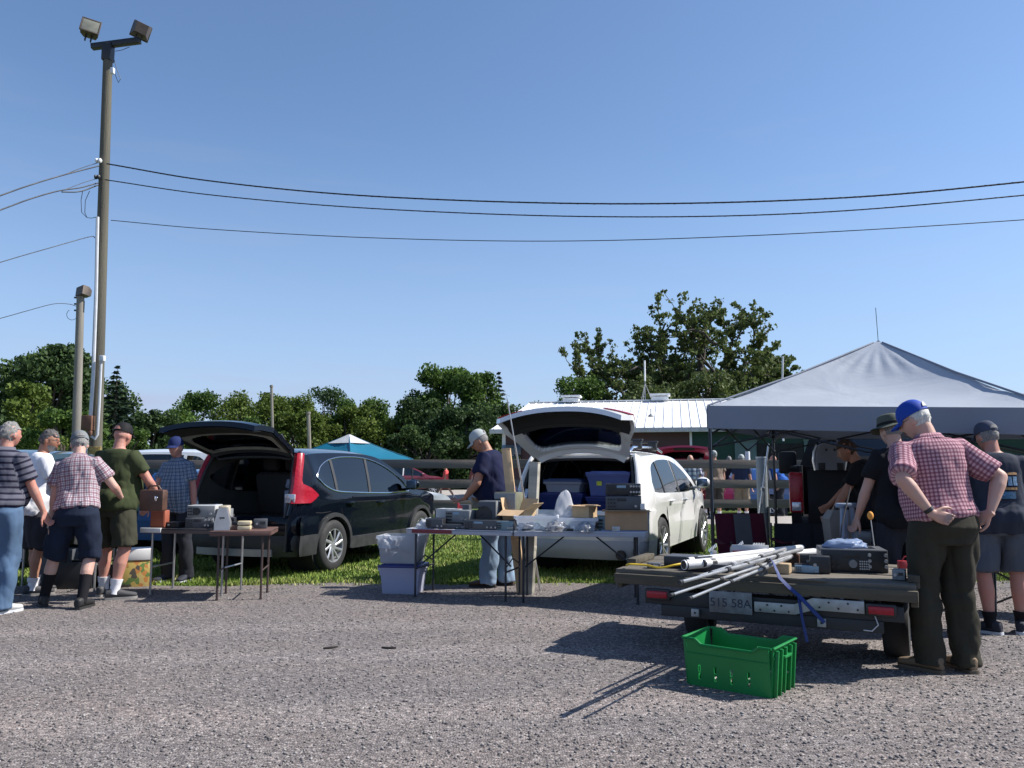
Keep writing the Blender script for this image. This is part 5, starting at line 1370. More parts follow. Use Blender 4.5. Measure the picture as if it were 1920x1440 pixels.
    if belt:
        mb=MB(); rr=[]
        bz=.030
        for dz,o in ((bz,.019),(bz+.036,.019),(bz+.036,.012),(bz,.012)):
            rr.append(ellring(TP(dz,.0),X,Y,(.171*b+.008*bl+o)*k,(.126*b+.03*bl+o)*k,28,2.3))
        rr.append(rr[0]); mb.loft(rr,cap=False); mb.build('belt',belt,t)
    # -------- shoes, socks
    for s in (1,-1):
        f=footR if s==1 else footL; A=an[s]; fy=Vector((math.sin(R(f[2])),math.cos(R(f[2])),0)); fx=Vector((fy.y,-fy.x,0)); g=A.copy(); g.z=A.z-.085*k
        if socks and legs!='long':
            mb=MB(); K=kn[s]; c=(K-A).normalized(); mb.tube([A-c*.03*k,A+c*.05*k,A+c*(sock_h*.6)*k+Vector((0,-.004,0)),A+c*sock_h*k+Vector((0,-.006,0))],[.048*k,.047*k,.052*k,.060*k],14); mb.build('sock',socks,t)
        if shoes:
            upm,solem=shoes; mb=MB(); rr=[]
            for y_,w_,h_ in ((-.085,.022,.075),(-.075,.034,.085),(-.03,.041,.095),(.02,.042,.092),(.07,.045,.072),(.12,.050,.056),(.165,.047,.046),(.195,.034,.038),(.207,.015,.030)):
                c=g+fy*y_*k+Z*(.022+h_/2)*k; rr.append(ellring(c,fx,Z,w_*k,h_*.5*k,16,2.4))
            mb.loft(rr); so=mb.build('shoe',upm,t)
            mb=MB(); out=[(-.092,.018),(-.085,.032),(-.04,.041),(.02,.040),(.08,.047),(.13,.052),(.17,.048),(.20,.034),(.213,.012)]
            pl=[g+fy*y_*k+fx*w_*k for y_,w_ in out]+[g+fy*y_*k-fx*w_*k for y_,w_ in out[::-1]]
            mb.loft([[p+Z*.002 for p in pl],[p+Z*.026*k for p in pl]]); mb.build('sole',solem,so)
    # -------- hair / hats
    hr=[r*k for r in HEADR]
    def shell(scale,cond,mat,name,amp=.0,fr=60,par=t):
        V=[];n=44;m=30;idx={};Fs=[]
        def pt(d):
            p=headfn(d,Vector((d.x*HEADR[0],d.y*HEADR[1],d.z*HEADR[2])))*k
            q=Vector((p.x*scale,p.y*scale,p.z*scale)); 
            if amp: q+=d*(noise.noise(d*fr*.1+Vector((seed,0,0)))*amp+noise.noise(d*fr*.35)*amp*.6)
            return q
        for i in range(m+1):
            ph=math.pi*i/m
            for j in range(n):
                th=2*math.pi*j/n; d=Vector((math.sin(ph)*math.cos(th),math.sin(ph)*math.sin(th),math.cos(ph))); idx[(i,j)]=len(V); V.append(pt(d))
        for i in range(m):
            for j in range(n):
                ph=math.pi*(i+.5)/m; th=2*math.pi*(j+.5)/n; d=Vector((math.sin(ph)*math.cos(th),math.sin(ph)*math.sin(th),math.cos(ph)))
                if cond(d): Fs.append([idx[(i+1,j)],idx[(i+1,(j+1)%n)],idx[(i,(j+1)%n)],idx[(i,j)]])
        us=sorted(set(a for f in Fs for a in f)); mp={a:i for i,a in enumerate(us)}
        b_=MB(); b_.add([V[a] for a in us],[[mp[a] for a in f] for f in Fs]); b_.add([V[a]*.93 for a in us],[[mp[a] for a in f][::-1] for f in Fs])
        b_.v=[tuple(Mh@Vector(v)) for v in b_.v]; return b_.build(name,mat,par,smooth=60)
    if hair:
        if hairstyle=='short': cond=lambda d:(d.z>.42) or (d.y<.15 and d.z>-.12) or (d.y<-.25 and d.z>-.48)
        elif hairstyle=='fringe': cond=lambda d:(d.y<-.05 and d.z>-.42)
        elif hairstyle=='long': cond=lambda d:(d.z>.40) or (d.y<.25 and d.z>-.75)
        else: cond=lambda d:(d.y<.05 and d.z>-.30)
        shell(1.055 if hairstyle!='long' else 1.16,cond,hair,'hair',.012*k if hairstyle!='buzz' else .003)
    if beard: shell(1.03,lambda d:(d.y>.1 and d.z<-.38 and not(abs(d.x)<.22 and -.62<d.z<-.47 and d.y>.5)),beard,'beard',.006)
    if hat:
        kind,hm,hm2=hat
        Mt=Mh@Matrix.Rotation(R(-4),4,'X')
        if kind=='cap':
            b_=MB(); rr=[]
            for a in np.linspace(0,math.pi/2*.98,9): rr.append([Vector((math.cos(t_)*(.086*math.cos(a)**.75)*k,(-.004+math.sin(t_)*(.106*math.cos(a)**.75))*k,(.030+.112*math.sin(a))*k)) for t_ in np.linspace(0,2*math.pi,29)[:-1]])
            b_.loft(rr); b_.v=[tuple(Mt@Vector(v)) for v in b_.v]; cp=b_.build('cap',hm,t,smooth=50)
            g=[]
            for q in np.linspace(-1,1,13):
                row=[]
                for f_ in np.linspace(0,1,5):
                    x=.078*q; y0_=.100*math.sqrt(max(0,1-(q*.86)**2)); row.append(Vector((x*k*(1-.12*f_*abs(q)),(y0_+f_*(.075*math.sqrt(max(.0,1-q*q*.92))))*k,(.040-.018*f_-.016*q*q)*k)))
                g.append(row)
            b_=MB(); b_.sheet(g,.004); b_.v=[tuple(Mt@Vector(v)) for v in b_.v]; b_.build('visor',hm2 or hm,cp)
            b_=MB(); b_.ell((0,0,.143*k),(.008*k,.008*k,.004*k),10,6); b_.v=[tuple(Mt@Vector(v)) for v in b_.v]; b_.build('button',hm2 or hm,cp)
            # gap above the rear strap
            b_=MB(); g=[]
            for a in np.linspace(-.42,.42,9):
                z1=.045+.036*math.sqrt(max(0,1-(a/.43)**2)); g.append([Vector((math.sin(a)*.090*k*(1-.0),-(.004+math.cos(a)*.1085)*k,.045*k)),Vector((math.sin(a)*.088*k,-(.004+math.cos(a)*(.1085-.08*(z1-.045)))*k,z1*k))])
            b_.sheet(g,.003); b_.v=[tuple(Mt@Vector(v)) for v in b_.v]; b_.build('strap_gap',hair if hair else skin,cp)
        elif kind=='boonie':
            b_=MB(); prof_=[(.165,.020),(.150,.028),(.112,.040),(.104,.046),(.100,.085),(.094,.125),(.070,.142),(.001,.146)]
            b_.lathe([(r*k,z*k) for r,z in prof_],32,cap=False); b_.lathe([(r*k*.985,z*k-.004) for r,z in prof_][::-1],32,cap=False)
            b_.v=[(v[0]*.90,v[1]*1.05,v[2]+.010*k*math.sin(3*math.atan2(v[1],v[0]))*(math.hypot(v[0],v[1])>.12*k)) for v in b_.v]; b_.v=[tuple(Mt@Vector(v)) for v in b_.v]; cp=b_.build('sun_hat',hm,t,smooth=50)
            b_=MB(); b_.lathe([(.107*k,.048*k),(.1055*k,.070*k)],32,cap=False); b_.v=[(v[0]*.90,v[1]*1.05,v[2]) for v in b_.v]; b_.v=[tuple(Mt@Vector(v)) for v in b_.v]; b_.build('hat_band',hm2 or hm,cp)
    if glasses:
        b_=MB()
        for s in (1,-1):
            b_.tube([Vector((s*.074,.0,.012))*k,Vector((s*.070,.088,.014))*k],.0022*k,5)
            b_.tube([Vector((s*(.034+.021*math.cos(a)),.1035,.008+.016*math.sin(a)))*k for a in np.linspace(0,2*math.pi,14)],.0018*k,5,cap=False)
        b_.tube([Vector((-.013,.106,.012))*k,Vector((.013,.106,.012))*k],.0018*k,5)
        b_.v=[tuple(Mh@Vector(v)) for v in b_.v]; b_.build('glasses',M_black,t)
    if watch:
        s=-1; E,W_=el[s],wr[s]; d=(W_-E).normalized(); b_=MB(); b_.tube([W_-d*.030*k,W_-d*.006*k],[.0315*k,.031*k],16); b_.build('watch',M_black,t)
    info=dict(P=P,X=X,Y=Y,U=U,TP=TP,sh=sh,el=el,wr=wr,Mh=Mh,k=k,hp=hp,kn=kn,an=an)
    return t,info
def remeshed_raw(mb):
    me=bpy.data.meshes.new('c'); me.from_pydata(mb.v,[],mb.f); me.polygons.foreach_set('use_smooth',[True]*len(mb.f)); me.update(); return me
# garments
C_plaid=plaid('maroon_plaid',(.55,.48,.50),(.13,.035,.06),(.05,.045,.09),.046,.40,.12)
C_ging=plaid('red_gingham',(.50,.31,.35),(.12,.022,.05),None,.026,.46)
C_blueplaid=plaid('blue_plaid',(.42,.48,.55),(.02,.045,.11),(.03,.06,.12),.042,.56,.14)
C_stripe=plaid('striped_polo',(.115,.115,.145),(.018,.018,.035),None,.058,.36,mode='stripe')
C_white=cloth('white_tee',(.72,.72,.75)); C_olive=cloth('olive_tee',(.040,.050,.022)); C_navy=cloth('navy_tee',(.010,.013,.042)); C_black=cloth('black_tee',(.010,.010,.013)); C_slate=cloth('slate_tee',(.030,.036,.055))
C_jean=cloth('blue_jeans',(.075,.125,.205),.3); C_ljean=cloth('pale_jeans',(.20,.275,.37),.3); C_navys=cloth('navy_shorts',(.012,.018,.036)); C_dark=cloth('charcoal_trousers',(.022,.024,.032),.2); C_char=cloth('charcoal_shorts',(.030,.030,.038)); C_khaki=cloth('dark_olive_trousers',(.036,.033,.024),.2); C_oshort=cloth('olive_shorts',(.045,.045,.030)); C_gshort=cloth('slate_shorts',(.085,.095,.115))
S_black=(pm('black_shoe',(.014,.014,.015),.6),pm('dark_sole',(.02,.02,.02),.7)); S_grey=(pm('grey_shoe',(.05,.05,.055),.7),pm('grey_sole',(.22,.21,.20),.7)); S_tan=(pm('tan_shoe',(.17,.12,.075),.85,var=.25,bump=.002),pm('tan_sole',(.11,.085,.06),.8)); S_sport=(pm('navy_runner',(.018,.022,.035),.8),pm('white_sole',(.55,.57,.6),.6)); S_white=(pm('white_shoe',(.5,.5,.5),.7),pm('white_sole',(.55,.57,.6),.6)); S_brown=(pm('brown_shoe',(.07,.035,.02),.6),pm('dark_sole',(.02,.02,.02),.7))
H_grey=pm('grey_hair',(.20,.195,.19),.8,var=.5,vs=60,bump=.004,bs=90,stretch=(3,3,.5)); H_dgrey=pm('dark_grey_hair',(.085,.08,.08),.8,var=.6,vs=60,bump=.004,bs=90,stretch=(3,3,.5)); H_white=pm('white_hair',(.55,.54,.50),.8,var=.3,vs=60,bump=.003,bs=90,stretch=(3,3,.5)); H_brown=pm('brown_hair',(.045,.025,.015),.8,var=.4,vs=60,bump=.004,bs=90,stretch=(3,3,.5))
K_blue=cloth('royal_blue_cap',(.012,.055,.34),.1,.7,.001); K_grey=cloth('grey_cap',(.16,.17,.18),.2,.85,.001); K_lgrey=cloth('light_grey_cap',(.36,.39,.39),.12,.85,.001); K_black=cloth('black_cap',(.012,.012,.014),.1,.8,.001); K_navy=cloth('navy_blue_cap',(.014,.024,.09),.1,.8,.001); K_slate=cloth('slate_cap',(.055,.065,.10),.15,.85,.001); K_green=cloth('grey_green_hat',(.085,.095,.075),.2,.9,.001)
def foot(px,py): return G(px,py)
FULL=True
# 1 striped polo, jeans, left edge
p=foot(-12,1150); person('grey haired man in a striped grey polo and blue jeans at the left edge',p,R(12),1.80,1.06,belly=.6,skin=SKr,top=C_stripe,bottom=C_jean,hair=H_grey,shoes=S_white,head=(10,2),lean=2,tuck=True,belt=M_black,
   armR=dict(w=(.29,.20,.92),h=(.4,-1,-.2),n=(-1,0,0),curl=.5),armL=dict(w=(-.28,.1,.85)),footR=(.10,-.02,8),footL=(-.11,.06,-8),collar=True,seed=1,sleeve=.72)
# 2 white tee man in profile
p=foot(50,1115); person('grey haired man with glasses in a white t-shirt seen in profile',p,R(46),1.80,1.0,belly=.5,skin=SKt,top=C_white,bottom=C_char,legs=1.06,hair=H_dgrey,shoes=S_grey,head=(34,12),lean=8,
   armR=dict(w=(.16,.36,1.02),h=(.5,-1,-.5),n=(-.6,0,1),curl=.7),armL=dict(w=(-.16,.34,1.05),h=(-.5,-1,-.5),n=(.6,0,1),curl=.7),footR=(.12,.02,10),footL=(-.10,.10,-6),glasses=True,beard=H_grey,seed=2,socks=C_white,sock_h=.10)
# 3 maroon plaid shirt
p=foot(142,1140); person('man in a maroon plaid shirt, grey cap and long black socks',p,R(-2),1.78,1.03,belly=.2,skin=SKp,top=C_plaid,bottom=C_navys,legs=1.08,hair=H_grey,hairstyle='fringe',shoes=S_black,hat=('cap',K_grey,K_grey),head=(-30,20),lean=12,side=-7,hips=-.04,tuck=True,belt=M_black,
   armR=dict(w=(.20,.40,1.05),h=(.7,-1,-.2),n=(-1,0,.4),curl=.5),armL=dict(w=(-.28,.02,.78),h=(-.8,-.6,0),n=(1,0,0),curl=.45),footR=(.08,-.06,2),footL=(-.36,.10,-30),socks=C_black,sock_h=.24,seed=3,collar=True)
# 4 olive tee
p=foot(204,1122); person('broad man in an olive t-shirt, olive shorts and a black cap',p,R(13),1.84,1.12,belly=.7,skin=SKr,top=C_olive,bottom=C_oshort,legs=.97,hair=None,shoes=S_grey,hat=('cap',K_black,K_black),head=(0,10),lean=4,tophem=-.06,
   armR=dict(w=(.28,.30,1.02),h=(.8,-.7,-.3),n=(-1,0,.4),curl=.6),armL=dict(w=(-.22,.30,1.0),h=(-.8,-.7,-.3),n=(1,0,.4)),footR=(.11,-.06,48),footL=(-.15,.10,-4),socks=C_white,sock_h=.12,seed=4)
# 5 blue cap, blue plaid, facing the camera
p=foot(330,1090); person('man in a blue cap and blue plaid shirt facing the camera',p,R(196),1.73,.98,belly=.55,skin=SKr,top=C_blueplaid,bottom=C_dark,hair=H_grey,hairstyle='fringe',shoes=(pm('navy_runner',(.018,.022,.035),.8),pm('white_sole',(.55,.57,.6),.6)),hat=('cap',K_navy,K_navy),head=(-4,5),lean=7,side=1,
   armR=dict(w=(.22,.32,.92),h=(.8,-.8,-.3),n=(-1,.2,0),curl=.7),armL=dict(w=(-.27,.06,.86),h=(-.7,-1,0),n=(1,0,0),curl=.7),footR=(.10,.04,10),footL=(-.13,-.02,-12),collar=True,seed=5)
# 6 navy tee behind the middle table, profile to the left
p=foot(938,1100); person('man in a light grey cap, navy t-shirt and pale jeans at the middle table',p,R(-72),1.86,1.13,belly=1.0,skin=SKt,top=C_navy,bottom=C_ljean,hair=H_grey,hairstyle='buzz',shoes=S_brown,hat=('cap',K_lgrey,K_lgrey),head=(-6,32),lean=17,tophem=-.07,
   armR=dict(w=(.22,.26,.97),h=(.9,-.8,-.1),n=(-.3,0,-1),hd=(-.2,1,-.25),curl=.25),armL=dict(w=(-.20,.34,.97),h=(-.9,-.8,-.1),n=(.3,0,-1),hd=(0,1,-.2),curl=.35),footR=(.11,-.04,6),footL=(-.12,.10,-6),seed=6)
# 7 foreground man, red gingham, hands on hips
p=foot(1784,1262); person('tall man in a royal blue cap and red gingham shirt, hands on hips',p,R(-8),1.83,1.12,belly=.45,skin=SKp,top=C_ging,bottom=C_khaki,hair=H_white,hairstyle='fringe',shoes=S_tan,hat=('cap',K_blue,K_blue),head=(-38,27),lean=7,side=-3,tuck=True,belt=M_black,glasses=True,watch=True,
   armR=dict(w=(.245,-.13,1.03),h=(1.6,-.5,.35),n=(-1,.3,-.3),hd=(-.35,.7,-.5),curl=.55,side=-1),armL=dict(w=(-.225,-.20,1.03),h=(-1.6,-.7,.30),n=(.3,1,0),hd=(.9,-.02,-.30),curl=.8,side=1),footR=(.12,.02,4),footL=(-.12,.04,-26),collar=True,seed=7,sleeve=.86,voxel=.0068,cv=.009,shoulder=1.08)
# 8 man at far right
p=foot(1884,1188); p8,i8=person('man in a slate t-shirt and slate shorts with a dark cap beside the hands-on-hips man',p,R(10),1.74,1.10,belly=.9,skin=SKr,top=C_slate,bottom=C_gshort,legs=.98,hair=H_grey,hairstyle='fringe',shoes=S_sport,hat=('cap',K_slate,K_slate),head=(-22,14),lean=2,
   armR=dict(w=(.30,.24,.92),h=(.9,-.8,0),n=(-1,0,0)),armL=dict(w=(-.24,.30,1.0),h=(-.9,-.8,0),n=(1,0,0)),footR=(.14,.02,30),footL=(-.12,-.04,-50),socks=C_black,sock_h=.10,seed=8,tophem=-.12)
k=i8['k']; TP=i8['TP']
for (z0,z1,x0,x1,cc,nm) in ((.375,.40,-.10,-.02,(.30,.17,.07),'a'),(.36,.39,.03,.13,(.30,.17,.07),'b'),(.27,.345,.0,.035,(.12,.22,.34),'c'),(.27,.345,.045,.08,(.12,.22,.34),'d'),(.27,.345,.09,.125,(.12,.22,.34),'e'),(.235,.255,-.08,.12,(.30,.17,.07),'f'),(.16,.22,-.06,.10,(.05,.12,.20),'g')):
    g=[[TP(zz,-(math.sqrt(max(0,1-(xx/.215)**2))*(.150+(.09*(.36-zz) if zz<.36 else -.25*(zz-.36)))),xx) for xx in np.linspace(x0,x1,4)] for zz in (z0,z1)]
    mb=MB(); mb.sheet(g,.002); mb.build('shirt_print',pm('print_%s'%nm,cc,.8,var=.6,vs=60),p8)
# 9 sun hat man with olive sling bag
bp_=W(1690,900,6.95); p9,i9=person('man in a grey green sun hat and black t-shirt carrying an olive sling bag',(bp_.x,6.95,0),R(-12),1.80,1.06,belly=.4,skin=SKp,top=C_black,bottom=C_dark,hair=H_grey,hairstyle='buzz',shoes=S_black,hat=('boonie',K_green,K_black),head=(-6,8),lean=6,
   armR=dict(w=(.26,.24,.95),h=(.8,-.9,0)),armL=dict(w=(-.27,.26,.86),h=(-.9,-.7,0),n=(1,0,0),curl=.6),footR=(.12,.02,10),footL=(-.12,.05,-10),seed=9)
mb=MB(); k=i9['k']; TP=i9['TP']
mb.ell(tuple(TP(.17,-.22,.02)),(.20*k,.10*k,.24*k),22,14); me=remeshed(mb,.012,2); me.materials.append(cloth('olive_canvas',(.035,.042,.022))); link('sling_bag',me,p9)
mb=MB(); mb.tube([TP(.30,-.20,.03),TP(.42,-.16,.07),TP(.50,-.115,.10),TP(.535,-.06,.12),TP(.50,.08,.14)],[.045,.05,.045,.04,.035],10,flat=.35); mb.build('bag_strap',pm('pale_olive_strap',(.26,.28,.13),.9,var=.2),p9)
# 10 dark leaning man
bp_=W(1652,900,8.4); person('brown haired man in black bending down beside the pickup tailgate',(bp_.x,8.4,0),R(-58),1.74,1.0,belly=.2,skin=SKt,top=C_black,bottom=C_dark,hair=H_brown,shoes=S_black,head=(-6,26),lean=26,
   armR=dict(w=(.20,.62,.92),h=(.6,-.8,0),n=(-1,0,-.4),hd=(0,.8,-.6),curl=.7),armL=dict(w=(-.22,.52,.80),h=(-.6,-.8,0),n=(1,0,-.4),hd=(0,.8,-.6),curl=.7),footR=(.12,.0,6),footL=(-.12,-.1,-6),seed=10)
# -------- people far behind the fence
def bgp(px,Y,yaw,lab,top,bottom,legs='long',H=1.74,hat=None,hair=H_grey,skin=SK,shoes=S_grey,armR=None,armL=None,group='shoppers beyond the fence',head=(0,0),lean=0,belly=.4,b=1.05,footR=(.1,0,5),footL=(-.1,0,-5),sd=30):
    q=W(px,900,Y); person(lab,(q.x,Y,0),R(yaw),H,b,belly=belly,skin=skin,top=top,bottom=bottom,legs=legs,hair=hair,hairstyle='short' if not hat else 'fringe',hat=hat,shoes=shoes,armR=armR,armL=armL,head=head,lean=lean,group=group,voxel=.016,cv=.018,face=False,footR=footR,footL=footL,seed=sd,socks=C_white if legs!='long' else None,sock_h=.12)
C_tan=cloth('taupe_tee',(.20,.15,.12)); C_kh=cloth('khaki_shorts',(.22,.18,.13)); C_brn=cloth('brown_shorts',(.06,.05,.045)); C_coral=cloth('coral_dress',(.62,.09,.09)); C_red=cloth('dusty_red_tee',(.22,.07,.06)); C_blue=cloth('bright_blue_tee',(.02,.09,.34)); C_dnavy=cloth('dark_navy_tee',(.02,.03,.07)); C_wp=plaid('bw_plaid',(.62,.62,.66),(.05,.05,.14),None,.11,.45)
bgp(1295,20.5,20,'man in a blue and white checked shirt behind the white SUV mirror',C_wp,C_dark,H=1.72,belly=.9,b=1.15,sd=31,hair=None)
bgp(1340,22.5,-10,'stout man in a taupe t-shirt and brown shorts behind the fence',C_tan,C_brn,legs=.98,H=1.86,belly=.7,b=1.22,hat=('cap',K_lgrey,K_lgrey),sd=32)
bgp(1368,27,15,'grey haired person mostly hidden between the taupe and navy shirted shoppers',C_dark,C_dark,sd=33,H=1.80)
bgp(1391,22.8,24,'man in a dark navy t-shirt and khaki shorts with a white cap behind the fence',C_dnavy,C_kh,legs=.98,hat=('cap',K_lgrey,K_lgrey),H=1.76,sd=34,shoes=S_white)
bgp(1466,24,-50,'person in a bright blue shirt bending at the car behind the fence',C_blue,C_dark,lean=22,H=1.82,sd=35,hair=None,armR=dict(w=(.2,.5,1.0),h=(.5,-1,0)))
bgp(836,36.5,-88,'woman in a coral pink top walking along the gravel track',C_coral,C_brn,legs=.5,H=1.66,hair=H_brown,shoes=S_white,footR=(.08,-.42,0,.04),footL=(-.08,.26,0),belly=.1,b=.95,sd=36,group='walkers on the gravel track')
bgp(886,36.5,-88,'person in a dusty red top with a dark bag walking behind the woman in coral',C_red,C_brn,legs=.6,H=1.66,hair=H_grey,shoes=S_grey,footR=(.08,-.40,0,.04),footL=(-.08,.28,0),belly=.1,b=.95,sd=37,group='walkers on the gravel track')
bgp(1482,26,10,'person in white shirt standing by the barn door',C_white,C_dark,H=1.86,sd=38)
bgp(1316,24,-20,'person in maroon shorts beside the taupe shirted man behind the fence',C_wp,cloth('maroon_tee',(.16,.02,.04)),legs=.98,H=1.7,sd=40,b=1.0)
bgp(1425,26,60,'person in a grey top between the grey tube and the khaki shorts man',cloth('grey_tee',(.12,.12,.13)),C_dnavy,H=1.72,sd=41)
bgp(1404,29,-30,'person with a white cap in a maroon shirt among the cars behind the fence',cloth('maroon_tee',(.16,.02,.04)),C_dark,H=1.80,sd=39,hat=('cap',K_lgrey,K_lgrey))
# ================================================================== canopies
def fabric(name,c,tr=.35,wr=.02):
    m,nt,N,L,b=nt_new(name); b.inputs['Base Color'].default_value=(*c,1); b.inputs['Roughness'].default_value=.45; b.inputs['Specular IOR Level'].default_value=.4
    tc=N.new('ShaderNodeTexCoord'); no=N.new('ShaderNodeTexNoise'); no.inputs['Scale'].default_value=1.6; no.inputs['Detail'].default_value=6; no.inputs['Distortion'].default_value=.6; L.new(tc.outputs['Object'],no.inputs['Vector'])
    r=ramp(N,[(.3,tuple(x*.96 for x in c)),(.7,tuple(min(1,x*1.03) for x in c))]); L.new(no.outputs['Fac'],r.inputs[0]); L.new(r.outputs[0],b.inputs['Base Color'])
    bp=N.new('ShaderNodeBump'); bp.inputs['Distance'].default_value=wr; L.new(no.outputs['Fac'],bp.inputs['Height']); L.new(bp.outputs[0],b.inputs['Normal'])
    t=N.new('ShaderNodeBsdfTranslucent'); L.new(r.outputs[0],t.inputs[0]); mx=N.new('ShaderNodeMixShader'); mx.inputs[0].default_value=tr
    out=[x for x in N if x.type=='OUTPUT_MATERIAL'][0]; L.new(b.outputs[0],mx.inputs[1]); L.new(t.outputs[0],mx.inputs[2]); L.new(mx.outputs[0],out.inputs[0]); return m
def canopy(label,loc,rz,s,corners,peak,mat,legz=None,valance=.225,matv=None,cap=None,truss=True,legs=True,flat=.10,ctag='canopy',nseg=22,leg_n=(0,1,2,3)):
    """corner heights FL FR RR RL; local frame: FL at origin, x along the front, y back"""
    t=thing('canopy_tent',label,ctag,loc,rz)
    C=[Vector((0,0,corners[0])),Vector((s,0,corners[1])),Vector((s,s,corners[2])),Vector((0,s,corners[3]))]; Pk=Vector((s/2,s/2,peak)); fr=.05
    mb=MB()
    for i in range(4):
        A,B=C[i],C[(i+1)%4]; g=[]
        for v in np.linspace(0,1,nseg):
            row=[]
            for u in np.linspace(0,1,nseg+6):
                e=A.lerp(B,u); p=e.lerp(Pk.copy() if False else Vector((s/2,s/2,peak)),v*.985)
                sag=-.11*math.sin(math.pi*v)**1.0*(1-v)**.3*(math.sin(math.pi*u))**.8 -.035*math.sin(math.pi*v)
                tip=.05*(1-v)**6*0
                wv=.010*math.sin(u*38+3*v)*math.exp(-((v-.72)/.10)**2)+.028*noise.noise(Vector((u*5*(1-v)+i*7,v*3,2)))*math.sin(math.pi*v)+.012*noise.noise(Vector((u*2.5+i*3,v*9,5)))*abs(2*u-1)**2*(1-v)
                row.append(p+Vector((0,0,sag+wv)))
            g.append(row)
        mb.sheet(g,.004)
    mb.build('roof_fabric',mat,t,smooth=60)
    for i in range(4):
        A,B=C[i],C[(i+1)%4]; g=[]; nrm=(B-A).cross(Vector((0,0,1))).normalized()
        for u in np.linspace(0,1,30):
            e=A.lerp(B,u)+nrm*.012; w=.012*noise.noise(Vector((u*6+i*5,0,0))); g.append([e+Vector((0,0,.012)),e+Vector((0,0,-valance*.5))+nrm*w,e+Vector((0,0,-valance))+nrm*w*2])
        b_=MB(); b_.sheet(g,.004); b_.build('valance',matv or mat,t,smooth=60)
    b_=MB(); 
    for i in range(4):
        A=C[i]; b_.tube([A+Vector((0,0,.016)),A.lerp(Pk,.5)+Vector((0,0,-.02)),A.lerp(Pk,.97)+Vector((0,0,.0))],.012,6)
    b_.build('seam_piping',matv or mat,t)
    if cap:
        b_=MB()
        for i in range(4):
            A,B=C[i],C[(i+1)%4]; g=[[A.lerp(B,u).lerp(Vector((s/2,s/2,peak)),v*.985)+Vector((0,0,.02-.05*math.sin(math.pi*v))) for u in np.linspace(0,1,5)] for v in np.linspace(.68,1,6)]; b_.sheet(g,.004)
        b_.build('roof_top_panel',cap,t)
    if legs:
        for i in leg_n:
            A=C[i]; inn=(Pk-A); inn.z=0; inn.normalize(); q=A+inn*.02
            b_=MB(); b_.box((q.x,q.y,(A.z-.03)/2),(.032,.032,A.z-.03),bev=.004); b_.box((q.x,q.y,.30),(.026,.026,.5),bev=.003); b_.box((q.x,q.y,.006),(.10,.10,.012),bev=.002); b_.box((q.x,q.y,A.z-.42),(.05,.05,.06),bev=.006); b_.build('leg',M_black,t)
    if truss:
        for i in range(4):
            A,B=C[i],C[(i+1)%4]; b_=MB(); d=(Pk-(A+B)/2); d.z=0; d.normalize(); o=d*.03
            up_=Vector((0,0,-.08)); dn=Vector((0,0,-.42)); m_=(A+B)/2
            for (a,b) in ((A+up_,m_+dn),(A+dn,m_+up_),(m_+up_,B+dn),(m_+dn,B+up_)): b_.tube([a+o,b+o],.011,6)
            b_.build('truss',M_black,t)
        b_=MB()
        for i in range(4): b_.tube([C[i]+Vector((0,0,-.30)),C[i].lerp(Pk,.5)+Vector((0,0,-.12)),Pk+Vector((0,0,-.06))],.011,6)
        b_.tube([Pk+Vector((0,0,-.5)),Pk+Vector((0,0,.0))],.016,8); b_.build('roof_strut',M_black,t)
    return t
M_canv=fabric('grey_canopy_fabric',(.55,.59,.65),.35,.03); M_canv_shaded=fabric('grey_valance_shaded_fabric',(.24,.27,.33),.15,.01)  # valance is the roof cloth again, its shade painted in as darker grey
fl=W(1327,763,8.35); TH=R(29)
cn=canopy('grey pop-up canopy with a peaked roof over the pickup at the right',(fl.x,fl.y,0),-R(30),3.04,(fl.z,1.87,1.94,fl.z),2.80,M_canv,matv=M_canv_shaded)
q=Vector((1.52,1.52,2.78)); mb=MB(); mb.tube([q,q+Vector((-.01,0,.40))],.0035,5); mb.build('whip_antenna',M_black,cn)
mb=MB(); mb.tube([W(1333,800,8.2)-cn.location,W(1338,960,8.0)-cn.location],.003,5); 
gl=mb.build('guy_rope',pm('cord',(.3,.3,.3),.8),None,loc=cn.location); tag(gl,'thin guy rope hanging at the left front leg of the grey canopy','rope')
M_teal=fabric('teal_fabric',(.01,.16,.26),.25,.02); M_wf=fabric('white_fabric',(.62,.64,.66),.3,.02)
tp=W(655,815,27); c30,s30=math.cos(R(32)),math.sin(R(32)); s_=3.05
loc=(tp.x-(c30*s_/2+s30*s_/2), 27-(-s30*s_/2+c30*s_/2),0)
canopy('teal and white pop-up canopy behind the black SUV',loc,-R(32),s_,(1.72,1.72,1.72,1.72),tp.z,M_teal,matv=M_teal,cap=M_wf,truss=False,valance=.2)

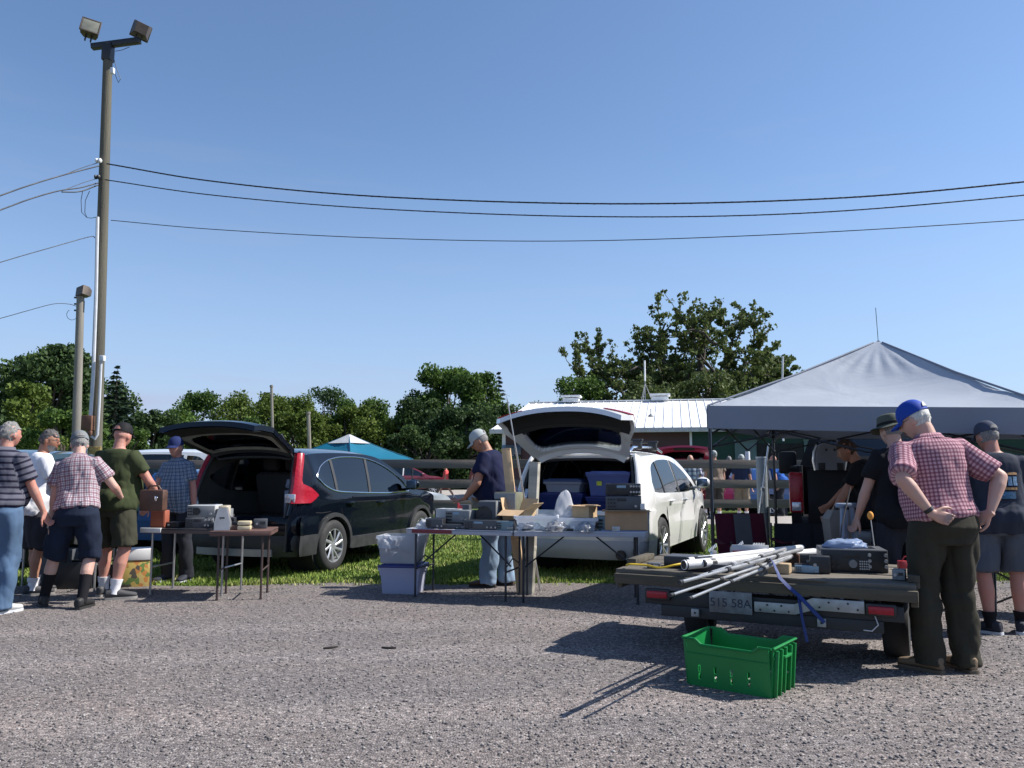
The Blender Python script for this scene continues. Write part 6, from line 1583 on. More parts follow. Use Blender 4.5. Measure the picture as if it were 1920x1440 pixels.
# ================================================================== tables
M_ttop=pm('table_top_plastic',(.46,.47,.50),.5,var=.06,vs=8); M_tedge=pm('table_edge',(.36,.38,.44),.5,var=.08)
M_leg=pm('table_leg_steel',(.03,.034,.045),.4,.4,var=.1); M_brown=pm('brown_vinyl',(.105,.055,.045),.6,var=.25,vs=12,dirt=.3)
def folding_table(label,loc,rz,L,D,H,top,edge,legm,group='folding tables covered with goods',braces=True,style='h',cat='table',rus=False):
    """origin = front left corner on the ground; x along the front, y back"""
    t=thing('folding_table',label,cat,loc,rz,group)
    mb=MB(); mb.box((L/2,D/2,H-.012),(L,D,.024),bev=.006); mb.build('table_top',top,t)
    mb=MB(); 
    for (c,s) in (((L/2,.008,H-.028),(L-.01,.016,.05)),((L/2,D-.008,H-.028),(L-.01,.016,.05)),((.008,D/2,H-.028),(.016,D-.03,.05)),((L-.008,D/2,H-.028),(.016,D-.03,.05))): mb.box(c,s,bev=.004)
    mb.build('apron',edge,t)
    for x,sx in ((.09,1),(L-.09,-1)):
        for y in (.06,D-.06):
            mb=MB(); mb.tube([(x,y,H-.03),(x+ (0.0 if style=='h' else -sx*.05),y,.012)],.0125,8); mb.tube([(x+(0.0 if style=='h' else -sx*.05),y,.02),(x+(0.0 if style=='h' else -sx*.05),y,0)],.016,8); mb.build('leg',legm,t)
        mb=MB(); mb.tube([(x,.06,.30),(x,D-.06,.30)],.009,6); mb.build('cross_bar',legm,t)
        if braces:
            mb=MB(); 
            mb.tube([(x,D*.5-.06,.34),(x+sx*L*.34,D*.5,H-.04)],.009,6); mb.tube([(x,.06,.34),(x,D*.5,.42),(x,D-.06,.34)],.007,6); mb.build('brace',legm,t)
    return t
T1=(-1.14,8.72); T1r=-R(18); T2=(0.02,8.33); T2r=-R(6)
folding_table('white folding table with a maroon strip on its front edge',(*T1,0),T1r,1.20,.60,.73,M_ttop,M_tedge,M_leg)
folding_table('white folding table on black legs in front of the white SUV',(*T2,0),T2r,1.34,.60,.73,M_ttop,M_tedge,M_leg)
mb=MB(); mb.box((.30,-.004,.705),(.46,.006,.04),bev=.001); sp_=mb.build('edge_tape',pm('maroon_tape',(.16,.02,.03),.5),None,loc=(*T1,0),rz=T1r); tag(sp_,'maroon strip along the front edge of the left middle table','tape')
L1=(-4.04,8.86); L1r=-R(7); L2=(-3.15,8.44); L2r=R(9)
folding_table('small white edged folding table with silver legs behind the brown table',(*L1,0),L1r,1.0,.58,.72,pm('dark_table_top',(.06,.06,.065),.5),pm('dark_edge',(.10,.075,.07),.5),pm('silver_leg',(.42,.42,.42),.3,.7),braces=False,group='small tables at the left')
folding_table('small brown card table with thin brown legs',(*L2,0),L2r,.62,.60,.72,M_brown,M_brown,pm('brown_leg',(.05,.032,.03),.5),braces=False,group='small tables at the left')
b_=G(172,1114); folding_table('dark table with grey legs standing behind the olive shirted man',(b_.x-1.15,b_.y+.0,0),R(4),1.2,.6,.73,pm('dark_table_top',(.06,.06,.065)),M_black,pm('silver_leg',(.42,.42,.42)),braces=False,group='small tables at the left')
def on(T,r,x,y,z): c,s=math.cos(r),math.sin(r); return (T[0]+x*c-y*s,T[1]+x*s+y*c,z)
# ================================================================== small goods
P_=dict(
 blk=pm('black_case',(.018,.019,.022),.45,var=.15,vs=20), gry=pm('grey_case',(.20,.21,.215),.5,var=.12,vs=20), lgr=pm('light_grey_case',(.46,.47,.47),.45,var=.08), dgr=pm('dark_grey_case',(.07,.075,.085),.5,var=.12),
 bei=pm('beige_case',(.42,.38,.30),.55,var=.1), crd=pm('cardboard',(.36,.235,.135),.85,var=.12,vs=9,bump=.001), crl=pm('light_cardboard',(.52,.36,.21),.85,var=.1,vs=9), olv=pm('olive_case',(.16,.16,.11),.6,var=.2),
 slv=pm('silver_metal',(.55,.56,.57),.3,.7,var=.08), knb=pm('knob',(.35,.36,.37),.3,.6), disp=pm('display',(.22,.33,.42),.2,var=.1), crm=pm('cream_plastic',(.62,.52,.33),.5), red=pm('red_plastic',(.38,.03,.04),.4), blu=pm('blue_plastic',(.03,.16,.42),.35), yel=pm('yellow_cord',(.62,.42,.02),.5), wht=pm('white_plastic',(.66,.66,.66),.4,var=.05), brn=pm('brown_leather',(.075,.035,.022),.55,var=.3,vs=12), org=pm('orange_brown_card',(.28,.075,.04),.7), orf=pm('orange_foam',(.75,.33,.07),.95,bump=.002,bs=200), tgr=pm('teal_grey_plastic',(.16,.24,.27),.5,var=.2))
def radio(label,loc,rz,size,case='blk',face='dgr',knobs=4,display=True,big=None,name='radio',cat='radio',group=None,keys=False,handle=False,foot=True,speaker=False,rows=1):
    w,d,h=size; t=thing(name,label,cat,loc,rz,group)
    mb=MB(); mb.box((0,d/2,h/2),(w,d,h),bev=.006)
    for i in range(6): mb.box((0,d*.25+i*d*.1,h+.001),(w*.7,.006,.004),bev=0)
    mb.build('case',P_[case],t)
    mb=MB(); mb.box((0,-.006,h/2),(w*.97,.014,h*.94),bev=.004); fp=mb.build('front_panel',P_[face],t)
    fy=-.0145
    if display: mb=MB(); mb.box((-w*.05 if not speaker else w*.2,fy,h*.74),(w*.26,.004,h*.22),bev=.001); mb.build('display',P_['disp'] if display=='lit' else P_['blk'],t)
    n=knobs
    for r_ in range(rows):
        for i in range(n):
            x=w*.22+i*w*.24/max(1,n-1) if n>1 else w*.35; z=h*(.28+.5*(r_/(max(1,rows-1)) if rows>1 else .0)); rr=min(h*.11,.014)
            mb=MB(); mb.tube([(x,fy,z),(x,fy-.016,z)],[rr,rr*.85],12); mb.build('knob',P_['knb'],t)
    for i in range(3):
        for zz in (.25,.5,.75):
            mb=MB() if (i==0 and zz==.25) else mb
            rr=min(h*.07,.010); mb.tube([(-w*.42+i*w*.085,fy,h*zz),(-w*.42+i*w*.085,fy-.012,h*zz)],rr,10)
    mb.build('small_knobs',P_['knb'] if False else P_['blk'],t)
    if big: mb=MB(); mb.tube([(w*big,fy,h*.38),(w*big,fy-.022,h*.38)],[h*.19,h*.17],24); mb.build('tuning_knob',P_['gry'],t)
    if keys:
        mb=MB()
        for i in range(5):
            for j in range(4): mb.box((w*.08+i*w*.032,fy,h*.16+j*h*.11),(w*.022,.006,h*.065),bev=.001)
        mb.build('keypad',P_['lgr'],t)
    if speaker:
        mb=MB(); mb.tube([(-w*.15,fy,h*.5),(-w*.15,fy-.004,h*.5)],h*.32,24); mb.build('speaker_grille',P_['blk'],t)
    if handle: mb=MB(); mb.tube([(-w*.3,d*.5,h),(-w*.3,d*.5,h+.03),(w*.3,d*.5,h+.03),(w*.3,d*.5,h)],.005,6); mb.build('handle',P_['blk'],t)
    if foot:
        mb=MB()
        for x in (-w*.4,w*.4): mb.box((x,.02,-.000),(.02,.02,.006),bev=0)
        mb.build('feet',P_['blk'],t)
    return t
def cbox(label,loc,rz,size,mat='crd',open_=True,flap=.1,name='cardboard_box',group=None,angs=(50,20,70,10)):
    w,d,h=size; t=thing(name,label,'box',loc,rz,group); th=.005
    mb=MB(); mb.box((0,0,th/2),(w,d,th),bev=0)
    for s in (1,-1): mb.box((s*(w/2-th/2),0,h/2),(th,d,h),bev=0); mb.box((0,s*(d/2-th/2),h/2),(w-2*th-.001,th,h),bev=0)
    if not open_: mb.box((0,0,h+.003),(w,d,.006),bev=.001)
    mb.build('carton',P_[mat],t)
    if open_:
        for (c,a,ax,L_) in (((w/2,0,h),angs[0],'x',d),((-w/2,0,h),angs[1],'-x',d),((0,d/2,h),angs[2],'y',w),((0,-d/2,h),angs[3],'-y',w)):
            b_=MB(); aa=R(a)
            if ax in('x','-x'):
                s=1 if ax=='x' else -1; b_.add([(c[0],-L_/2,h),(c[0],L_/2,h),(c[0]+s*flap*math.cos(aa),L_/2-.01,h+flap*math.sin(aa)),(c[0]+s*flap*math.cos(aa),-L_/2+.01,h+flap*math.sin(aa))],[[0,1,2,3]])
            else:
                s=1 if ax=='y' else -1; b_.add([(-L_/2,c[1],h),(L_/2,c[1],h),(L_/2-.01,c[1]+s*flap*math.cos(aa),h+flap*math.sin(aa)),(-L_/2+.01,c[1]+s*flap*math.cos(aa),h+flap*math.sin(aa))],[[0,1,2,3]])
            b_.v=b_.v+[(x,y,z-.004) for x,y,z in b_.v]; b_.f+= [[7,6,5,4],[0,4,5,1],[1,5,6,2],[2,6,7,3],[3,7,4,0]]; b_.m=[0]*len(b_.f)
            b_.build('flap',P_[mat],t,smooth=0)
    return t
def crumple(label,loc,rz,size,mat,seed,name='plastic_bag',cat='bag',peak=0.,n=18):
    """a crumpled film bag: noisy closed surface"""
    w,d,h=size; mb=MB()
    def fn(dv,p):
        nn=noise.noise(Vector((dv.x*2.2+seed,dv.y*2.2,dv.z*2.2)))+.6*abs(noise.noise(Vector((dv.x*5+seed,dv.y*5,dv.z*5+3))))+.35*abs(noise.noise(Vector((dv.x*11+seed,dv.y*11,dv.z*11))))
        q=p*(1+.38*nn); q.z=max(q.z,-h*.0)
        if peak: q.z+=peak*max(0,dv.z)**6
        return q
    mb.ell((0,0,0),(w/2,d/2,h),34,26,fn=fn); mb.v=[(a,b,max(c,0.001)) for a,b,c in mb.v]
    return tag(mb.build(name,mat,None,loc=loc,rz=rz,smooth=70),label,cat)
F_tray=glass('tray_plastic',(.80,.83,.88),milky=.7); F_bag=glass('bag_film',(.80,.82,.86),milky=.55); F_clear=glass('clear_film',(.86,.88,.92),milky=.25); F_blue=glass('bluish_film',(.38,.48,.66),milky=.7)
z=.732; TRc=(0.80,6.25); TRr=-R(27); TZ=.60
g=lambda px,py: (lambda q:(q.x,q.y,z))(G(px,py,z))
# --- table 1
crumple('crumpled white plastic bag at the left end of the middle tables',on(T1,T1r,.17,.17,z),.3,(.20,.18,.085),F_bag,1)
radio('small black radio with a dark display beside the crumpled white bag',on(T1,T1r,.31,.05,z),T1r+.03,(.20,.16,.105),big=None,knobs=2,display=False)
t_=cbox('long light grey flat box at the back left of the middle table',on(T1,T1r,.36,.40,z+.0),T1r,(.28,.22,.19),'lgr',False,name='flat_box')
radio('grey twin panel meter with a blue grey window and a round dial',on(T1,T1r,.525,.18,z+.055),T1r-.05,(.29,.15,.135),case='gry',face='gry',knobs=1,display='lit',speaker=False,big=.22,name='panel_meter',cat='meter')
radio('low black radio lying flat in front of the panel meter',on(T1,T1r,.52,.05,z),T1r+.1,(.24,.12,.05),knobs=2,display=False)
crumple('small wad of white film between the radios on the middle table',on(T1,T1r,.66,.10,z),.2,(.12,.10,.035),F_bag,4,name='film_wad')
radio('long black radio with a row of grey knobs at the front of the middle table',on(T1,T1r,.84,.03,z),T1r+.02,(.38,.20,.10),knobs=3,display='lit',rows=1)
radio('dark meter box with a teal panel beside the open cardboard box',on(T1,T1r,1.11,.04,z),T1r+.02,(.18,.18,.095),case='dgr',face='tgr',knobs=3,display=False)
radio('grey loudspeaker box standing behind the long black radio',on(T1,T1r,.84,.25,z),T1r-.1,(.21,.15,.29),case='gry',face='dgr',knobs=1,display=False,speaker=True,name='loudspeaker',cat='loudspeaker')
radio('olive grey instrument with a yellowish lid behind the loudspeaker box',on(T1,T1r,.99,.40,z+.06),T1r-.2,(.27,.16,.32),case='olv',face='gry',knobs=2,display=False,name='instrument',cat='instrument')
radio('black module with pale cables under the hand of the man in navy',on(T1,T1r,.66,.34,z),T1r+.2,(.22,.16,.18),knobs=3,display=False,name='module',cat='module')
mb=MB(); mb.tube([(0,0,0),(.0,0,.07)],.012,10); mb.box((.03,.02,.02),(.05,.05,.04)); tag(mb.build('red_switch',P_['red'],None,loc=on(T1,T1r,.45,.38,z+.19)),'small bright red part standing on the long light grey box','part')
cbox('open cardboard box with raised flaps at the junction of the two middle tables',on(T1,T1r,1.17,.34,z),T1r-.3,(.28,.22,.20),'crl',True,.13,angs=(35,75,60,-25))
# --- table 2
tote(on(T2,T2r,.22,.22,z),T2r,(.42,.30,.15),F_tray,None,'shallow clear plastic tray with small parts on the right middle table',name='plastic_tray',cat='tray')
tote(on(T2,T2r,.64,.24,z),T2r+.03,(.40,.32,.13),F_tray,None,'second clear plastic tray holding bagged parts beside the small cardboard box',name='plastic_tray',cat='tray')
crumple('clear film bag spilling forward over the first plastic tray',on(T2,T2r,.16,.12,z),.1,(.30,.20,.08),F_clear,7)
crumple('clear film bag with parts at the middle of the right middle table',on(T2,T2r,.46,.10,z),.8,(.30,.18,.09),F_clear,8)
crumple('clear film bag beside the teal grey box on the right middle table',on(T2,T2r,.74,.10,z),1.3,(.28,.17,.08),F_clear,9)
crumple('tall pointed clear film bag standing up behind the trays',on(T2,T2r,.50,.40,z+.10),.2,(.30,.14,.12),F_bag,11,peak=.17)
for i,(x,y,m,s,lb) in enumerate(((.13,.05,'blk',(.10,.06,.02),'black clip at the left front of the right middle table'),(.19,.12,'wht',(.08,.05,.06),'white block in the first plastic tray'),(.46,.07,'brn',(.09,.06,.03),'brown part lying in front of the clear bags'),(.30,.07,'lgr',(.06,.04,.035),'light grey part between two clear bags'),(.60,.06,'wht',(.05,.04,.05),'white cube part in front of the second tray'))):
    mb=MB(); mb.box((0,0,s[2]/2),s,bev=.006); mb.tube([(s[0]*.2,0,s[2]*.6),(s[0]*.7,0,s[2]*.8)],.006,6); tag(mb.build('small_part',P_[m],None,loc=on(T2,T2r,x,y,z+.001),rz=i*.5),lb,'part','small parts on the right middle table')
for i,(x,y,lb) in enumerate(((.24,.16,'bright green foam piece in the first plastic tray'),(.56,.17,'bright green foam piece in the second plastic tray'))):
    mb=MB(); mb.box((0,0,.04),(.09,.07,.05),(R(8),R(12),0),bev=.01); tag(mb.build('green_foam',pm('green_foam',(.06,.36,.10),.7,var=.2),None,loc=on(T2,T2r,x,y,z+.02)),lb,'foam')
cbox('small closed cardboard box behind the clear trays',on(T2,T2r,.72,.36,z+.12),T2r-.5,(.20,.18,.13),'crl',True,.05,angs=(-5,-5,0,-5))
radio('teal grey wedge shaped plastic housing on the right middle table',on(T2,T2r,.95,.14,z),T2r-.35,(.19,.18,.14),case='tgr',face='tgr',knobs=1,display=False,name='housing',cat='housing',foot=False)
b1=cbox('open cardboard tray box with papers at the right end of the middle tables',on(T2,T2r,1.15,.20,z+.012),T2r-.03,(.43,.34,.19),'crd',True,.03,angs=(0,0,0,0))
mb=MB()
for k in range(6): mb.box((rnd.uniform(-.02,.02),rnd.uniform(-.01,.01),.03+k*.02),(.33,.26,.016),(0,R(rnd.uniform(-3,3)),R(rnd.uniform(-4,4))),bev=.002)
tag(mb.build('paper_stack',pm('papers',(.42,.36,.30),.8,var=.5,vs=40),None,loc=on(T2,T2r,1.15,.20,z+.012),rz=T2r),'stack of papers and manuals inside the cardboard tray box','papers')
mb=MB(); mb.box((0,0,.004),(.46,.36,.008),bev=.003); tag(mb.build('folder',pm('blue_folder',(.30,.36,.55),.4),None,loc=on(T2,T2r,1.12,.20,z),rz=T2r),'pale blue folder under the cardboard tray box','folder')
mb=MB(); mb.box((0,0,.002),(.42,.36,.006),bev=.001); tag(mb.build('board',P_['crd'],None,loc=on(T2,T2r,1.15,.20,z+.207),rz=T2r),'cardboard sheet lying on the tray box under the two receivers','sheet')
radio('dark receiver with a black window, lower of two on the cardboard box',on(T2,T2r,1.12,.08,z+.215),T2r-.06,(.36,.26,.14),case='dgr',face='dgr',knobs=1,display=True,name='receiver',handle=False)
radio('black receiver with silver stripes, topmost on the cardboard box',on(T2,T2r,1.12,.09,z+.365),T2r-.02,(.36,.26,.115),case='blk',face='blk',knobs=4,display='lit',rows=2,name='receiver')
mb=MB(); mb.box((0,0,0),(.07,.01,.06),bev=.002); tag(mb.build('white_card',P_['wht'],None,loc=on(T2,T2r,1.30,.06,z+.25),rz=T2r-.3),'small white card leaning at the right of the lower receiver','card')
mb=MB(); mb.tube([(0,0,0),(.01,0,.06),(.03,0,.06),(.035,0,.0)],.004,6); mb.box((.03,0,.01),(.05,.03,.02)); tag(mb.build('small_bracket',P_['lgr'],None,loc=on(T2,T2r,.98,.10,z)),'little pale bracket between the housing and the cardboard tray box','bracket')
for i,(T,r_,x,y,sz,m,lb,nm) in enumerate((
 (T1,T1r,.24,.06,(.05,.04,.03),'slv','tiny silver part beside the crumpled white bag','metal_part'),
 (T1,T1r,.62,.13,(.06,.10,.05),'dgr','dark grey microphone shaped part right of the panel meter','microphone'),
 (T1,T1r,1.02,.20,(.13,.10,.09),'gry','grey metal box between the loudspeaker and the open cardboard box','metal_box'),
 (T1,T1r,.78,.52,(.20,.08,.16),'olv','olive box at the back edge behind the black module','metal_box'),
 (T1,T1r,.20,.42,(.14,.12,.08),'dgr','dark box at the back left corner of the middle table','metal_box'),
 (T1,T1r,1.13,.17,(.12,.08,.07),'lgr','light grey box in front of the open cardboard box','metal_box'),
 (T2,T2r,.33,.48,(.22,.10,.12),'wht','white box behind the first clear tray','plastic_box'),
 (T2,T2r,.90,.46,(.16,.12,.14),'dgr','dark box behind the teal grey housing','metal_box'),
 (T2,T2r,.74,.05,(.09,.05,.03),'gry','grey connector at the front edge before the second tray','connector'),
 (T2,T2r,.36,.05,(.07,.04,.03),'blk','black plug at the front edge between the clear trays','plug'),
 (L1,L1r,.30,.16,(.16,.14,.06),'blk','flat black unit left of the oscilloscope','metal_box'),
 (L1,L1r,.46,.42,(.24,.12,.16),'dgr','dark box behind the oscilloscope on the left table','metal_box'),
 (L2,L2r,.46,.36,(.14,.12,.10),'dgr','dark box at the back of the brown card table','metal_box'),
 (TRc,TRr,1.62,.75,(.20,.16,.10),'dgr','dark box behind the large black radio on the trailer','metal_box'),
 (TRc,TRr,1.35,.85,(.24,.14,.09),'blk','black box behind the clear film bag on the trailer','metal_box'),
 (TRc,TRr,.75,.55,(.16,.10,.05),'blk','small black box between the flat cases and the cream tray','metal_box'),
 (TRc,TRr,1.12,.95,(.20,.12,.08),'brn','brown box at the far edge of the trailer deck','metal_box'),
 (TRc,TRr,.25,.16,(.10,.08,.04),'dgr','small dark box on the left end of the trailer deck by the yellow cord','metal_box'),
 (TRc,TRr,1.95,.30,(.08,.10,.07),'gry','grey box at the right end of the trailer deck','metal_box'),
 (TRc,TRr,.90,.30,(.16,.08,.06),'slv','silver rotator part between the white tubes and the flat cases','rotator_part'),
 (TRc,TRr,1.42,.45,(.14,.12,.12),'blk','black box directly left of the cloth topped radio','metal_box'),
 (T1,T1r,.09,.30,(.12,.10,.06),'bei','beige box behind the crumpled white bag','metal_box'),
 (T1,T1r,.50,.44,(.14,.10,.24),'dgr','upright dark box behind the panel meter','metal_box'),
 (T2,T2r,1.04,.05,(.08,.06,.05),'lgr','light grey adapter in front of the teal grey housing','adapter'),
 (T2,T2r,.56,.04,(.10,.04,.025),'blk','flat black strip at the middle of the right table front edge','connector'),
 (L1,L1r,.76,.36,(.16,.12,.20),'gry','grey upright box behind the beige power unit','metal_box'),
 (L2,L2r,.20,.40,(.18,.12,.07),'blk','flat black box behind the silver tapered housing','metal_box'))):
    zz_=(TZ+.002) if T is TRc else (.722 if T in (L1,L2) else z); t_=thing(nm,lb,nm.replace('_',' '),on(T,r_,x,y,zz_),r_+.15*math.sin(i*2.3)); mb=MB(); mb.box((0,0,sz[2]/2),sz,bev=.005); mb.build('shell',P_[m],t_)
    mb=MB(); mb.tube([(-sz[0]*.25,-sz[1]/2,sz[2]*.5),(-sz[0]*.25,-sz[1]/2-.012,sz[2]*.5)],min(.012,sz[2]*.25),10); mb.build('knob',P_['knb'],t_); mb=MB(); mb.box((sz[0]*.18,-sz[1]/2-.001,sz[2]*.6),(sz[0]*.4,.003,sz[2]*.3),bev=0); mb.build('label_plate',P_['lgr' if i%2 else 'blk'],t_)
for i,(T,r_,pts,lb) in enumerate(((T1,T1r,((.30,.02),(.42,.10),(.50,.02),(.60,.05),(.70,.01),(.76,.08)),'black cable snaking along the front of the left middle table'),(T2,T2r,((.05,.10),(.16,.03),(.26,.09),(.36,.02),(.50,.05)),'black cable on the right middle table before the clear trays'),(L1,L1r,((.60,.02),(.70,.04),(.80,.0),(.93,.05)),'black cable hanging by the low black radio on the left table'))):
    zz_=.722 if T is L1 else z
    P3=[on(T,r_,a,b,zz_+.008) for a,b in pts]; tb_=[[(j,P3[j][a]) for j in range(len(P3))] for a in range(3)]; mb=MB(); mb.tube([Vector([sinterp(tb_[a],float(u)) for a in range(3)]) for u in np.linspace(0,len(P3)-1,40)],.005,6); tag(mb.build('cable',M_cable,None),lb,'cable')
# --- tall things behind the middle tables
mb=MB(); a=G(978,1112); b=W(949,843,9.15); 
def slab(name,label,a,b,w,d,mat,cat):
    mb=MB(); dv=(b-a); L_=dv.length; q=dv.to_track_quat('Z','Y').to_matrix().to_4x4(); M4=Matrix.Translation(a)@q@rot(0,0,R(25)); mb.M=M4; mb.box((0,0,L_/2),(w,d,L_),bev=.004); mb.box((0,0,L_+.002),(w*1.06,d*1.06,.012),bev=.002); mb.box((0,0,L_*.35),(w*1.03,d*1.03,.05),bev=.001); return tag(mb.build(name,mat,None),label,cat)
slab('tall_carton','tall narrow cardboard carton leaning behind the man in navy',a,b,.10,.10,P_['crl'],'box')
a=G(992,1119); b=W(1003,868,9.0); a=Vector((a.x,8.95,0)); slab('taped_board','long grey board wrapped in brown tape standing behind the right middle table',a,b,.11,.06,pm('taped_board',(.34,.32,.27),.6,var=.6,vs=2.2,stretch=(.3,.3,2.2)),'board')
a=Vector((G(1012,1103).x,9.2,0)); b=W(951,748,9.0); mb=MB(); mb.tube([a,a.lerp(b,.45)],.013,10); mb.tube([a.lerp(b,.44),a.lerp(b,.75)],.0105,10); mb.tube([a.lerp(b,.74),b],.0075,10); mb.tube([b,b+Vector((-.02,0,.06)),b+Vector((.03,0,.03))],.003,5)
tag(mb.build('antenna_pole',P_['slv'],None),'silver telescoping antenna pole leaning left of the white SUV hatch','pole')
# --- bins under table 1
bl=G(752,1116); rb=R(-8)
tote((bl.x,bl.y+.20,0),rb,(.44,.36,.29),glass('lavender_clear_plastic',(.70,.72,.86),milky=.55),P_navy,'translucent bin with a dark blue lid standing on the gravel under the table')
tt=tote((bl.x-.02,bl.y+.21,.332),rb,(.46,.36,.30),glass('frosty_plastic',(.74,.77,.82),milky=.38),None,'frosted open bin stacked on top of the bin with the dark blue lid')
crumple('clear film hanging over the left rim of the frosted bin',(bl.x-.16,bl.y+.12,.50),0,(.22,.24,.12),F_bag,21)
mb=MB(); 
for k in range(7): mb.box((rnd.uniform(-.14,.14),rnd.uniform(-.1,.1),.03+.035*k),(.16,.12,.05),(0,R(rnd.uniform(-20,20)),R(rnd.uniform(0,90))),bev=.01)
tag(mb.build('bin_contents',pm('mixed_parts',(.20,.22,.27),.6,var=.7,vs=14),None,loc=(bl.x-.02,bl.y+.21,.345)),'jumble of grey parts seen through the frosted bin','parts',kind='stuff')
# --- left tables
z=.722
radio('pale grey oscilloscope with a round black dial on the left table',on(L1,L1r,.62,.10,z+.115),L1r+R(12),(.30,.30,.13),case='lgr',face='gry',knobs=1,display=False,speaker=True,name='oscilloscope',cat='instrument')
radio('dark instrument with knobs underneath the pale grey oscilloscope',on(L1,L1r,.62,.07,z),L1r+R(12),(.30,.30,.112),case='gry',face='dgr',knobs=3,display=True,name='instrument',cat='instrument',rows=2)
radio('beige ribbed power unit beside the oscilloscope',on(L1,L1r,.84,.16,z+.07),L1r+R(12),(.09,.16,.17),case='bei',face='crm',knobs=2,display=False,name='power_unit',cat='instrument')
radio('low black radio at the right end of the white edged table',on(L1,L1r,.86,.06,z),L1r,(.22,.16,.065),knobs=3,display=False)
t_=thing('camera_rig','black camera like apparatus with chrome tubes on the left table','apparatus',on(L1,L1r,.90,.16,z+.07),0); 
for i in range(4): mb=MB(); mb.tube([(i*.035-.05,0,0),(i*.035-.04,0,.06+.02*(i%2))],.008,8); mb.build('chrome_tube',M_chrome,t_)
mb=MB(); mb.box((0,.02,.02),(.16,.08,.05),bev=.01); mb.build('casing',P_['blk'],t_)
mb=MB(); M4=on(L2,L2r,.11,.12,z); poly=[(-.078,0),(.078,0),(.080,.08),(.040,.235),(-.040,.235),(-.080,.08)]
mb.prism(poly,-.05,.05,Matrix(((1,0,0,0),(0,0,1,0),(0,1,0,0),(0,0,0,1)))); mt_=thing('metal_housing','silver tapered metal housing with a dark slot on the brown card table','housing',M4,L2r); mb.build('shell',P_['slv'],mt_,smooth=20)
mb=MB(); mb.tube([(-.025,-.053,.13),(.025,-.053,.13)],.008,8); mb.build('slot',P_['blk'],mt_)
for k in range(2): mb=MB(); mb.box((0,0,.022),(.13,.10,.040),bev=.004); mb.box((0,-.002,.022),(.134,.09,.012),bev=0); tag(mb.build('cream_box',P_['crm'],None,loc=on(L2,L2r,.33,.14,z+k*.050),rz=L2r),'cream coloured small box on the brown card table, %s of two'%('lower' if k==0 else 'upper'),'box','two cream boxes')
mb=MB(); mb.box((0,0,.02),(.07,.08,.05),bev=.006); tag(mb.build('brown_block',P_['brn'],None,loc=on(L2,L2r,.235,.14,z),rz=.2),'small brown block between the metal housing and the cream boxes','block')
cs=thing('brown_case','brown leather case held open over the left table by the olive shirted man','case',W(288,938,8.45)-Vector((0,0,.10)),-.15)
mb=MB(); mb.box((0,0,.10),(.27,.10,.22),bev=.02); mb.build('case_body',P_['brn'],cs); mb=MB(); mb.box((.06,-.055,.12),(.03,.012,.05),bev=.004); mb.ell((.07,-.06,.13),(.012,.008,.012),8,6); mb.build('clasp',M_chrome,cs); mb=MB(); mb.tube([(-.08,0,.21),(-.05,0,.25),(.05,0,.25),(.08,0,.21)],.009,8); mb.build('handle',P_['brn'],cs)
mb=MB(); mb.box((0,0,.095),(.17,.10,.19),bev=.008); mb.box((0,-.052,.10),(.15,.006,.16),bev=0); tag(mb.build('orange_box',P_['org'],None,loc=on(L1,L1r,.13,.12,z),rz=L1r),'orange brown box standing on the left end of the white edged table','box')
mb=MB(); mb.lathe([(.03,0),(.032,.01),(.032,.10),(.012,.13),(.012,.15)],14); mb.lathe([(.014,.15),(.014,.17)],12); tag(mb.build('blue_bottle',P_['blu'],None,loc=on(L1,L1r,.66,.36,z+.08)),'bright blue bottle top behind the oscilloscope','bottle')
# yellow fruit box and dark cartons on the ground
yb=G(247,1103); t_=thing('fruit_carton','yellow printed fruit carton with a white lid on the gravel','box',(yb.x,yb.y+.2,0),R(25))
def printed():
    m,nt,N,L,b=nt_new('printed_carton'); tc=N.new('ShaderNodeTexCoord'); v=N.new('ShaderNodeTexVoronoi'); v.inputs['Scale'].default_value=20; L.new(tc.outputs['Object'],v.inputs['Vector']); s_=N.new('ShaderNodeSeparateColor'); L.new(v.outputs['Color'],s_.inputs[0]); r=ramp(N,[(.0,(.50,.36,.10)),(.45,(.52,.40,.14)),(.5,(.48,.20,.05)),(.75,(.50,.38,.14)),(.8,(.12,.20,.05)),(.9,(.08,.07,.05))]); r.color_ramp.interpolation='CONSTANT'; L.new(s_.outputs[0],r.inputs[0]); L.new(r.outputs[0],b.inputs['Base Color']); b.inputs['Roughness'].default_value=.7; return m
t_.location.x-=.08; mb=MB(); mb.box((0,0,.16),(.36,.28,.32),bev=.004); mb.build('carton',printed(),t_); mb=MB(); mb.box((0,0,.37),(.38,.30,.13),bev=.01); mb.build('lid',P_['wht'],t_)
for i,(px,py,s,m,lb) in enumerate(((128,1104,(.5,.3,.30),'blk','low black crate on the gravel behind the plaid shirted man'),(95,1100,(.36,.3,.42),'dgr','dark grey crate on the gravel at the far left'),(215,1098,(.30,.3,.22),'brn','brown carton on the gravel beside the yellow fruit carton'))):
    q=G(px,py); t_=thing('storage_crate',lb,'crate',(q.x,q.y+.1,0),R(5)); w,d,h=s
    mb=MB(); mb.box((0,0,.01),(w,d,.02),bev=.003)
    for sg in (1,-1): mb.box((sg*w/2,0,h/2),(.02,d,h),bev=.004); mb.box((0,sg*d/2,h/2),(w-.03,.02,h),bev=.004)
    mb.build('tub',P_[m],t_); mb=MB()
    for k in range(5): mb.box((rnd.uniform(-w*.3,w*.3),rnd.uniform(-d*.25,d*.25),h*.6),(.12,.09,.1),(R(rnd.uniform(-20,20)),R(rnd.uniform(-20,20)),rnd.uniform(0,3)),bev=.008)
    mb.build('contents',P_['dgr'],t_)

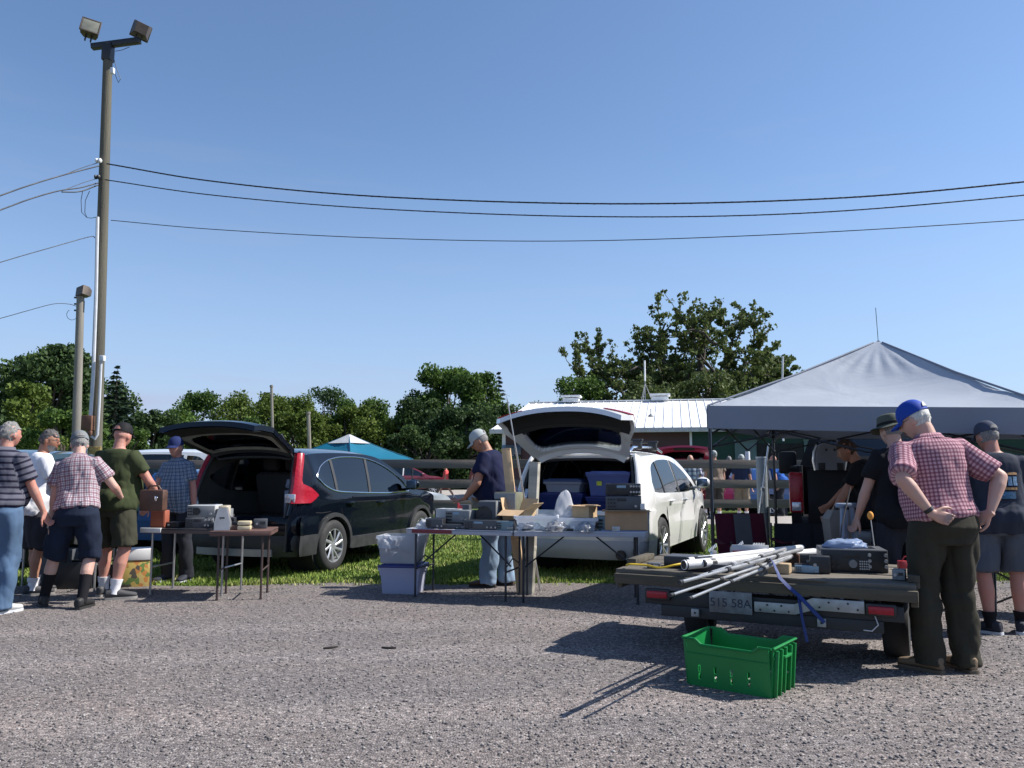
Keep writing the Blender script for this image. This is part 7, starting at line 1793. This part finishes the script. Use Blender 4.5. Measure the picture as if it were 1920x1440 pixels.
# ================================================================== trailer
TRc=(0.80,6.25); TRr=-R(27); TW=2.06; TZ=.60
tr=thing('flatbed_trailer','low flatbed trailer with a weathered plank deck loaded with radio gear','trailer',(*TRc,0),TRr)
M_plank=pm('grey_plank',(.125,.110,.088),.9,var=.4,vs=4,bump=.006,bs=50,stretch=(.35,3,3),dirt=.5); M_plank2=pm('mossy_timber',(.080,.068,.048),.9,var=.4,vs=4,bump=.006,bs=40,stretch=(.3,3,3)); M_frame=pm('trailer_frame',(.03,.033,.036),.6,.3,var=.2,vs=8)
yy=0; k=0
while yy<1.22:
    mb=MB(); L_=TW+rnd.uniform(-.02,.02); mb.box((TW/2+rnd.uniform(-.01,.01),yy+.09,TZ-.02+rnd.uniform(-.003,.003)),(L_,.172,.038),(R(rnd.uniform(-.8,.8)),0,0),bev=.005); mb.build('plank',M_plank,tr); yy+=.18; k+=1
mb=MB(); mb.box((TW/2,-.022,TZ-.066),(TW+.01,.04,.075),bev=.008); mb.build('rear_beam',M_plank2,tr)
for x in (.02,TW-.02):
    mb=MB(); mb.box((x,.65,TZ-.09),(.045,1.27,.10),bev=.006); mb.build('side_beam',M_plank2,tr)
    mb=MB(); mb.box((x,.30 if x>1 else .55,TZ+.025),(.075,.30 if x>1 else .50,.045),bev=.004); mb.build('side_rail',M_plank2,tr)
mb=MB(); 
for x in (.56,1.62): mb.box((x,.8,TZ-.19),(.06,1.5,.09),bev=.004)
mb.box((1.1,.65,TZ-.25),(1.4,.06,.07)); mb.box((1.1,.02,TZ-.19),(1.75,.05,.10),bev=.004); mb.box((1.1,.012,TZ-.28),(1.5,.05,.08),bev=.004)
mb.box((1.1,2.1,TZ-.19),(.08,1.4,.09)); mb.build('chassis',M_frame,tr)
M_galv=pm('galvanised_plate',(.34,.36,.37),.45,.45,var=.2,vs=12,dirt=.4)
for (x0,x1,z0,z1,x2,z2) in ((1.03,1.30,-.235,-.165,0,0),(1.42,1.74,-.195,-.115,0,0)):
    mb=MB(); mb.box(((x0+x1)/2,-.035,TZ+(z0+z1)/2),(x1-x0,.008,z1-z0),bev=.002)
    mb.build('bracket_plate',M_galv,tr)
    for k in range(5): xx=x0+.04+k*(x1-x0-.08)/4; zz=TZ+(z0+z1)/2+(.018 if k%2 else -.018); mb=MB(); mb.tube([(xx,-.038,zz),(xx,-.043,zz)],.007,10); mb.build('bolt',M_frame,tr)
mb=MB(); mb.add([(1.30,-.036,TZ-.235),(1.42,-.036,TZ-.195),(1.42,-.036,TZ-.115),(1.30,-.036,TZ-.165),(1.30,-.030,TZ-.235),(1.42,-.030,TZ-.195),(1.42,-.030,TZ-.115),(1.30,-.030,TZ-.165)],[[0,1,2,3],[7,6,5,4],[0,4,5,1],[3,2,6,7]]); mb.build('bracket_plate',M_galv,tr)
for x in (.61,1.47):
    mb=MB(); mb.box((x,-.03,TZ-.275),(.055,.03,.055),bev=.003); hb=mb.build('square_bracket',M_galv,tr); mb=MB(); mb.tube([(x,-.045,TZ-.275),(x,-.049,TZ-.275)],.008,10); mb.build('hole',M_frame,hb)
for x in (.33,1.84):
    mb=MB(); mb.box((x,-.028,TZ-.165),(.19,.03,.085),bev=.03); hl=mb.build('lamp_housing',M_black,tr); mb=MB(); mb.box((x,-.046,TZ-.165),(.155,.02,.052),bev=.018); mb.build('tail_light',M_red,hl)
mb=MB(); mb.box((.865,-.040,TZ-.185),(.30,.006,.15),bev=.002); pl_=mb.build('licence_plate',pm('worn_plate',(.17,.185,.20),.5,.1,var=.4,vs=14,dirt=.8),tr)
def text_mesh(s,size,mat,parent,loc,rotm,name='plate_text',ext=.0015):
    cu=bpy.data.curves.new('t','FONT'); cu.body=s; cu.size=size; cu.extrude=ext; cu.align_x='CENTER'; cu.align_y='CENTER'
    o=bpy.data.objects.new('t',cu); scene.collection.objects.link(o); dg=bpy.context.evaluated_depsgraph_get(); dg.update(); me=bpy.data.meshes.new_from_object(o.evaluated_get(dg)); bpy.data.objects.remove(o)
    me.materials.clear(); me.materials.append(mat); r=link(name,me,parent); r.location=loc; r.rotation_euler=rotm; return r
text_mesh('515 58A',.085,pm('plate_ink',(.025,.03,.06),.5),pl_,(.865,-.0445,TZ-.19),(R(90),0,0))
for s,x in ((-1,.47),(1,1.90)):
    w=thing_part('wheel',tr,(x,.70,.245)); Mw=rot(0,R(90)*s,0)
    mb=MB(); mb.lathe([(.145,-.08),(.17,-.09),(.22,-.085),(.240,-.06),(.245,-.02),(.245,.02),(.240,.06),(.22,.085),(.17,.09),(.145,.08),(.14,.04),(.14,-.08)],32,Mw,cap=False); mb.build('tyre',M_tyre,w)
    mb=MB(); mb.lathe([(.148,.082),(.14,.075),(.12,.04),(.06,.03),(.05,.06),(0.001,.062)],24,Mw,cap=False); mb.build('rim',pm('silver_rim',(.5,.5,.52),.3,.6),w)
    mb=MB(); mb.tube([(0,0,0),(-s*.5,0,0)],.025,8); mb.build('axle',M_frame,w)
mb=MB(); mb.tube([(1.1,1.4,TZ-.19),(1.1,2.6,TZ-.17)],.035,8); mb.build('drawbar',M_frame,tr)
mb=MB(); mb.tube([(1.80,-.03,TZ-.20),(1.82,-.04,TZ-.26),(1.78,-.05,TZ-.30),(1.73,-.04,TZ-.30)],.004,6); mb.build('lamp_wire',pm('white_wire',(.5,.5,.5)),tr)
zt=TZ+.002
def tg(px,py): q=G(px,py,zt); return (q.x,q.y,zt)
# big transceiver and small goods
radio('large black amateur radio with a tuning knob and many buttons on the trailer',tg(1603,1073),TRr+R(12),(.46,.34,.165),case='dgr',face='blk',knobs=2,display=True,big=-.03,keys=True,rows=3,name='transceiver')
crumple('pale blue cloth bag lying on top of the large black radio',tuple(Vector(tg(1600,1073))+Vector((.02,.17,.165))),.1,(.30,.20,.060),F_blue,31,name='cloth_bag')
radio('small radio with a pale blue display left of the large black radio',tg(1513,1074),TRr+R(8),(.17,.13,.055),display='lit',knobs=1,name='radio',face='disp')
mb=MB(); mb.box((0,0,.035),(.15,.10,.070),bev=.003); mb.box((.0762,0,.035),(.002,.09,.06),bev=0); tag(mb.build('wooden_block',pm('pale_wood',(.40,.29,.17),.7,var=.2,vs=5,stretch=(.4,3,3)),None,loc=tg(1462,1074),rz=TRr+R(-2)),'pale wooden block under the tubes at the rear of the trailer','block')
mb=MB(); mb.box((0,0,.012),(.5,.14,.012),(0,R(1),0),bev=.002); tag(mb.build('wood_board',M_plank,None,loc=on(TRc,TRr,1.25,.06,zt-.012),rz=TRr),'thin splintered board under the wooden block','board')
for i,(x,y,s,lb,m) in enumerate(((.47,.24,(.34,.22,.085),'flat black metal case at the left of the trailer, rear one','blk'),(.66,.10,(.33,.16,.055),'flat black tray in front of the black metal case on the trailer','blk'))):
    t_=thing('flat_case',lb,'case',on(TRc,TRr,x,y+s[1]/2,zt),TRr+R(2)); mb=MB(); mb.box((0,0,s[2]/2),s,bev=.006); mb.build('case_body',P_[m],t_); mb=MB(); mb.box((0,0,s[2]+.001),(s[0]*.9,s[1]*.9,.004),bev=0); mb.build('cover',P_['dgr'],t_)
t_=thing('component_tray','open cream tray with a red and white label and metal parts on the trailer','tray',tg(1405,1047),TRr+R(16))
mb=MB(); mb.box((0,0,.05),(.30,.24,.10),(R(-12),0,0),bev=.004); mb.build('tray_body',P_['lgr'],t_); mb=MB(); mb.box((-.07,-.125,.05),(.15,.008,.05),(R(-12),0,0),bev=0); mb.build('label_strip',P_['red'],t_); mb=MB()
for k in range(5): mb.tube([(.02+.022*k,-.10+.01*k,.11),(.05+.02*k,.05,.12)],.009,8)
mb.build('metal_part',P_['slv'],t_)
# aluminium tubes and mounting brackets
tip=Vector((.78,4.55,.665))
ends=[((.90,4.62,.650),(2.18,6.35,.685),.0085,(.50,.77)),((.96,4.66,.715),(2.28,6.55,.700),.0105,(.40,.65)),((1.0,4.60,.635),(2.12,6.20,.690),.0085,(.45,.75)),((1.24,5.10,.710),(2.35,6.60,.712),.0105,(.5,.8)),((1.16,5.10,.690),(2.20,6.55,.72),.009,(.5,.8))]
for i,(a,b,r,br) in enumerate(ends):
    a=Vector(a);b=Vector(b); t_=thing('aluminium_tube','thin aluminium tube in the bundle projecting over the rear edge of the trailer','tube',a,0,'aluminium tubes bundled on the trailer'); mb=MB(); d=b-a
    mb.tube([Vector((0,0,0)),d*.35],r,10); mb.tube([d*.33,d*.68],r*1.25,10); mb.tube([d*.66,d],r*1.6,10); mb.build('tube_body',P_['slv'],t_)
    for (u0,u1,rf) in ((-.006,.012,1.25),(.325,.345,1.7),(.655,.675,2.0)): mb=MB(); mb.tube([d*u0,d*u1],r*rf,10); mb.build('clamp',P_['blk'],t_)
for i,(a,b,r,lb) in enumerate((((1.42,6.02,.665),(2.75,6.95,.675),.030,'thick white tube lying across the trailer deck, front one'),((1.34,6.20,.665),(2.55,7.15,.675),.026,'thick white tube lying across the trailer deck, rear one'),((1.26,5.98,.66),(1.52,6.10,.665),.036,'short wide white pipe coupling with a black open end on the trailer'))):
    a=Vector(a);b=Vector(b); t_=thing('white_tube',lb,'tube',a); d=b-a; mb=MB(); mb.tube([Vector(),d],r,16); mb.build('pipe',P_['wht'],t_); mb=MB(); mb.tube([d*-.004,d*.004],r*.86,16); mb.tube([d*.04,d*.07],r*1.06,16); mb.build('end_cap',P_['blk'],t_)
for i,(px,py) in enumerate(((1338,1046),(1388,1040))):
    q=G(px,py,zt); t_=thing('clamp_bracket','toothed metal antenna clamp on the trailer deck, %s one'%('left' if i==0 else 'right'),'clamp',(q.x,q.y,zt+.02),R(35)); mb=MB(); mb.box((0,0,.02),(.05,.03,.05),(0,R(20),0),bev=.003); mb.build('jaw',P_['slv'],t_); mb=MB()
    for k in range(6): mb.tube([(-.05+.018*k,0,.03+.008*k),(-.045+.018*k,.012,.055+.008*k)],.006,6)
    mb.build('bolt',P_['slv'],t_)
mb=MB(); pts=[on(TRc,TRr,*p) for p in ((.06,.06,zt+.02),(.10,.02,zt+.035),(.22,.06,zt+.03),(.34,.02,zt+.022),(.48,.10,zt+.05),(.58,.55,zt+.03),(.70,.80,zt+.05),(.85,.78,zt+.03),(1.0,.70,zt+.03))]
tab=[[(i,pts[i][a]) for i in range(len(pts))] for a in range(3)]; mb.tube([Vector([sinterp(tab[a],float(u)) for a in range(3)]) for u in np.linspace(0,len(pts)-1,50)],.008,7)
tag(mb.build('yellow_cord',P_['yel'],None),'bright yellow cord looping across the left of the trailer deck','cord')
M_strap=pm('blue_strap',(.012,.035,.16),.7,var=.15)
def ribbon(pts,w,mat,name,label):
    g=[];P=[Vector(p) for p in pts]
    for i,p in enumerate(P):
        d=(P[min(i+1,len(P)-1)]-P[max(i-1,0)]).normalized(); s=d.cross(Vector((.3,-1,.2))).normalized()*w/2; g.append([p-s,p+s])
    mb=MB(); mb.sheet(g,.003); return tag(mb.build(name,mat,None),label,'strap')
A_=on(TRc,TRr,1.16,.02,zt+.10); B_=on(TRc,TRr,1.27,-.055,TZ-.05); C_=on(TRc,TRr,1.33,-.055,TZ-.10); D_2=on(TRc,TRr,1.49,-.055,TZ-.27)
ribbon([on(TRc,TRr,1.10,.25,zt+.10),A_,on(TRc,TRr,1.21,-.05,TZ+.01),B_,C_,D_2],.028,M_strap,'ratchet_strap','dark blue strap tied over the tubes and down to the trailer bracket')
ribbon([C_,on(TRc,TRr,1.35,-.07,TZ-.25),on(TRc,TRr,1.38,-.09,.20)],.022,M_strap,'hanging_strap','loose end of the dark blue strap hanging behind the green crate')
crumple('small clear film bag between the tubes and the large black radio',tg(1530,1050),.5,(.22,.16,.08),F_clear,41)
ms=tuple(Vector(tg(1640,1058))+Vector((0,0,.0))); t_=thing('foam_tip_antenna','thin grey whip with an orange foam ball standing behind the large black radio','antenna',ms); mb=MB(); mb.tube([(.02,0,0),(.0,0,.18),(-.015,0,.36)],.004,6); mb.build('whip',P_['lgr'],t_); mb=MB(); mb.ell((-.016,0,.385),(.024,.024,.034),14,10); mb.build('foam_ball',P_['orf'],t_)
mb=MB(); mb.box((0,0,.03),(.06,.05,.06),bev=.006); mb.tube([(0,0,.06),(.02,0,.09),(.05,0,.09)],.005,6); tag(mb.build('red_terminal',P_['red'],None,loc=tg(1692,1066)),'small dark red terminal block beside the large black radio','part')

# ================================================================== green crate
M_green=pm('green_crate_plastic',(.008,.19,.045),.42,var=.08,vs=4,spec=.4)
cr=thing('crate','bright green plastic crate with slotted sides on the gravel behind the trailer','crate',(1.12,5.24,0),-R(38)); cw,cd,ch=.53,.36,.335
mb=MB()
def wall(p0,p1,h,slots,th=.008,nrm=None,dip=True,flare=.022):
    """wall between two base points built from columns so that the slots are real openings"""
    p0=Vector(p0);p1=Vector(p1); d=(p1-p0); L_=d.length; d.normalize(); nn=Vector((d.y,-d.x,0))
    xs_=sorted(set([0,L_]+[a for s in slots for a in s]+list(np.linspace(0,L_,20))))
    zc=[0,.055,.10,.108,.155,.215,.235]
    for a,b in zip(xs_[:-1],xs_[1:]):
        m=(a+b)/2
        def top(x):
            if not dip: return h
            u=x/L_; e=min(u,1-u)*L_; return h-.035*min(1,max(0,(e-.06)/.04))
        for z0,z1 in ((0,.055),(.055,.10),(.10,.108),(.108,.155),(.155,.235),(.235,None)):
            ins=any(s[0]-1e-6<=a and b<=s[1]+1e-6 for s in slots)
            if ins and (z0,z1) in ((.055,.10),(.108,.155)): continue
            za0=z0; za1=z1 if z1 else top(a); zb1=z1 if z1 else top(b)
            o0=nn*(flare*(za0/h)); o1=nn*(flare*(za1/h)); 
            q=[p0+d*a+o0+Vector((0,0,za0)),p0+d*b+o0+Vector((0,0,za0)),p0+d*b+o1+Vector((0,0,zb1)),p0+d*a+o1+Vector((0,0,za1))]
            mb.add(q+[x-nn*th for x in q],[[0,1,2,3],[7,6,5,4],[0,4,5,1],[3,2,6,7],[0,3,7,4],[1,5,6,2]])
sl=[(.070,.086),(.175,.191),(.280,.296),(.390,.406)]
wall((0,0,0),(cw,0,0),ch,sl); wall((cw,0,0),(cw,cd,0),ch,[(.11,.15),(.20,.24)],dip=False); wall((cw,cd,0),(0,cd,0),ch,sl); wall((0,cd,0),(0,0,0),ch,[(.11,.15),(.20,.24)],dip=False)
mb.box((cw/2,cd/2,.006),(cw,cd,.010),bev=0); mb.build('tub',M_green,cr,smooth=20)
mb=MB()
for a,b in (((0,0),(cw,0)),((cw,0),(cw,cd)),((cw,cd),(0,cd)),((0,cd),(0,0))):
    a=Vector((*a,0));b=Vector((*b,0)); d=(b-a).normalized(); nn=Vector((d.y,-d.x,0)); L_=(b-a).length
    longside=abs(L_-cw)<.01
    pts=[]
    for x in ([-.02,.06,.10,L_-.10,L_-.06,L_+.02] if longside else [-.02,L_+.02]):
        e=min(x,L_-x); zz=ch-(.035*min(1,max(0,(e-.06)/.04)) if longside else 0); pts.append(a+d*x+nn*.028+Vector((0,0,zz)))
    for p,q in zip(pts[:-1],pts[1:]): mb.tube([p,q],.009,6)
    g0=a+nn*.018+Vector((0,0,.235)); g1=b+nn*.018+Vector((0,0,.235))
    if not longside: g0.z=g1.z=.265; mb.tube([g0,g1],.006,6)
    else: mb.tube([g0,g1],.0035,6)
mb.build('rim',M_green,cr)
for (x,y) in ((cw,.03),(cw,.10),(cw,.17),(cw,.26),(cw,.33),(0,.03),(0,.17),(0,.33)):
    s=1 if x>0 else -1; mb=MB(); mb.box((x+s*.020,y,.16),(.030,.014,.31),(0,R(4)*s,0),bev=.002); mb.build('rib',M_green,cr)
cr.scale=(1,1,.88)
mb=MB(); mb.box((cw+.030,.19,.255),(.035,.12,.018),bev=.004); mb.box((-.030,.19,.255),(.035,.12,.018),bev=.004); mb.build('grip',M_green,cr)
mb=MB()
for k in range(14):
    a=Vector((rnd.uniform(.05,cw-.05),rnd.uniform(.04,cd-.06),rnd.uniform(.03,.10))); mb.tube([a,a+Vector((rnd.uniform(-.07,.07),rnd.uniform(-.05,.05),rnd.uniform(0,.05))),a+Vector((rnd.uniform(-.1,.1),rnd.uniform(-.05,.05),.02))],.006,6)
    mb.box(tuple(a),(.05,.03,.03),(rnd.uniform(0,3),0,rnd.uniform(0,3)),bev=.004)
tag(mb.build('crate_contents',pm('mixed_metal_parts',(.22,.21,.19),.5,.3,var=.8,vs=30),None,loc=cr.location,rz=-R(38)),'jumble of cables and metal parts inside the green crate','parts',kind='stuff')

# ================================================================== camping chairs, stands, tubes
def camp_chair(label,loc,rz,m1,m2,group='folding camp chairs under the canopy'):
    t=thing('camp_chair',label,'camp chair',loc,rz,group)      # faces -y
    g=[[Vector((x,.22+.10*v-.06*math.cos(math.pi*x/.6)*-1*0-.05*(1-(2*x/.54)**2),.40+.50*v-.02*abs(x))) for x in np.linspace(-.27,.27,9)] for v in np.linspace(0,1,8)]
    mb=MB(); mb.sheet(g,.008); mb.build('backrest',m1,t,smooth=60)
    g=[[Vector((x,.199+.10*v-.05*(1-(2*x/.54)**2),.41+.48*v)) for x in np.linspace(-.09,.09,5)] for v in np.linspace(0,1,8)]
    mb=MB(); mb.sheet(g,.006); mb.build('centre_panel',m2,t,smooth=60)
    g=[[Vector((x,.24-.48*v,.40-.05*math.sin(math.pi*v)*(1-(2*x/.54)**2)+.03*v)) for x in np.linspace(-.27,.27,9)] for v in np.linspace(0,1,7)]
    mb=MB(); mb.sheet(g,.008); mb.build('seat',m1,t,smooth=60)
    for s in (1,-1):
        g=[[Vector((s*.32+x,.20-.46*v,.64-.03*math.sin(math.pi*v))) for x in ((-.04,0,.04) if True else ())] for v in np.linspace(0,1,6)]
        mb=MB(); mb.sheet(g,.008); mb.build('armrest',m1,t,smooth=60)
        for (a,b) in (((s*.30,.32,.90),(s*.30,.20,.03)),((s*.32,-.26,.65),(s*.30,-.26,.02)),((s*.30,.22,.05),(s*-.28,-.02+.0,.38)),((s*.30,-.26,.05),(s*.28,.24,.40))):
            mb=MB(); mb.tube([a,b],.010,7); mb.build('leg',M_black,t)
    return t
M_maroon=cloth('maroon_canvas',(.070,.010,.022)); M_gcanv=cloth('grey_canvas',(.085,.085,.09)); M_bcanv=cloth('black_canvas',(.014,.014,.018))
q=W(1432,1000,7.9); camp_chair('maroon camp chair with a grey centre panel under the canopy',(q.x,8.3,0),R(6),M_maroon,M_gcanv)
q=W(1515,1000,8.0); camp_chair('black camp chair in front of the pickup tailgate',(q.x,8.15,-.10),R(-18),M_bcanv,M_bcanv)
q=W(1915,1000,7.6); camp_chair('dark blue camp chair at the right edge behind the man in slate',(q.x+.12,7.7,0),R(-30),cloth('navy_canvas',(.02,.028,.06)),M_bcanv)
q=W(1592,1000,7.2); t_=thing('folding_stand','pale blue grey folding stand with a strap standing behind the trailer','stand',(q.x,7.2,0),R(10))
for (a,b,nm) in (((-.10,0,0),(-.04,.02,1.02),'leg'),((.10,0,0),(.05,.02,1.02),'leg'),((-.02,.10,0),(.0,.03,1.0),'leg')):
    mb=MB(); mb.tube([a,b],.022,8); mb.build(nm,pm('pale_blue_metal',(.22,.28,.38),.5),t_)
mb=MB(); mb.box((0,.02,1.04),(.20,.05,.04),bev=.01); mb.build('head',pm('pale_blue_metal',(.22,.28,.38)),t_)
mb=MB(); mb.tube([(-.13,-.03,.55),(-.09,-.03,.85),(.02,-.02,1.20)],.014,8,flat=.4); mb.build('strap',M_gcanv,t_)
q=W(1582,1000,7.5); t_=thing('beige_canister','beige plastic canister behind the folding stand','canister',(q.x,7.6,.55),R(5)); mb=MB(); mb.loft([[(-.10,-.07,0),(.10,-.07,0),(.10,.07,0),(-.10,.07,0)],[(-.13,-.08,.35),(.12,-.08,.35),(.12,.08,.35),(-.13,.08,.35)],[(-.08,-.06,.43),(.10,-.06,.43),(.10,.06,.43),(-.08,.06,.43)]]); mb.build('shell',pm('beige_grey_plastic',(.20,.18,.16),.6),t_,smooth=30); mb=MB(); mb.tube([(-.02,0,.43),(-.02,0,.47)],.025,10); mb.build('cap',P_['blk'],t_)
q=W(1592,1000,7.6); mb=MB(); mb.box((0,0,.275),(.5,.4,.02),bev=.005)
for sx in (-.2,.2):
    for sy in (-.15,.15): mb.box((sx,sy,.13),(.04,.04,.27))
mb.box((0,0,.41),(.44,.34,.26),bev=.02); tag(mb.build('storage_chest',P_['blk'],None,loc=(q.x,7.62,0)),'black trunk on a low stand carrying the beige canister','trunk')
# grey moulded seat on the truck rail
q=W(1556,878,9.0); t_=thing('moulded_seat','grey moulded plastic seat back with two round holes standing above the pickup tailgate','seat',(q.x,9.0,q.z-.02),-R(6))
mb=MB(); sec=[(-.15,0),(-.16,.10),(-.15,.20),(-.12,.27),(-.06,.30),(.06,.30),(.12,.27),(.15,.20),(.16,.10),(.15,0)]
mb.prism(sec,-.05,.05,Matrix(((1,0,0,0),(0,0,1,0),(0,1,0,0),(0,0,0,1)))); mb.build('shell',pm('grey_moulding',(.17,.18,.20),.45,var=.05),t_,smooth=30)
mb=MB(); mb.tube([(.155,0,0),(.175,0,.10),(.165,0,.20),(.13,0,.28)],.016,8); mb.build('side_tube',P_['slv'],t_); mb=MB(); mb.tube([(-.155,0,0),(-.175,0,.10),(-.165,0,.20),(-.13,0,.28)],.016,8); mb.build('side_tube',P_['slv'],t_)
for x in (-.045,.045): mb=MB(); mb.tube([(x,-.056,.225),(x,-.050,.225)],.014,12); mb.build('round_hole',P_['blk'],t_)
for x in (-.10,.10): mb=MB(); mb.box((x,-.053,.04),(.07,.012,.08),bev=.004); mb.build('dark_recess',P_['blk'],t_)
mb=MB(); mb.tube([(-.10,0,.30),(-.08,0,.345),(.08,0,.345),(.10,0,.30)],.012,8); mb.build('top_handle',pm('grey_moulding',(.17,.18,.20)),t_)
# thick tube and leaning pole at the fence
q=W(1432,1000,13.0); t_=thing('cardboard_form_tube','thick grey tube standing upright at the fence','tube',(q.x,13.0,0),0); mb=MB(); mb.lathe([(.085,0),(.085,1.56),(.078,1.56),(.078,.02)],24,cap=False); mb.build('tube_wall',pm('grey_tube',(.22,.25,.27),.7,var=.2),t_); mb=MB(); mb.lathe([(.090,1.545),(.090,1.57),(.078,1.57)],24,cap=False); mb.build('rim',P_['lgr'],t_)
a=Vector((W(1412,1000,12.6).x,12.6,.0)); b=W(1441,832,12.7); mb=MB(); mb.tube([a,a.lerp(b,.6)],.020,10); mb.tube([a.lerp(b,.58),b],.014,10); mb.box(tuple(a.lerp(b,.6)),(.06,.05,.06),bev=.01); tag(mb.build('leaning_pole',P_['slv'],None),'silver pole leaning beside the thick grey tube','pole')
q=W(1462,1000,24); mb=MB(); mb.lathe([(.08,0),(.08,1.95),(.07,1.98)],14); tag(mb.build('white_post',P_['wht'],None,loc=(q.x,27,.0)),'short white post in front of the dark barn doorway','post')
for (px,py,a,lb) in ((618,1217,.4,'dark scrap of bark lying on the gravel, left one'),(727,1217,-.3,'dark scrap of bark lying on the gravel, right one')):
    q=G(px,py); mb=MB(); mb.prism([(-.05,-.008),(-.01,-.018),(.035,-.010),(.065,.012),(.02,.016),(-.03,.010)],.004,.016); tag(mb.build('bark_scrap',pm('dark_bark',(.018,.014,.012),.9),None,loc=q,rz=a),lb,'scrap','dark scraps on the gravel')
mb=MB(); mb.box((.10,.004,.70),(.24,.03,.05),bev=.004); tag(mb.build('white_edge_strip',P_['wht'],None,loc=(*L1,0),rz=L1r),'white strip on the left corner of the left table top','strip')
